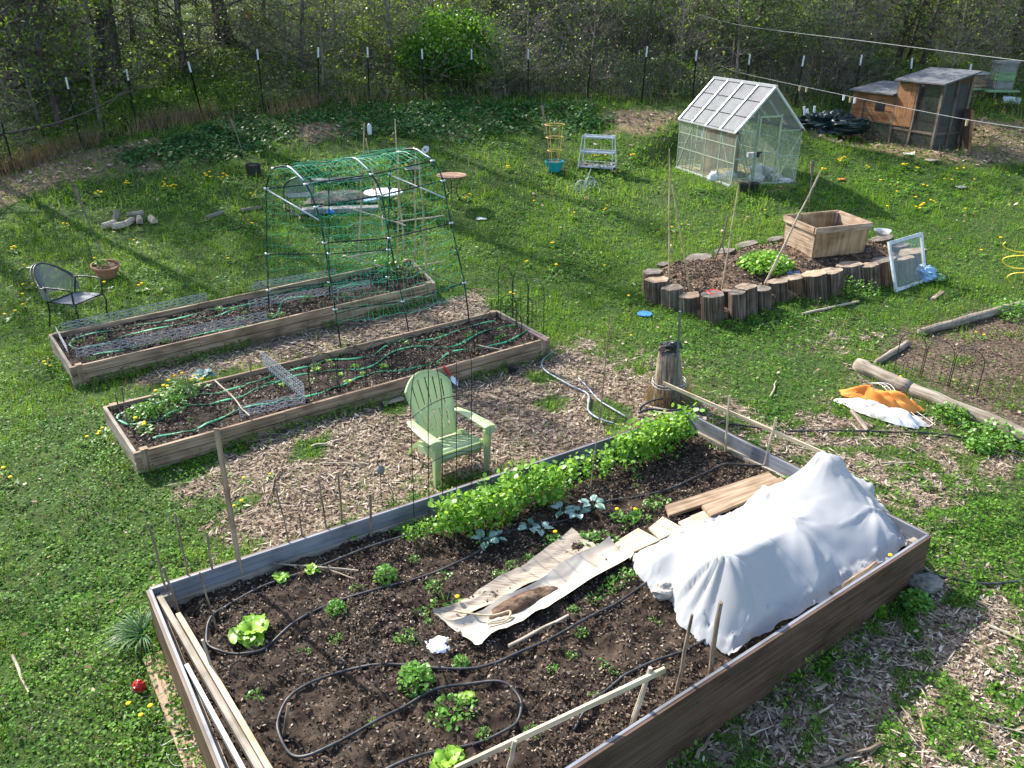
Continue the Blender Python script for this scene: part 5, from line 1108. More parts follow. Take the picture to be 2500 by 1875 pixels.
# grass and weeds at the foot of the beds (stuff)
ft = []
for (a, b, den) in ((A_[3], A_[2], 900), (B_[3], B_[2], 700), (A_[3], A_[0], 300), (B_[3], B_[0], 300), (BL, BF, 260), (Vector(BRt), Vector(BF), 500)):
    a, b = Vector(a), Vector(b); d = (b-a); nrm = Vector((d.y, -d.x, 0)).normalized(); c_ = Vector((cen_.x, cen_.y, 0)); 
    if (a+b).length and nrm.dot((a+b)/2-((sum(A_, Vector())/4) if a in A_ else (sum(B_, Vector())/4) if a in B_ else cen_)) < 0: nrm = -nrm
    t = rng.random(den*2); off = np.abs(rng.normal(0, .09, den*2))+.025; x = a.x+d.x*t+nrm.x*off; y = a.y+d.y*t+nrm.y*off
    k = fbm(x*1.6+50, y*1.6, 2) > .46; x, y, off = x[k], y[k], off[k]; ft.append(leaves(np.stack([x, y, terrain(x, y)+rng.random(len(x))*.14*np.exp(-off*5)+.015], 1), rng.uniform(.02, .05, len(x)), .7, .6, None, 5))
fast('border_weeds', *cat3(ft), 'clover')
# ------------------------------------------------------------ green plastic chair
def plastic(name, c, tr):
    m, n, o = _new(name); L = n.links; p = n.nodes.new('ShaderNodeBsdfPrincipled'); p.inputs['Base Color'].default_value = (*c, 1); p.inputs['Roughness'].default_value = .4
    t = n.nodes.new('ShaderNodeBsdfTranslucent'); t.inputs[0].default_value = (c[0]*1.25, c[1]*1.15, c[2]*.6, 1); x = n.nodes.new('ShaderNodeMixShader'); x.inputs[0].default_value = tr
    L.new(p.outputs[0], x.inputs[1]); L.new(t.outputs[0], x.inputs[2]); L.new(x.outputs[0], o.inputs[0])
plastic('chair_green', (.42, .52, .30), .42)
cFL, cFR = at(1066, 1190), at(1189, 1148); ux = (cFR-cFL); ux.z = 0; cw = ux.length; ang = math.atan2(ux.y, ux.x); k_ = cw/.64
ch_ = thing('lounge_chair', 'pale green plastic slatted garden chair with a fan back on the wood chips', 'chair', (cFL+cFR)/2, None, ang); ch_.scale = (k_, k_, k_)
def slab(mb, outline, th, fn):
    n_ = len(outline); v = [fn(x, y, th/2) for x, y in outline]+[fn(x, y, -th/2) for x, y in outline]
    mb.add(v, [tuple(range(n_)), tuple(range(2*n_-1, n_-1, -1))]+[(i, i+n_, (i+1) % n_+n_, (i+1) % n_) for i in range(n_)])
def patch(mb, fn, us_, vs_, th):
    """a thick curved sheet fn(u,v) with normals found by differences"""
    pu = []; e = 1e-3
    for s_ in (.5, -.5):
        for u in us_:
            for v in vs_:
                p = Vector(fn(u, v)); du = Vector(fn(u+e, v))-p; dv = Vector(fn(u, v+e))-p; nn = du.cross(dv).normalized(); pu.append(p+nn*th*s_)
    a, b = len(us_), len(vs_); f = []; o_ = a*b
    for i in range(a-1):
        for j in range(b-1): f += [(i*b+j, i*b+j+1, (i+1)*b+j+1, (i+1)*b+j), (o_+i*b+j, o_+(i+1)*b+j, o_+(i+1)*b+j+1, o_+i*b+j+1)]
    for i in range(a-1): f += [(i*b, (i+1)*b, o_+(i+1)*b, o_+i*b), (i*b+b-1, o_+i*b+b-1, o_+(i+1)*b+b-1, (i+1)*b+b-1)]
    for j in range(b-1): f += [(j, o_+j, o_+j+1, j+1), ((a-1)*b+j, (a-1)*b+j+1, o_+(a-1)*b+j+1, o_+(a-1)*b+j)]
    mb.add(pu, f)
lin = lambda a, b, n: [a+(b-a)*i/(n-1) for i in range(n)]
# back: u across -1..1, v up 0..1
def backf(u, v):
    wv = .205+.10*max(v, 0)**.8
    if v > .74: pass
    zt = .33+.66*v; yv = .47+.34*v+.025*(1-v); x = u*wv*(1-.0*v); bow = -.055*(1-u*u)*-1*(.4+.6*v)
    return (x, yv+bow*.8-.03, zt)
topv = lambda u: 1.0-.23*abs(u)**2.2
mb = MB()
sl_e = [(-1, -.67), (-.60, -.35), (-.28, -.035), (.035, .28), (.35, .60), (.67, 1)]
for (u0, u1) in sl_e:
    def f_(u, v, u0=u0, u1=u1): return backf(u, v*topv(u))
    patch(mb, f_, lin(u0, u1, 5), lin(.09, .40, 6), .014); patch(mb, f_, lin(u0, u1, 5), lin(.455, .905, 8), .014)
for v0, v1 in ((-.02, .092), (.398, .457), (.903, 1.0)): patch(mb, lambda u, v: backf(u, v*topv(u)), lin(-1, 1, 21), lin(v0, v1, 4), .018)
for s_ in (-1, 1): patch(mb, lambda u, v: backf(u, v*topv(u)), lin(.97*s_-.03, .97*s_+.03, 3), lin(-.02, 1.0, 16), .03)
patch(mb, lambda u, v: backf(u, v*topv(u)), lin(-1, 1, 25), lin(.975, 1.005, 3), .035)
part(mb, 'backrest', 'chair_green', ch_, True)
def seatf(u, v):   # v 0 front lip ..1 rear
    y = .02+.46*v; z = .395-.115*v-.05*max(0, .16-v)/.16*max(0, .16-v)/.16*1.4; return (u*(.262-.045*v), y, z)
mb = MB()
for v0, v1 in ((-.02, .20), (.225, .40), (.42, .60), (.62, .80), (.82, 1.04)): patch(mb, seatf, lin(-1, 1, 9), lin(v0, v1, 6), .016)
for s_ in (-1, 1): patch(mb, lambda u, v: (seatf(u, v)[0], seatf(u, v)[1], seatf(u, v)[2]-.012), lin(s_*.98-.03, s_*.98+.03, 3), lin(0, 1.04, 8), .03)
patch(mb, lambda u, v: (u*.27, .018-.012*(1-u*u)*0+.03*v, .375-.11*v+.035*(u*u)*v*1.2*-1), lin(-1, 1, 13), lin(0, 1, 5), .016)
part(mb, 'seat', 'chair_green', ch_, True)
for s_ in (-1, 1):
    mb = MB()
    def armf(u, v, s_=s_):  # v front 0..1 back
        w2 = .068*(1-.30*v) if v < .75 else .068*(.775-(v-.75)*.9); xc = s_*(.335-.03*max(0, v-.3)-.06*max(0, v-.7)); return (xc+u*w2, -.05+.66*v, .572-.045*v-.010*u*u)
    patch(mb, armf, lin(-1, 1, 5), lin(0, 1, 14), .022)
    patch(mb, lambda u, v, s_=s_: (s_*.335+u*.060, -.052-.006*v, .572-.075*v), lin(-1, 1, 5), lin(0, 1, 4), .016)
    part(mb, 'armrest', 'chair_green', ch_, True)
    mb = MB(); 
    def legf(u, v, s_=s_): # v top 0..1 bottom
        wd = .078*(1-.52*v); return (s_*(.318+.006*v), -.012+.03*v+(u)*wd*.5+.028*(1-v), .56*(1-v)+.0)
    patch(mb, legf, lin(-1, 1, 4), lin(0, 1, 10), .03)
    patch(mb, lambda u, v, s_=s_: (s_*(.30+.014*v)+u*.050*(1-.45*v), -.045+.045*v-.004, .545*(1-v)), lin(-1, 1, 4), lin(0, 1, 10), .022)
    part(mb, 'leg', 'chair_green', ch_, True)
    mb = MB()
    def rlegf(u, v, s_=s_): # rear leg: from under the seat side back and down in a curve
        y = .30+.42*v+.05*v*v; z = .30+.045*math.sin(v*PI)-.31*v**2.0; return (s_*(.25+.03*v), y, z+u*(.075-.038*v)*.6*(1 if True else 0))
    patch(mb, rlegf, lin(-1, 1, 4), lin(0, 1, 12), .028)
    part(mb, 'leg', 'chair_green', ch_, True)
    mb = MB(); patch(mb, lambda u, v, s_=s_: (s_*.27, .0+.48*v, .365-.12*v+u*.042), lin(-1, 1, 3), lin(0, 1, 8), .022); part(mb, 'side_rail', 'chair_green', ch_, True)
# trowel, pots beside the front bed
tr_ = thing('hand_trowel', 'hand trowel with a red handle leaning on the front bed by the green chair', 'trowel', at(1115, 938)); q0 = at(1118, 943, .02); q1 = top(q0, 1083, 893, .10)
mb = MB(); tube(mb, [q0.lerp(q1, .48), q0.lerp(q1, .6), q0.lerp(q1, .8), q1], [.010, .017, .018, .014], 8); part(mb, 'handle', 'red_plastic', tr_, smooth=True)
mb = MB(); d = (q1-q0).normalized(); sd = d.cross(Vector((0, -.5, .8))).normalized(); pts = []
for i in range(7):
    u = i/6; c = q0+d*.0+(q1-q0)*u*.5; wv = .036*(math.sin(min(1, u*1.7+.05)*PI/2) if u < .7 else max(.2, 1-(u-.7)*2.6))
    for s_ in (-1, -.5, 0, .5, 1): pts.append(c+sd*wv*s_+Vector((0, -.5, .8))*.012*(s_*s_))
grid(mb, pts, 7, 5); part(mb, 'blade', 'white_plastic', tr_, smooth=True)
def pot(name, lab, c, r0, r1, h, mat, axis=None, n=22, soil=None, rim=.006, cat='pot'):
    t = thing(name, lab, cat, c); mb = MB(); lathe(mb, [(r0, 0), (r0+(r1-r0)*.5, h*.5), (r1*.97, h*.86), (r1+rim, h*.87), (r1+rim, h), (r1-.012, h), (r1-.015, h*.85), (r0-.008, .015)], c, n, 0, axis=axis); part(mb, 'body', mat, t, smooth=False)
    if soil: mb = MB(); lathe(mb, [(.001, h*.86), (r1*.5, h*.885), (r1-.012, h*.84)], c, n, .05, axis=axis, cap0=False); part(mb, 'soil', soil, t)
    return t
pot('seedling_pot', 'empty black plastic pot lying on its side by the front bed', at(1262, 902, .055), .045, .058, .12, 'black_plastic', (-.95, .25, .12), 4)
mb = MB(); beam(mb, at(935, 985, .03), at(985, 972, .05), .10, .012); solo(mb, 'cardboard_scrap', 'cardboard', 'brown cardboard scrap folded against the front bed left of the green chair', 'cardboard', at(960, 980))
mb = MB(); beam(mb, at(1292, 808, .30), at(1335, 832, .30), .05, .012); solo(mb, 'plastic_strip', 'purple_leaf', 'pinkish crumpled strip on the right end board of the front bed', 'plastic strip', at(1313, 820, .3))
# ------------------------------------------------------------ ring of log rounds
ZR_ = lambda x, y: zring(np.array([x]), np.array([y]))[0]
def ring_sheet():
    xs = [p[0] for p in RING]; yy_ = [p[1] for p in RING]; xg, yg = np.meshgrid(np.arange(min(xs)-.1, max(xs)+.1, .06), np.arange(min(yy_)-.1, max(yy_)+.1, .06), indexing='ij')
    d = polyd(xg, yg, RING); z = zring(xg, yg)+(fbm(xg*3.2, yg*3.2, 2)-.5)*.08+(fbm(xg*14, yg*14, 2)-.5)*.05; z = np.where(d < -.04, terrain(xg, yg)-.08, z)
    idx = np.arange(xg.size).reshape(xg.shape); Fc = np.stack([idx[:-1, :-1], idx[1:, :-1], idx[1:, 1:], idx[:-1, 1:]], -1).reshape(-1, 4)
    V = np.stack([xg, yg, z], -1).reshape(-1, 3); c = V.mean(0); kk = (d > -.12).ravel(); Fc = Fc[kk[Fc].all(1)]
    o_ = fast('soil_mound', V-c, Fc, None, 'mound', kind=None, smooth=True, label='brown mulch mound filling the ring of upright log rounds', cat='garden bed'); o_.location = c
ring_sheet()
def SRG(px, py, h=0):
    p = at(px, py, .25+h)
    for _ in range(4): p = atz(px, py, ZR_(p.x, p.y)+h)
    return p
GL = 'upright log rounds edging the ring bed'
def stump(tp, w_, by, lab, face='cut_wood', bark_='log_bark', jit=.20):
    f = at(tp[0], by); d = (f-Vector(O)).length; r = w_*d/FPX*.47; n = Vector((f.x, f.y, 0)).normalized(); c = f+n*r; c.z = gz(c.x, c.y); q = top(c, *tp)
    t = thing('log_round', lab, 'log', c, GL); ax = (q-c); h = ax.length; mb = MB(); k = r
    seed = R.random()*50; nn = 30; v = []; g = []; fc = []; rings = (-.08, .1*h, .35*h, .6*h, .85*h, h-.012, h)
    sx = ax.orthogonal().normalized(); ax.normalize(); sx = Vector((1, 0, 0)); sx = (sx-ax*sx.dot(ax)).normalized(); sy = ax.cross(sx); topv_ = []
    for i, z_ in enumerate(rings):
        for j in range(nn):
            a = 2*PI*j/nn; rr_ = k*(1+jit*2*(float(fbm(math.cos(a)*1.3+seed, math.sin(a)*1.3, 2))-.5)+.05*(float(vnoise(j*1.7+seed, z_*3))-.5)*2+.05*(i == 0)-(.02 if i == len(rings)-1 else 0)+.02*((j % 3) == 0))
            p = c+ax*(z_+(.02*(float(vnoise(j*.5+seed, 1))-.5) if i >= 5 else 0))+sx*math.cos(a)*rr_+sy*math.sin(a)*rr_; v.append(p); g.append((z_+seed, math.cos(a)*r, math.sin(a)*r))
            if i == len(rings)-1: topv_.append(p)
    bark_ = R.choice(('log_bark', 'log_bark', 'log_bark_grey', 'log_bark_red'))
    for i in range(len(rings)-1):
        for j in range(nn): fc.append((i*nn+j, i*nn+(j+1) % nn, (i+1)*nn+(j+1) % nn, (i+1)*nn+j))
    mb.add(v, fc, g); part(mb, 'bark', bark_, t)
    mb = MB(); m_ = sum(topv_, Vector())/nn; fv = [m_+ax*.004]; fc = []
    for s_ in (.33, .66, 1.0): fv += [m_+(p-m_)*s_+ax*(.004 if s_ < 1 else .001)+ax*.008*(float(vnoise(j*.9+seed, s_*5))-.5) for j, p in enumerate(topv_)]
    for j in range(nn): fc.append((0, 1+j, 1+(j+1) % nn))
    for b_ in (1, 1+nn):
        for j in range(nn): fc.append((b_+j, b_+nn+j, b_+nn+(j+1) % nn, b_+(j+1) % nn))
    mb.add(fv, fc); part(mb, 'cut_face', face, t); return q
for tp, w_, by, lab, fc_ in (((1592, 662), 50, 722, 'grey topped log round at the far left tip of the ring', 'cut_dark'), ((1604, 681), 58, 742, 'log round with a fresh pale top at the left end of the front row', 'cut_fresh'), ((1643, 702), 54, 760, 'log round right of the fresh pale one in the front row', 'cut_wood'), ((1684, 720), 52, 770, 'low log round with a slanting pale top, left of the red ring', 'cut_fresh'), ((1739, 719), 58, 794, 'stout log round carrying the red ring, nearest the camera', 'cut_dark'), ((1774, 709), 26, 770, 'narrow split log wedged right of the red ring', 'cut_wood'), ((1799, 713), 42, 784, 'log round with white peeling fungus on its bark', 'cut_dark'), ((1822, 699), 54, 771, 'log round with a tilted grey ringed top', 'cut_wood'), ((1858, 704), 48, 758, 'log round with orange crumbling bark and chips on top', 'cut_dark'), ((1896, 686), 50, 737, 'log round by the foot of the long leaning pole', 'cut_wood'), ((1936, 676), 57, 728, 'log round in front of the solar lamp', 'cut_wood'), ((1987, 667), 62, 734, 'log round with a hollow brown top below the crate corner', 'cut_fresh'), ((2028, 661), 57, 721, 'log round with a leaning side right of the hollow one', 'cut_wood'), ((2072, 644), 60, 702, 'log round with clear rings below the middle of the crate', 'cut_wood'), ((2120, 646), 46, 708, 'log round with deep furrows left of the window sash', 'cut_wood'), ((2155, 634), 58, 697, 'log round half hidden by the left side of the window sash', 'cut_dark'), ((2199, 628), 54, 684, 'log round seen through the lower part of the window glass', 'cut_wood'), ((2226, 613), 60, 672, 'large log round seen through the middle of the window glass', 'cut_wood'), ((2196, 598), 42, 642, 'log round seen through the top of the window glass', 'cut_dark'), ((2151, 581), 56, 616, 'log round carrying the clear bowl behind the crate', 'cut_dark'),
    ((1706, 627), 66, 652, 'wide low log round on the back edge between two bamboo poles', 'cut_dark'), ((1768, 611), 52, 634, 'low log round behind the forked stick', 'cut_dark'), ((1822, 595), 56, 613, 'low grey log round on the back edge left of the crate', 'cut_dark'), ((1893, 582), 40, 598, 'low log round just behind the crate', 'cut_dark'), ((1620, 643), 34, 660, 'sunken dark log round on the back left edge', 'cut_dark')):
    stump(tp, w_, by, lab, fc_)
# red ring, bowl
b = stump_top = top(at(1739, 760), 1744, 716); b = atz(1744, 717, gz(b.x, b.y)+.42); rt = thing('feeder_ring', 'red plastic ring feeder with a grey dish on a log round', 'feeder', b)
mb = MB(); lathe(mb, [(.085, 0), (.125, .0), (.13, .02), (.12, .035), (.09, .03), (.085, 0)], b, 28, cap0=False); part(mb, 'ring', 'red_plastic', rt, smooth=True)
mb = MB(); lathe(mb, [(.001, .02), (.06, .022), (.084, .03)], b, 20, .05, cap0=False); part(mb, 'dish', 'stone', rt)
b = atz(2153, 574, gz(*at(2151, 600)[:2])+.33); bw = thing('bowl', 'clear plastic bowl with dark bits on a log round behind the crate', 'bowl', b)
mb = MB(); lathe(mb, [(.09, 0), (.13, .05), (.155, .10), (.165, .102), (.15, .10), (.125, .052), (.085, .008)], b, 24); part(mb, 'shell', 'clear_plastic', bw, smooth=True)
mb = MB(); lathe(mb, [(.08, .01), (.115, .045), (.06, .06), (.001, .055)], b, 20, .2); part(mb, 'bits', 'mound', bw)
# poles in the ring
for bp, tp, r, lab, m_ in (((1634, 640), (1614, 444), .009, 'short grey cane at the left of the ring bed', 'stick_bark'), ((1634, 691), (1634, 364), .017, 'tallest upright bamboo pole in the ring bed', 'bamboo'), ((1687, 710), (1641, 453), .016, 'bamboo pole leaning left beside the tallest one', 'bamboo'), ((1762, 705), (1803, 453), .017, 'knotty bamboo pole with side twigs, left of the green patch', 'bamboo'), ((1868, 688), (2003, 419), .023, 'long thick pole leaning right in front of the crate', 'pale_stick')):
    stake(bp, tp, r, lab, m_, SRG(*bp), 'poles in the ring bed', 'garden_pole', .6, .006)
fb = SRG(1743, 640); fk = top(fb, 1763, 593); mb = MB(); stick(mb, fb, fk, .017, .016, 6); stick(mb, fk, top(fb, 1777, 527), .018, .013, 6); stick(mb, fk, top(fb, 1770, 622), .013, .012, 6); solo(mb, 'forked_stick', 'stick_bark', 'upside down forked stick standing in the mulch of the ring bed', 'stick', fb)
p = SRG(1868, 652); cluster('leafy_patch', 'bright green leafy patch in the ring bed left of the crate', 'plant', p, .50, .30, 800, .09, 'pea_leaf', 303, None, 12)
p = SRG(1934, 678); t = thing('solar_lamp', 'small solar lamp with two dark panels on a stake in the ring bed', 'lamp', p); mb = MB(); tube(mb, [p-Vector((0, 0, .05)), p+Vector((0, 0, .08))], .008, 6); part(mb, 'stake', 'black_plastic', t)
for s_ in (-1, 1):
    mb = MB(); beam(mb, p+Vector((s_*.065-.055, -.02, .10)), p+Vector((s_*.065+.055, -.02, .10)), .095, .014, up=(0, -.35, 1)); part(mb, 'panel', 'solar', t)
# crate
cb = [SRG(1912, 597, .02), SRG(1982, 630, .02), SRG(2109, 616, .02)]; cz = sum(p.z for p in cb)/3; cb = [Vector((p.x, p.y, cz)) for p in cb]; cb.append(cb[0]+cb[2]-cb[1]); cc_ = sum(cb, Vector())/4
hC = (top(cb[1], 2004, 557).z-cz); ct = [cc_+(p-cc_)*1.04+Vector((0, 0, hC)) for p in cb]
cr = thing('wooden_crate', 'open tapered wooden crate planter standing on the mulch mound', 'crate', cc_)
for k in range(4):
    a, b, c_, d_ = cb[k], cb[(k+1) % 4], ct[(k+1) % 4], ct[k]; nb = 1 if k in (1, 3) else 5; mb = MB()
    for r_ in range(nb):
        v0, v1 = r_/nb, (r_+1)/nb-.012; out = ((a+b)/2-cc_); out.z = 0; out = out.normalized()*.022
        P = [a.lerp(d_, v0), b.lerp(c_, v0), b.lerp(c_, v1), a.lerp(d_, v1)]; s1 = R.random()*20; ln = (b-a).length
        mb.add([p for p in P]+[p-out for p in P], [(0, 1, 2, 3), (7, 6, 5, 4), (0, 4, 5, 1), (1, 5, 6, 2), (2, 6, 7, 3), (3, 7, 4, 0)], ([(s1, 0, s1), (ln+s1, 0, s1), (ln+s1, .2, s1), (s1, .2, s1)] if nb > 1 else [(0, s1, s1), (0, ln+s1, s1), (hC, ln+s1, s1), (hC, s1, s1)])*2)
    part(mb, 'side_board', 'ply' if nb == 1 else 'crate_board', cr)
for k in range(4):
    a, b = ct[k], ct[(k+1) % 4]; out = ((a+b)/2-cc_); out.z = 0; out = out.normalized()*.018; d = (b-a).normalized(); e_ = .02 if k % 2 else -.018; mb = MB(); beam(mb, a+out-Vector((0, 0, .05))-d*e_, b+out-Vector((0, 0, .05))+d*e_, .03, .115); part(mb, 'rim_board', 'crate_board', cr)
for k in range(4):
    mb = MB(); q = cb[k]+(cc_-cb[k]).normalized()*.07; q2 = ct[k]+(Vector((cc_.x, cc_.y, ct[k].z))-ct[k]).normalized()*.08; beam(mb, q, q2-Vector((0, 0, .02)), .05, .05); part(mb, 'corner_post', 'crate_board', cr)
mb = MB(); zf_ = .5; grid(mb, [(cb[i].lerp(ct[i], zf_)+(cc_-cb[i])*.04*Vector((1, 1, 0)).length*0+Vector((0, 0, R.uniform(-.01, .01)))) for i in (0, 1, 3, 2)], 2, 2); part(mb, 'soil', 'mound', cr)
# window sash, bag
wBL, wBR = at(2188, 713), at(2260, 688); wTL, wTR = top(wBL, 2170, 590, .22), top(wBR, 2249, 567, .22); ws_ = thing('window_sash', 'old white window sash leaning on the log rounds', 'window', (wBL+wBR)/2)
nrm = (wBR-wBL).cross(wTL-wBL).normalized()
for a, b, w2 in ((wBL, wBR, .055), (wTL, wTR, .06)): mb = MB(); beam(mb, a+(wTL-wBL).normalized()*(.03 if a == wBL else -.03), b+(wTR-wBR).normalized()*(.03 if a == wBL else -.03), w2, .035, up=nrm); part(mb, 'rail', 'white_paint', ws_)
for a, b in ((wBL, wTL), (wBR, wTR)): mb = MB(); beam(mb, a, b, .052, .038, up=nrm); part(mb, 'stile', 'white_paint', ws_)
mb = MB(); grid(mb, [wBL, wBR, wTL, wTR], 2, 2); part(mb, 'pane', 'glass', ws_)
b = at(2275, 683); bg_ = thing('soil_bag', 'crumpled blue and green plastic bag on the grass right of the window sash', 'bag', b)
def blob(c, dims, seed, amp=.7, n1=14, n2=20, a=None, fold=0):
    mb = MB(); v = []; f = []
    for i in range(n1+1):
        th = PI*i/n1
        for j in range(n2):
            ph = 2*PI*j/n2; d = np.array([math.sin(th)*math.cos(ph), math.sin(th)*math.sin(ph), math.cos(th)]); r_ = 1+(float(fbm(d[0]*2.2+seed, d[1]*2.2+d[2]*2.7+seed, 3))-.5)*amp+fold*abs(float(vnoise(d[0]*7+seed, d[1]*7+d[2]*5))-.5)
            v.append((c[0]+d[0]*dims[0]*r_, c[1]+d[1]*dims[1]*r_, max(c[2]+d[2]*dims[2]*r_, c[2]-dims[2]*.6)))
    for i in range(n1):
        for j in range(n2): f.append((i*n2+j, (i+1)*n2+j, (i+1)*n2+(j+1) % n2, i*n2+(j+1) % n2))
    mb.add(v, f, a=a); return mb
part(blob(b+Vector((-.12, .05, .10)), (.17, .2, .16), 3, .8, fold=.4), 'blue_side', 'light_blue', bg_); part(blob(b+Vector((.07, -.02, .05)), (.14, .13, .08), 6, .8, fold=.4), 'green_side', 'hive_green', bg_)
# ------------------------------------------------------------ old stump with gloves at the planter corner
c = at(1630, 1000); c = c+Vector((c.x, c.y, 0)).normalized()*.22; q = top(c, 1635, 848); hS = q.z-c.z; sp_ = thing('old_stump', 'tall weathered split stump at the back corner of the big planter', 'stump', c)
mb = MB(); nn = 40; v = []; g = []; f = []
for i in range(9):
    u = i/8; rr0 = .215-.075*u+.03*(1-u)**3
    for j in range(nn):
        a = 2*PI*j/nn; cr_ = abs(float(vnoise(j*.9, 3))-.5)*.16+.05*(float(vnoise(j*1.9, u*2))-.5); r_ = rr0*(1-cr_+.16*(float(fbm(math.cos(a)*1.2+9, math.sin(a)*1.2+u, 2))-.5)); zz = hS*u+(.11*(float(vnoise(j*.45, 9))-.5) if i == 8 else 0)
        v.append(c+Vector((math.cos(a)*r_+(q.x-c.x)*u, math.sin(a)*r_, zz-.05))); g.append((zz, math.cos(a)*r_, math.sin(a)*r_))
for i in range(8):
    for j in range(nn): f.append((i*nn+j, i*nn+(j+1) % nn, (i+1)*nn+(j+1) % nn, (i+1)*nn+j))
mb.add(v, f, g); wood('stump_wood', [(.07, .05, .036), (.22, .165, .115), (.40, .33, .25)], .9, (1.3, 36, 36), 1.0); part(mb, 'trunk', 'stump_wood', sp_)
mb = MB(); lathe(mb, [(.145, hS-.06), (.08, hS-.045), (.001, hS-.06)], c+Vector((q.x-c.x, 0, 0)), 20, .1, cap0=False); part(mb, 'cut_face', 'cut_dark', sp_)
mb = MB(); cw_ = c+Vector(((q.x-c.x)*.3, 0, hS*.36)); tube(mb, [cw_+Vector((math.cos(a*.35)*.225, math.sin(a*.35)*.225, .01*math.sin(a))) for a in range(19)], .006, 5); tube(mb, [cw_+Vector((math.cos(a*.35)*.22, math.sin(a*.35)*.22, .04+.01*math.sin(a))) for a in range(19)], .006, 5); part(mb, 'wire_band', 'galv', sp_)
mb = blob(q+Vector((.02, 0, .02)), (.12, .07, .06), 12, 1.0, fold=.6); solo(mb, 'work_gloves', 'black_plastic', 'pair of crumpled black work gloves on top of the old stump', 'gloves', q)
mb = blob(q+Vector((-.11, -.05, .0)), (.05, .04, .05), 15, .9); solo(mb, 'purple_rag', 'purple_leaf', 'small dull purple rag beside the black gloves on the stump', 'rag', q+Vector((-.1, 0, 0)))
b = at(1648, 1000); b = b+Vector((b.x, b.y, 0)).normalized()*-.02; mb = MB(); t_ = top(b, 1660, 760); beam(mb, b, t_, .036, .03); solo(mb, 'green_post', 'hive_grey', 'green metal post standing before the old stump', 'post', b)
bpy.data.objects['green_post'].data.materials[0] = pmat('post_green', [(.05, .085, .055), (.09, .13, .09)], 20, .5, 0)
g = np.random.default_rng(8); n_ = 900; a = g.random(n_)*6.28; r_ = .17+.12*g.random(n_); ob = fast('dry_roots', *blades(np.stack([np.cos(a)*r_, np.sin(a)*r_, g.random(n_)*.4*0], 1), g.uniform(.1, .5, n_), .006, .5, None, g), 'dry_grass', kind=None, label='dry grass and vine strands clinging to the foot of the old stump', cat='dry grass'); ob.location = c
b0_ = SS([(1628, 1015)])[0]
mb = MB(); a, b = SS([(1590, 1022), (1722, 1042)]); beam(mb, a+Vector((0, 0, .12)), b+Vector((0, 0, .12)), .12, .03); solo(mb, 'corner_board', 'plank_grey', 'short grey board across the back corner of the planter below the stump', 'board', a)
hose('garden_hose', [at(*p, .02) for p in ((1350, 862), (1323, 886), (1336, 911), (1390, 943), (1421, 956), (1438, 972), (1436, 1003), (1459, 1025), (1500, 1036))], .014, 'hose_grey', 'grey garden hose snaking over the chips from the front bed to the stump')
hose('garden_hose', [at(*p, .02) for p in ((1412, 925), (1440, 955), (1470, 985), (1530, 1022))], .011, 'hose_grey', 'second thinner grey hose beside the snaking one')
hose('garden_hose', [at(1564, 1010, .02), at(1566, 996, .12), at(1585, 984, .14), at(1621, 976, .16)], .014, 'hose_black', 'black hose arching left of the old stump')
hose('garden_hose', [at(1560, 1012, .36), at(1590, 1003, .36), at(1640, 1006, .36), at(1680, 1002, .36), at(1706, 1008, .30), at(1722, 1026, .05)], .016, 'hose_black', 'thick black hose wrapped around the foot of the old stump')
hose('garden_hose', [at(*p, .015) for p in ((1760, 1035), (1895, 1053), (2022, 1054), (2173, 1058), (2243, 1058), (2363, 1074), (2465, 1101), (2540, 1130))], .013, 'hose_black', 'black hose running right across the chips below the orange cloth')
hose('garden_hose', [at(*p, .015) for p in ((2235, 1388), (2270, 1402), (2306, 1413), (2370, 1426), (2440, 1427), (2530, 1420))], .013, 'hose_black', 'black hose leaving the right corner of the planter past the stone')
# ------------------------------------------------------------ right bed
def logp(a, b, r0, r1, lab, mat='pale_stick', k=8):
    a = at(*a, r0*.7); b = at(*b, r1*.7); t = thing('log', lab, 'log', a); mb = MB(); stick(mb, a, b, r0, r1, 16, .015, k=k); part(mb, 'trunk', mat, t, smooth=True); return t
wood('log_grey', [(.12, .096, .07), (.21, .175, .135), (.31, .27, .215)], .9, (2.2, 40, 40), .7)
logp((2092, 890), (2222, 950), .105, .10, 'pale barkless log end edging the right bed beside the orange cloth', 'log_grey')
logp((2205, 942), (2545, 1085), .095, .10, 'long grey log along the near edge of the right bed', 'log_grey')
logp((2247, 812), (2555, 728), .07, .07, 'long thin pale log along the back edge of the right bed', 'log_grey')
logp((2140, 885), (2215, 838), .045, .05, 'short pale branch at the left corner of the right bed', 'log_grey')
arches(at(2181, 902), at(2386, 966), 3, 'black arched edging panel leaning in the right bed', None, .62, 2)
mb = MB(); na, nb_ = at(2205, 872), at(2560, 700); dn = nb_-na
for i in range(30):
    p = na+dn*(i/29); p.z = gz(p.x, p.y); tube(mb, [p, p+Vector((0, 0, .62))], .0022, 3)
for h in (.05, .25, .45, .6): tube(mb, [Vector((na.x+dn.x*k/8, na.y+dn.y*k/8, gz(na.x+dn.x*k/8, na.y+dn.y*k/8)+h)) for k in range(9)], .002, 3)
solo(mb, 'wire_netting', 'rust_wire', 'thin wire netting behind the right bed', 'netting', na)
mb = MB(); na, nb_ = at(2120, 935, .02), at(2240, 1040, .02); dn = nb_-na
for k in range(3):
    o_ = Vector((dn.y, -dn.x, 0)).normalized()*-.06*k; tube(mb, smooth_path([na+o_, na+dn*.3+o_+Vector((0, .05, .12)), na+dn*.6+o_+Vector((0, .1, .05)), nb_+o_*2], 4), .004, 4)
solo(mb, 'galvanised_wire', 'galv', 'loose galvanised wires between the log and the orange cloth', 'wire', na)
b = at(2482, 705); mb = MB(); Z8 = lambda x, y: (1800+x/3.16, 425+y/3.16)
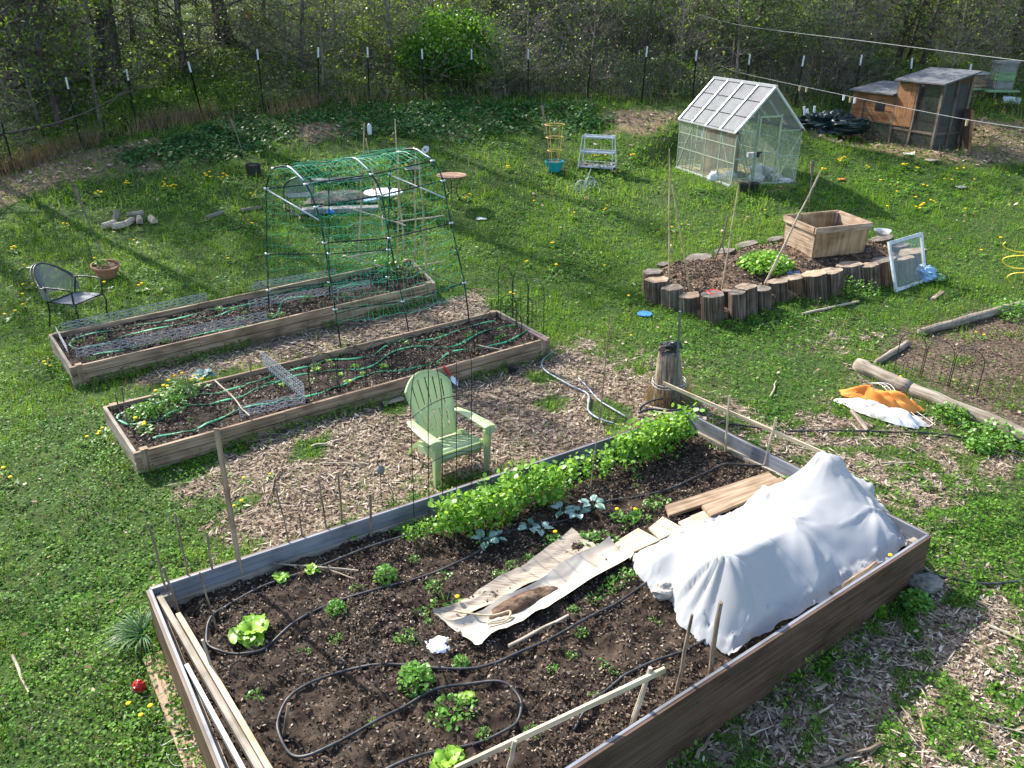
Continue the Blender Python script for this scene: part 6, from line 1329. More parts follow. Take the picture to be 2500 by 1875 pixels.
tube(mb, smooth_path([top(b, *Z8(*q), .02*i) for i, q in enumerate(((2072, 525), (2052, 548), (2080, 575), (2160, 600), (2240, 606), (2250, 625), (2110, 635), (2052, 655), (2060, 692), (2130, 725), (2240, 732), (2250, 755), (2130, 768), (2086, 795), (2112, 840), (2180, 872), (2250, 878)))], 6), .0105, 6)
solo(mb, 'spiral_stake', 'yellow_plastic', 'yellow spiral plant support on the lawn at the right edge', 'plant support', b, None, True)
def cloth(cpx, rx, ry, h, rz, mat, name, lab, seed):
    c = at(*cpx, .0); mb = MB(); n_ = 34; pts = []
    for i in range(n_):
        for j in range(n_):
            u, v = 2*i/(n_-1)-1, 2*j/(n_-1)-1; a = math.atan2(v, u); e = .72+.5*float(vnoise(math.cos(a)*1.6+seed, math.sin(a)*1.6)); r_ = math.hypot(u, v); m_ = max(abs(u), abs(v)) or 1; x_, y_ = u*rx*e*(m_/max(r_, 1e-6)), v*ry*e*(m_/max(r_, 1e-6))
            f_ = abs(float(fbm(u*1.5+seed+v*.9, v*2.2+u*1.1, 3))-.5)*3; z_ = .02+h*(f_*.7+.4)*max(0, 1-m_**3)+.012*float(vnoise(u*9, v*9))
            X_ = c.x+x_*math.cos(rz)-y_*math.sin(rz); Y_ = c.y+x_*math.sin(rz)+y_*math.cos(rz); pts.append((X_, Y_, gz(X_, Y_)+z_))
    grid(mb, pts, n_, n_); return solo(mb, name, mat, lab, 'cloth', c, None, True)
cloth((2150, 1012), .62, .20, .13, -.72, 'white_cloth', 'white_cloth', 'dirty white cloth crumpled under the orange cloth', 3)
cloth((2143, 985), .56, .20, .22, -.55, 'orange_cloth', 'orange_cloth', 'bright orange cloth heaped on the chips by the pale log', 7)
for i, (px, py, w_, lab) in enumerate(((2420, 1080, 130, 'big leafy weed at the right edge beside the long log'), (2320, 1020, 80, 'leafy weed growing against the long log'), (2390, 1095, 60, 'grassy weed in front of the big leafy weed'), (2235, 1475, 70, 'violet plant with rounded leaves in the shadow of the planter'), (2140, 1490, 40, 'small broad leaved weed against the shaded planter board'), (2085, 712, 110, 'leafy weeds at the foot of the log rounds'), (2470, 770, 90, 'grassy clump in the right bed at the picture edge'), (2090, 345, 30, 'small weed tuft at the foot of the chicken coop'))):
    p = at(px, py); d = (p-Vector(O)).length; r_ = w_*d/FPX*.5; cluster('weed_clump', lab, 'weed', p, r_, min(.28, r_*.8), 420, .055, 'weed_leaf' if i != 4 else 'clover', 400+i, None, 6)
# ------------------------------------------------------------ greenhouse
FL = at(1785, 456); z0 = FL.z+.03; FR, BLg = atz(1947, 447, FL.z), atz(1637, 410, FL.z); ex = FR-FL; ex.z = 0; el = (BLg-FL).normalized(); ex = (ex.normalized()+Vector((el.y, -el.x, 0)))/2*ex.length; GWd = ex.length; ga = math.atan2(ex.y, ex.x); ex.normalize(); ey = Vector((-ex.y, ex.x, 0)); GLn = abs((BLg-FL).dot(ey))
GE = top(FL, 1801, 325).z-z0; GRd = top(FL+ex*.5, 1904, 219).z-z0
gh = thing('greenhouse', 'small aluminium greenhouse with clear walls and a cloudy panelled roof', 'greenhouse', (FL.x, FL.y, z0), None, ga)
W2 = GWd; L2 = GLn
print('GH', GWd, GLn, GE, GRd)
def bars(name, lst, mat='alu', par=gh, w_=.035):
    mb = MB()
    for a, b in lst: beam(mb, a, b, w_, w_)
    return part(mb, name, mat, par, True)
gz_ = -.04
bars('base_frame', [((0, 0, gz_), (W2, 0, gz_)), ((0, L2, gz_), (W2, L2, gz_)), ((0, .02, gz_), (0, L2-.02, gz_)), ((W2, .02, gz_), (W2, L2-.02, gz_))], 'silver', gh, .09)
for x in (0, W2):
    side = [((x, L2*k/4, gz_), (x, L2*k/4, GE)) for k in range(5)]
    for h in (GE*.42, GE*.74): side.append(((x, 0, h), (x, L2, h)))
    side += [((x, 0, gz_+.05), (x, L2/4, GE*.95)), ((x, L2, gz_+.05), (x, L2*3/4, GE*.95))]
    bars('wall_frame', side, 'alu', gh, .020)
mb = MB()
for x in (0, W2): beam(mb, (x, -.03, GE), (x, L2+.03, GE), .07, .06)
part(mb, 'gutter', 'alu_dark', gh, True)
for y in (0, L2):
    endf = [((0, y, GE), (W2/2, y, GRd)), ((W2, y, GE), (W2/2, y, GRd)), ((0, y, GE), (W2*.30, y, GE)), ((W2*.66, y, GE), (W2, y, GE)), ((0, y, GE*.5), (W2*.30, y, GE*.5)), ((W2*.66, y, GE*.5), (W2, y, GE*.5)), ((0, y, GE*.12), (W2*.3, y, GE*.12)), ((0, y, GE*.95), (W2*.28, y, gz_)), ((W2, y, GE*.95), (W2*.68, y, gz_)), ((W2*.30, y, gz_), (W2*.30, y, GE*1.32)), ((W2*.66, y, gz_), (W2*.66, y, GE*1.32))]
    bars('gable_frame', endf, 'alu', gh, .024)
dr_ = bars('door', [((W2*.32, -.035, gz_), (W2*.32, -.035, GE*1.28)), ((W2*.64, -.035, gz_), (W2*.64, -.035, GE*1.28)), ((W2*.31, -.035, GE*1.28), (W2*.65, -.035, GE*1.28)), ((W2*.32, -.035, GE*.60), (W2*.64, -.035, GE*.60)), ((W2*.32, -.035, gz_+.04), (W2*.64, -.035, gz_+.04))], 'alu', gh, .038)
mb = MB(); box(mb, (W2*.335, -.07, GE*.58), (.05, .05, .12)); box(mb, (W2*.35, -.10, GE*.62), (.10, .03, .03)); part(mb, 'handle', 'black_plastic', dr_, True)
def pane(name, P, nu, nv, mat, par=gh):
    mb = MB(); P = [Vector(p) for p in P]; pts = []
    for i in range(nu):
        for j in range(nv): u, v = i/(nu-1), j/(nv-1); pts.append((P[0]*(1-u)+P[1]*u)*(1-v)+(P[3]*(1-u)+P[2]*u)*v)
    grid(mb, pts, nu, nv); return part(mb, name, mat, par, True)
for x in (0, W2): pane('side_panel', [(x, 0, gz_), (x, L2, gz_), (x, L2, GE), (x, 0, GE)], 6, 4, 'greenhouse_side')
for y in (0.006, L2-.006):
    mb = MB(); mb.add([(0, y, gz_), (W2, y, gz_), (W2, y, GE), (W2/2, y, GRd), (0, y, GE)], [(0, 1, 2, 3, 4)]); part(mb, 'gable_panel', 'greenhouse_side', gh, True)
for s_, x0 in ((-1, -.05), (1, W2+.05)):
    ze = GE-.02
    for k in range(4):
        y0, y1 = L2*k/4, L2*(k+1)/4; rp = pane('roof_panel', [(x0, y0-.0, ze), (x0, y1, ze), (W2/2, y1, GRd+.02), (W2/2, y0, GRd+.02)], 4, 7, 'greenhouse_roof')
        m_ = MB()
        for v in (.34, .67): q = lambda y: (x0*(1-v)+W2/2*v, y, ze*(1-v)+(GRd+.02)*v+.012); beam(m_, q(y0+.02), q(y1-.02), .016, .012)
        part(m_, 'pane_joint', 'alu_dark', rp, True)
    bars('roof_bar', [((x0, L2*k/4, ze+.02), (W2/2, L2*k/4, GRd+.04)) for k in range(5)], 'silver', gh, .04)
    bars('eave_bar', [((x0, -.02, ze+.02), (x0, L2+.02, ze+.02))], 'silver', gh, .035)
bars('ridge_bar', [((W2/2, -.03, GRd+.05), (W2/2, L2+.03, GRd+.05))], 'silver', gh, .06)
def inG(x, y, z=0): return Vector((FL.x, FL.y, z0))+ex*x+ey*y+Vector((0, 0, z))
gflr = gz_-.02
# things inside
cab = thing('wooden_cabinet', 'yellowish plywood cabinet standing inside the greenhouse', 'cabinet', inG(W2*.36, L2*.62, gflr), None, ga)
mb = MB(); cw2, cd2, chh = .78, .5, 1.12
for a, b, w_, h_ in (((-cw2/2, -cd2/2, 0), (-cw2/2, -cd2/2, chh), .03, .03), ((cw2/2, -cd2/2, 0), (cw2/2, -cd2/2, chh), .03, .03)): beam(mb, a, b, w_, h_)
part(mb, 'corner_batten', 'ply', cab, True); mb = MB(); beam(mb, (0, -cd2/2+.03, .18), (0, -cd2/2+.03, chh), cw2-.06, .02, up=(0, 1, 0)); part(mb, 'front_panel', 'ply', cab, True)
for s_ in (-1, 1): mb = MB(); beam(mb, (s_*(cw2/2-.016), .0, .02), (s_*(cw2/2-.016), .0, chh), .02, cd2-.06, up=(0, 1, 0)); part(mb, 'side_panel', 'ply', cab, True)
mb = MB(); box(mb, (0, .01, chh+.02), (cw2+.05, cd2+.06, .025)); part(mb, 'top', 'ply', cab, True)
ws2 = thing('wire_stand', 'dark wire stand holding a white jug inside the greenhouse', 'stand', inG(W2*.22, L2*.80, gflr), None, ga); sh_ = GE*.62
for i, (x, y) in enumerate(((-.35, -.15), (.35, -.15), (.35, .15), (-.35, .15))): mb = MB(); tube(mb, [(x*1.0, y, 0), (x*.7, y, sh_)], .011, 5); part(mb, 'leg', 'rust_wire', ws2, True)
mb = MB(); tube(mb, [(-.32, -.15, sh_), (.32, -.15, sh_), (.32, .15, sh_), (-.32, .15, sh_), (-.32, -.15, sh_)], .009, 5)
for k in range(9): tube(mb, [(-.32+.08*k, -.15, sh_), (-.32+.08*k, .15, sh_)], .005, 4)
part(mb, 'shelf', 'rust_wire', ws2, True)
def jug(name, c, s, lab, cat, mat='milky'):
    t = thing(name, lab, cat, c); mb = MB(); lathe(mb, [(.15*s, 0), (.17*s, .04*s), (.17*s, .25*s), (.12*s, .36*s), (.05*s, .41*s), (.045*s, .46*s)], c, 20, cap1=True); part(mb, 'body', mat, t, smooth=True); mb = MB(); tube(mb, [Vector(c)+Vector((.05*s, 0, .43*s)), Vector(c)+Vector((.14*s, 0, .42*s)), Vector(c)+Vector((.17*s, 0, .30*s))], .018*s, 6); part(mb, 'handle', mat, t, smooth=True); return t
jug('water_jug', inG(W2*.30, L2*.80, gflr+sh_+.02), .95, 'milky white jug on the wire stand inside the greenhouse', 'jug')
def bucket(c, r, h, ax, lab):
    t = thing('bucket', lab, 'bucket', c); mb = MB(); lathe(mb, [(r*.85, 0), (r, h*.9), (r*1.06, h*.91), (r*1.06, h), (r*.97, h), (r*.82, .02)], c, 22, axis=ax); part(mb, 'body', 'white_plastic', t, smooth=True)
    mb = MB()
    for k in (.80, .86): lathe(mb, [(r*1.0, h*k), (r*1.05, h*(k+.01)), (r*1.0, h*(k+.025))], c, 22, axis=ax, cap0=False)
    part(mb, 'rim', 'white_plastic', t, smooth=True); return t
bucket(inG(W2*.58, L2*.16, gflr), .15, .42, (-.25, .1, 1), 'leaning white bucket just inside the greenhouse door'); bucket(inG(W2*.72, L2*.22, gflr), .14, .34, (.3, .0, 1), 'second white bucket behind the leaning one')
for i, (x, y, s, lab, m_) in enumerate(((.50, .13, .19, 'white plastic bag at the foot of the buckets', 'milky'), (.80, .12, .16, 'grey and white bundle right of the buckets', 'white_cloth'), (.30, .35, .16, 'cloudy plastic bag in the middle of the greenhouse floor', 'milky'), (.04, .30, .19, 'white plastic dome by the left wall of the greenhouse', 'milky'))):
    solo(blob(inG(W2*x, L2*y, gflr+s*.5), (s, s*.8, s*.75), 20+i, .8, fold=.4), 'plastic_bag', m_, lab, 'bag', inG(W2*x, L2*y, gflr))
mb = MB(); tube(mb, [inG(W2*.82, L2*.08, gflr+.06), inG(W2*.98, L2*.05, gflr+.05)], .05, 10); solo(mb, 'white_pipe', 'white_plastic', 'short white pipe on the floor by the right greenhouse corner', 'pipe', inG(W2*.9, L2*.06, gflr))
mb = MB(); box(mb, inG(W2*.80, L2*.5, GE*.36), (.26, .2, .11), ga); solo(mb, 'white_box', 'milky', 'small white box hung on the right greenhouse wall', 'box', inG(W2*.8, L2*.5, GE*.36))
mb = MB(); pts = [inG(W2*(.03+.94*i/8), L2*(.03+.94*j/8), gz_+.015+.04*R.random()) for i in range(9) for j in range(9)]; grid(mb, pts, 9, 9); pmat('straw', [(.20, .14, .07), (.36, .28, .15), (.48, .39, .23)], 16, .9, .6); solo(mb, 'straw_floor', 'straw', 'straw covered floor of the greenhouse', 'straw', inG(W2/2, L2/2, gz_))
for px, py, lab in ((1814, 468, 'black plastic pot at the greenhouse corner, left of two'), (1840, 467, 'black plastic pot with a grey label, right of two')): pot('plant_pot', lab, at(px, py), .085, .11, .20, 'black_plastic', None, 20, 'soil')
# ------------------------------------------------------------ chicken coop
C4 = at(2272, 371); C0 = atz(2070, 334, C4.z); ex = C4-C0; zc = C4.z; ex.z = 0; CL = ex.length; ca = math.atan2(ex.y, ex.x); hk = lambda b, px, py: top(b, px, py).z-zc
cp_ = thing('chicken_coop', 'wooden chicken coop with a nesting house and a tall wire run under shingle roofs', 'chicken coop', (C0.x, C0.y, zc), None, ca)
C2 = Vector((C0.x, C0.y, zc))+ex*.53; HH = hk(C0, 2088, 218); RH = hk(C4, 2314, 207); RH2 = hk(C2, 2198, 191); RH = (RH+RH2)/2; CD = .95
print('COOP', CL, HH, RH, C0, C4)
hx = CL*.52; hb = HH*.42
def cbeam(name, a, b, w_=.07, m_='plank_dark', par=cp_): mb = MB(); beam(mb, a, b, w_, w_); return part(mb, name, m_, par, True)
for x, y, h in ((0, 0, HH), (hx*.45, 0, hb), (hx, 0, RH), (0, CD, HH+.12), (hx, CD, RH+.25), (CL*.74, 0, RH-.05), (CL, 0, RH), (CL, CD*.5, RH+.1), (CL, CD, RH+.25), (CL*.74, CD, RH+.25)): cbeam('post', (x, y, -.1), (x, y, h))
def clad(name, p0, p1, z0_, z1_, n_, m_, par=cp_, z1b=None, th=.022):
    p0 = Vector(p0); p1 = Vector(p1); mb = MB()
    for k in range(n_):
        a, b = z0_+(z1_-z0_)*k/n_, z0_+(z1_-z0_)*(k+1)/n_-.006; beam(mb, p0+Vector((0, 0, (a+b)/2)), p1+Vector((0, 0, (a+b)/2)), th+.004*(k % 2), b-a)
    return part(mb, name, m_, par, True)
hw_ = clad('front_wall', (.03, -.02, 0), (hx-.03, -.02, 0), hb, HH-.02, 5, 'cedar'); clad('side_wall', (-.0, .04, 0), (-.0, CD-.04, 0), hb, HH, 5, 'cedar'); clad('back_wall', (.03, CD, 0), (hx-.03, CD, 0), hb, HH+.1, 5, 'cedar'); clad('floor_board', (.03, CD/2, 0), (hx-.03, CD/2, 0), hb-.03, hb, 1, 'plank_dark', th=CD)
mb = MB(); box(mb, (hx*.66, -.04, hb+(HH-hb)*.52), (hx*.20, .02, (HH-hb)*.30)); part(mb, 'window', 'black_plastic', hw_, True)
mb = MB(); beam(mb, (hx*.30, -.05, hb+(HH-hb)*.45), (hx*.62, -.05, hb-.02), .035, .03); beam(mb, (hx*.28, -.045, hb-.02), (hx*.28, -.045, hb+(HH-hb)*.72), .03, .02); part(mb, 'batten', 'plank_dark', hw_, True)
rw_ = clad('front_wall', (hx+.03, -.02, 0), (CL*.74-.03, -.02, 0), HH*.40, RH-.05, 1, 'plank_dark'); 
mb = MB(); beam(mb, ((hx+CL*.74)/2, -.034, HH*.40), ((hx+CL*.74)/2, -.034, RH-.06), CL*.20, .012, up=(0, 1, 0)); part(mb, 'wall_panel', 'cedar', rw_, True)
for a, b in (((hx, 0, HH*.34), (CL, 0, HH*.34)), ((CL, 0, HH*.34), (CL, CD, HH*.34)), ((CL*.74, 0, RH-.06), (CL, 0, RH-.06)), ((CL, 0, RH-.03), (CL, CD, RH+.22)), ((0, 0, hb), (hx, 0, hb)), ((hx, CD, HH*.45), (CL, CD, HH*.45)), ((0, 0, .02), (CL, 0, .02))): cbeam('rail', a, b, .055)
mb = MB(); beam(mb, (hx+.1, .45, HH*.36), (hx+.75, .5, -.02), .18, .03); part(mb, 'ramp', 'plank_dark', cp_, True)
def screen(name, P): return pane(name, P, 2, 2, 'wire_screen', cp_)
screen('wire_panel', [(0, .0, 0), (hx, 0, 0), (hx, 0, hb), (0, 0, hb)]); screen('wire_panel', [(hx, 0, 0), (CL, 0, 0), (CL, 0, HH*.34), (hx, 0, HH*.34)]); screen('wire_panel', [(CL*.74, 0, HH*.34), (CL, 0, HH*.34), (CL, 0, RH-.05), (CL*.74, 0, RH-.05)]); screen('wire_panel', [(CL, 0, 0), (CL, CD, 0), (CL, CD, RH+.2), (CL, 0, RH)]); screen('wire_panel', [(hx, CD, 0), (CL, CD, 0), (CL, CD, RH+.2), (hx, CD, RH+.2)])
def roof(name, x0, x1, z0_, z1_, y0=-.16, y1=None):
    y1 = y1 or CD+.12; mb = MB(); P = [(x0, y0, z0_), (x1, y0, z0_), (x1, y1, z1_), (x0, y1, z1_)]
    mb.add(P+[(a, b, c-.035) for a, b, c in P], [(0, 1, 2, 3), (7, 6, 5, 4), (0, 4, 5, 1), (1, 5, 6, 2), (2, 6, 7, 3), (3, 7, 4, 0)]); return part(mb, name, 'shingle', cp_, True)
roof('roof', -.10, hx-.02, HH+.005, HH+.20); roof('roof', hx-.06, CL+.14, RH+.005, RH+.28)
for x in (hx, CL): mb = MB(); mb.add([(x, .0, RH-.05), (x, CD, RH-.05), (x, CD, RH+.22), (x, 0, RH)], [(0, 1, 2, 3)]); part(mb, 'gable_board', 'cedar', cp_, True)
a, b = at(2333, 362), at(2366, 374); ta, tb = top(a, 2340, 254, .03), top(b, 2375, 269, .03); dl_ = thing('coop_door', 'loose cedar framed door panel leaning at the right end of the coop', 'door panel', (a+b)/2)
for p, q in ((a, ta), (b, tb)): mb = MB(); beam(mb, p, q, .07, .06); part(mb, 'stile', 'cedar', dl_)
mb = MB(); beam(mb, a.lerp(b, .5)+Vector((0, .03, .05)), ta.lerp(tb, .5)+Vector((0, .03, -.05)), (b-a).length-.08, .02, up=Vector((b-a).y and (-(b-a).y, (b-a).x, 0))); part(mb, 'panel', 'plank_dark', dl_)
mb = MB(); mb.add([a.lerp(b, .2)+Vector((0, -.04, .08)), a.lerp(b, .55)+Vector((0, -.04, .02)), a.lerp(b, .32)+Vector((0, -.03, .95))], [(0, 1, 2)]); part(mb, 'pale_strip', 'pale_stick', dl_)
for i, (px, py, tx, ty, lab) in enumerate(((1966, 296, 1963, 260, 'tallest left white pipe standing behind the tarp'), (1974, 296, 1971, 266, 'short white pipe between the other two behind the tarp'), (1986, 296, 1989, 259, 'white pipe standing alone right of the pair behind the tarp'))):
    b = at(px, py); mb = MB(); tube(mb, [b, top(b, tx, ty)], .035, 10); solo(mb, 'white_pipe', 'white_plastic', lab, 'pipe', b, 'white pipes behind the tarp')
def drape(cpx, rx, ry, h, rz, mat, name, lab, cat, seed):
    o_ = cloth(cpx, rx, ry, h, rz, mat, name, lab, seed); o_['category'] = cat; return o_
c = at(2010, 322); solo(blob(c+Vector((0, .1, .12)), (.80, .45, .30), 5, 1.1, 28, 48, fold=1.3), 'tarp_heap', 'tarp', 'heap of dark green crumpled tarp between the greenhouse and the coop', 'tarp', c)
def hive(c, s, lab, cols, k=3):
    t = thing('beehive', lab, 'beehive', c); z = .30*s
    for sx, sy in ((-1, -1), (1, -1), (1, 1), (-1, 1)): mb = MB(); box(mb, c+Vector((sx*.2*s, sy*.18*s, .14*s)), (.06*s, .06*s, .30*s)); part(mb, 'leg', 'hive_grey', t)
    for i in range(k): mb = MB(); box(mb, c+Vector((0, 0, z+.12*s)), (.52*s, .46*s, .235*s)); part(mb, 'box', cols[i], t); z += .24*s
    mb = MB(); box(mb, c+Vector((0, 0, z+.03*s)), (.58*s, .52*s, .07*s)); part(mb, 'lid', cols[-1], t); mb = MB(); box(mb, c+Vector((-.1*s, -.36*s, .27*s)), (.9*s, .25*s, .05*s)); part(mb, 'landing_board', 'hive_green', t)
hive(at(2434, 243), 1.0, 'pale green beehive with stacked boxes past the fence at the right edge', ['hive_grey', 'hive_green', 'hive_grey', 'hive_grey'])
hive(at(2382, 234), .80, 'low wooden beehive with a white lid beside the green one', ['crate_board', 'crate_board', 'white_paint'], 2)
mb = MB(); a, b = at(2446, 244, .1), at(2490, 250, .1); tube(mb, [a, b], .13, 14); solo(mb, 'plastic_roll', 'milky', 'white plastic roll lying in the grass below the green beehive', 'roll', a)
# ------------------------------------------------------------ clotheslines
def rp_(px, py, Y): d = Vector(ray(px, py)); return Vector(O)+d*(Y/d.y)
def line(pp, lab, r=.0048):
    pts = smooth_path([rp_(x, y, Yd) for x, y, Yd in pp], 5); mb = MB(); tube(mb, pts, r, 5); return solo(mb, 'clothesline', 'line_grey', lab, 'clothesline', pts[0]), pts
line([(1655, 18, 29), (1800, 60, 26), (2116, 101, 19.5), (2500, 149, 14.5), (2580, 160, 13.5)], 'upper clothesline crossing in front of the wood at the right')
_, cl_ = line([(1760, 160, 26), (1813, 179, 24.2), (2069, 234, 17.2), (2322, 285, 13.6), (2500, 313, 11.8), (2580, 327, 11.2)], 'lower clothesline with pegs crossing in front of the coop', .0036)
for i, (px, py, Yd, m_) in enumerate(((1952, 214, 19.7, 'bamboo'), (1969, 217, 19.4, 'bamboo'), (2060, 236, 17.4, 'white_plastic'), (2076, 241, 17.1, 'bamboo'), (2087, 243, 16.9, 'white_plastic'), (2361, 296, 13.2, 'bamboo'))):
    c = rp_(px, py, Yd); mb = MB(); beam(mb, c+Vector((-.006, 0, .03)), c+Vector((.0, 0, -.07)), .016, .03); beam(mb, c+Vector((.010, .005, .03)), c+Vector((.004, .005, -.07)), .014, .03); solo(mb, 'clothes_peg', m_, ('white' if m_ != 'bamboo' else 'wooden')+' clothes peg clipped on the lower clothesline', 'clothes peg', c, ('white' if m_ != 'bamboo' else 'wooden')+' pegs on the lower clothesline')
# ------------------------------------------------------------ iron chairs
ironm = clear('iron_mesh', (.16, .17, .175), .62, .35, .0)
def iron_chair(lab, p, rz, s=1.0):
    t = thing('iron_chair', lab, 'chair', p, None, rz); t.scale = (s, s, s)
    bp = lambda a, z, k=1.0: (math.sin(a)*.29*k, .22-.0+math.cos(a)*.27*k+.16*(z-.42)*max(0, math.cos(a)), z)
    mb = MB(); pts = []; nA, nZ = 25, 8
    hz_ = lambda a: .44+.44*math.cos(a*.62)**2.0 if abs(a) < 1.75 else .44
    for i in range(nA):
        a = -1.7+3.4*i/(nA-1)
        for j in range(nZ): pts.append(bp(a, .43+(hz_(a)-.43)*j/(nZ-1)))
    grid(mb, pts, nA, nZ); part(mb, 'backrest', ironm, t, True, True)
    for k, dz in ((1.0, 0), (1.16, -.005)):
        mb = MB(); tube(mb, [bp(-1.7+3.4*i/30, max(.63, hz_(-1.7+3.4*i/30))+dz, k) for i in range(31)], .011, 6); part(mb, 'rim', 'black_metal', t, True, True)
    mb = MB(); pts = []
    for i in range(9):
        for j in range(9):
            u, v = i/8*2-1, j/8; pts.append((u*(.27-.02*v), -.24+.50*v, .425-.012*(1-u*u)-.03*v-(.02*(1-v*6) if v < .16 else 0)))
    grid(mb, pts, 9, 9); st_ = part(mb, 'seat', ironm, t, True, True)
    mb = MB(); tube(mb, [(-.27, -.24, .41), (.27, -.24, .41), (.25, .26, .395), (-.25, .26, .395), (-.27, -.24, .41)], .011, 6); part(mb, 'seat_frame', 'black_metal', st_, True, True)
    for s_ in (-1, 1):
        mb = MB(); tube(mb, smooth_path([(s_*.30, .22, .635), (s_*.315, .0, .645), (s_*.31, -.20, .64), (s_*.29, -.25, .60), (s_*.275, -.235, .43)], 4), .013, 6); part(mb, 'armrest', 'black_metal', t, True, True)
        mb = MB(); tube(mb, smooth_path([(s_*.275, -.24, .43), (s_*.285, -.27, .3), (s_*.27, -.25, .12), (s_*.285, -.29, 0)], 4), .012, 6); part(mb, 'leg', 'black_metal', t, True, True)
        mb = MB(); tube(mb, smooth_path([(s_*.29, .22, .64), (s_*.26, .27, .40), (s_*.25, .30, .2), (s_*.26, .36, 0)], 4), .012, 6); part(mb, 'leg', 'black_metal', t, True, True)
    return t
iron_chair('black wrought iron mesh armchair on the lawn left of the rear wooden bed', at(200, 790), math.radians(72), 1.08)
iron_chair('dark iron mesh chair in the shade behind the net frame', at(735, 522), math.radians(200), 1.05)
# ------------------------------------------------------------ tables behind the net frame
def table(lab, c, r, h, mat, legmat='black_metal', nl=3):
    t = thing('garden_table', lab, 'table', c); mb = MB(); lathe(mb, [(r*.2, h-.03), (r*.97, h-.025), (r, h-.012), (r*.985, h), (r*.9, h-.006), (.001, h-.006)], c, 32); part(mb, 'tabletop', mat, t, smooth=True)
    for k in range(nl):
        a = 2*PI*k/nl+.5; e = Vector((math.cos(a), math.sin(a), 0)); mb = MB(); tube(mb, smooth_path([c+e*r*.75+Vector((0, 0, h-.02)), c+e*r*.42+Vector((0, 0, h*.65)), c+e*r*.30+Vector((0, 0, h*.42)), c+e*r*.48+Vector((0, 0, h*.18)), c+e*r*.85], 4), .011, 6); part(mb, 'leg', legmat, t, smooth=True)
    mb = MB(); tube(mb, [c+Vector((math.cos(k*.3)*r*.33, math.sin(k*.3)*r*.33, h*.42)) for k in range(22)], .008, 5); part(mb, 'ring_brace', legmat, t, smooth=True); return t
c = at(1105, 498); table('round rusty topped iron table right of the net frame', c, 36.5*(c-Vector(O)).length/FPX, top(c, 1098, 427).z-c.z, 'rust')
c = at(940, 528); wt_ = table('round white table behind the net frame', c, 46*(c-Vector(O)).length/FPX, top(c, 935, 468).z-c.z, 'white_plastic')
for px, lab, mm in ((914, 'small clay saucer on the white table', 'terracotta'), (952, 'small dark cup on the white table', 'black_plastic')):
    q = top(c, px, 463); mb = MB(); lathe(mb, [(.03, 0), (.05, .03), (.055, .06), (.045, .055), (.02, .01)], q, 14); solo(mb, 'saucer' if 'saucer' in lab else 'cup', mm, lab, 'dish', q)
c = at(1012, 462); table('small dark round table behind the right net hoop', c, 22*(c-Vector(O)).length/FPX, top(c, 1011, 410).z-c.z, 'black_metal')
def slabbox(a, b, wd, h, mat, name, lab, cat, z=0):
    mb = MB(); a, b = at(*a, z), at(*b, z); beam(mb, a+Vector((0, 0, h/2)), b+Vector((0, 0, h/2)), wd, h); return solo(mb, name, mat, lab, cat, (a+b)/2)
slabbox((738, 520), (925, 514), .30, .10, 'slab', 'stone_slab', 'long grey slab edging the fire pit behind the net frame', 'slab'); slabbox((760, 447), (880, 440), .28, .08, 'slab', 'stone_slab', 'grey slab on the far side of the fire pit', 'slab')
lump(at(835, 482), .85, .55, .16, .1, 'ash', 'fire_pit', 'black ash heap of the fire pit behind the net frame', 'fire pit')
slabbox((890, 492), (924, 486), .16, .03, 'light_blue', 'blue_board', 'pale blue board lying under the white table', 'board', .12)
mb = blob(at(807, 517, .14), (.10, .06, .05), 31, .8); solo(mb, 'blue_rag', 'blue_plastic', 'bright blue rag on the slab by the fire pit', 'rag', at(807, 517))
stick2(at(693, 500, .05), at(732, 536, .06), .028, 'pale crooked branch lying left of the fire pit', 'stick_bark', 'branch', 'fallen_branch', .12)
b = at(903, 352); fd = thing('bird_feeder', 'white hanging tube feeder on a thin hook beside the tallest bean pole', 'bird feeder', b); c = top(b, 903, 328); mb = MB(); lathe(mb, [(.02, -.02), (.055, .0), (.06, .06), (.06, .20), (.045, .25), (.02, .28)], c, 16, cap1=True); part(mb, 'tube', 'milky', fd, smooth=True)
mb = MB(); tube(mb, smooth_path([b, b+Vector((.10, 0, .3)), c+Vector((.11, 0, .2)), c+Vector((.06, 0, .36)), c+Vector((0, 0, .28))], 4), .006, 5); part(mb, 'hook', 'rust_wire', fd)
b = at(1036, 395); c = top(b, 1038, 366); sk = thing('garden_plaque', 'small white oval plaque on a stake by the right net hoop', 'plaque', b); mb = MB(); lathe(mb, [(.001, -.012), (.075, -.012), (.08, 0), (.075, .012), (.001, .012)], c, 20, axis=(0, -1, .25), cap0=False, sq=(1.5, 1)); part(mb, 'disc', 'white_paint', sk); mb = MB(); lathe(mb, [(.001, .014), (.03, .014), (.03, .012)], c+Vector((0, -.006, 0)), 12, axis=(0, -1, .25), cap0=False); part(mb, 'emblem', 'stone', sk); mb = MB(); tube(mb, [b, c], .006, 5); part(mb, 'stake', 'rust_wire', sk)
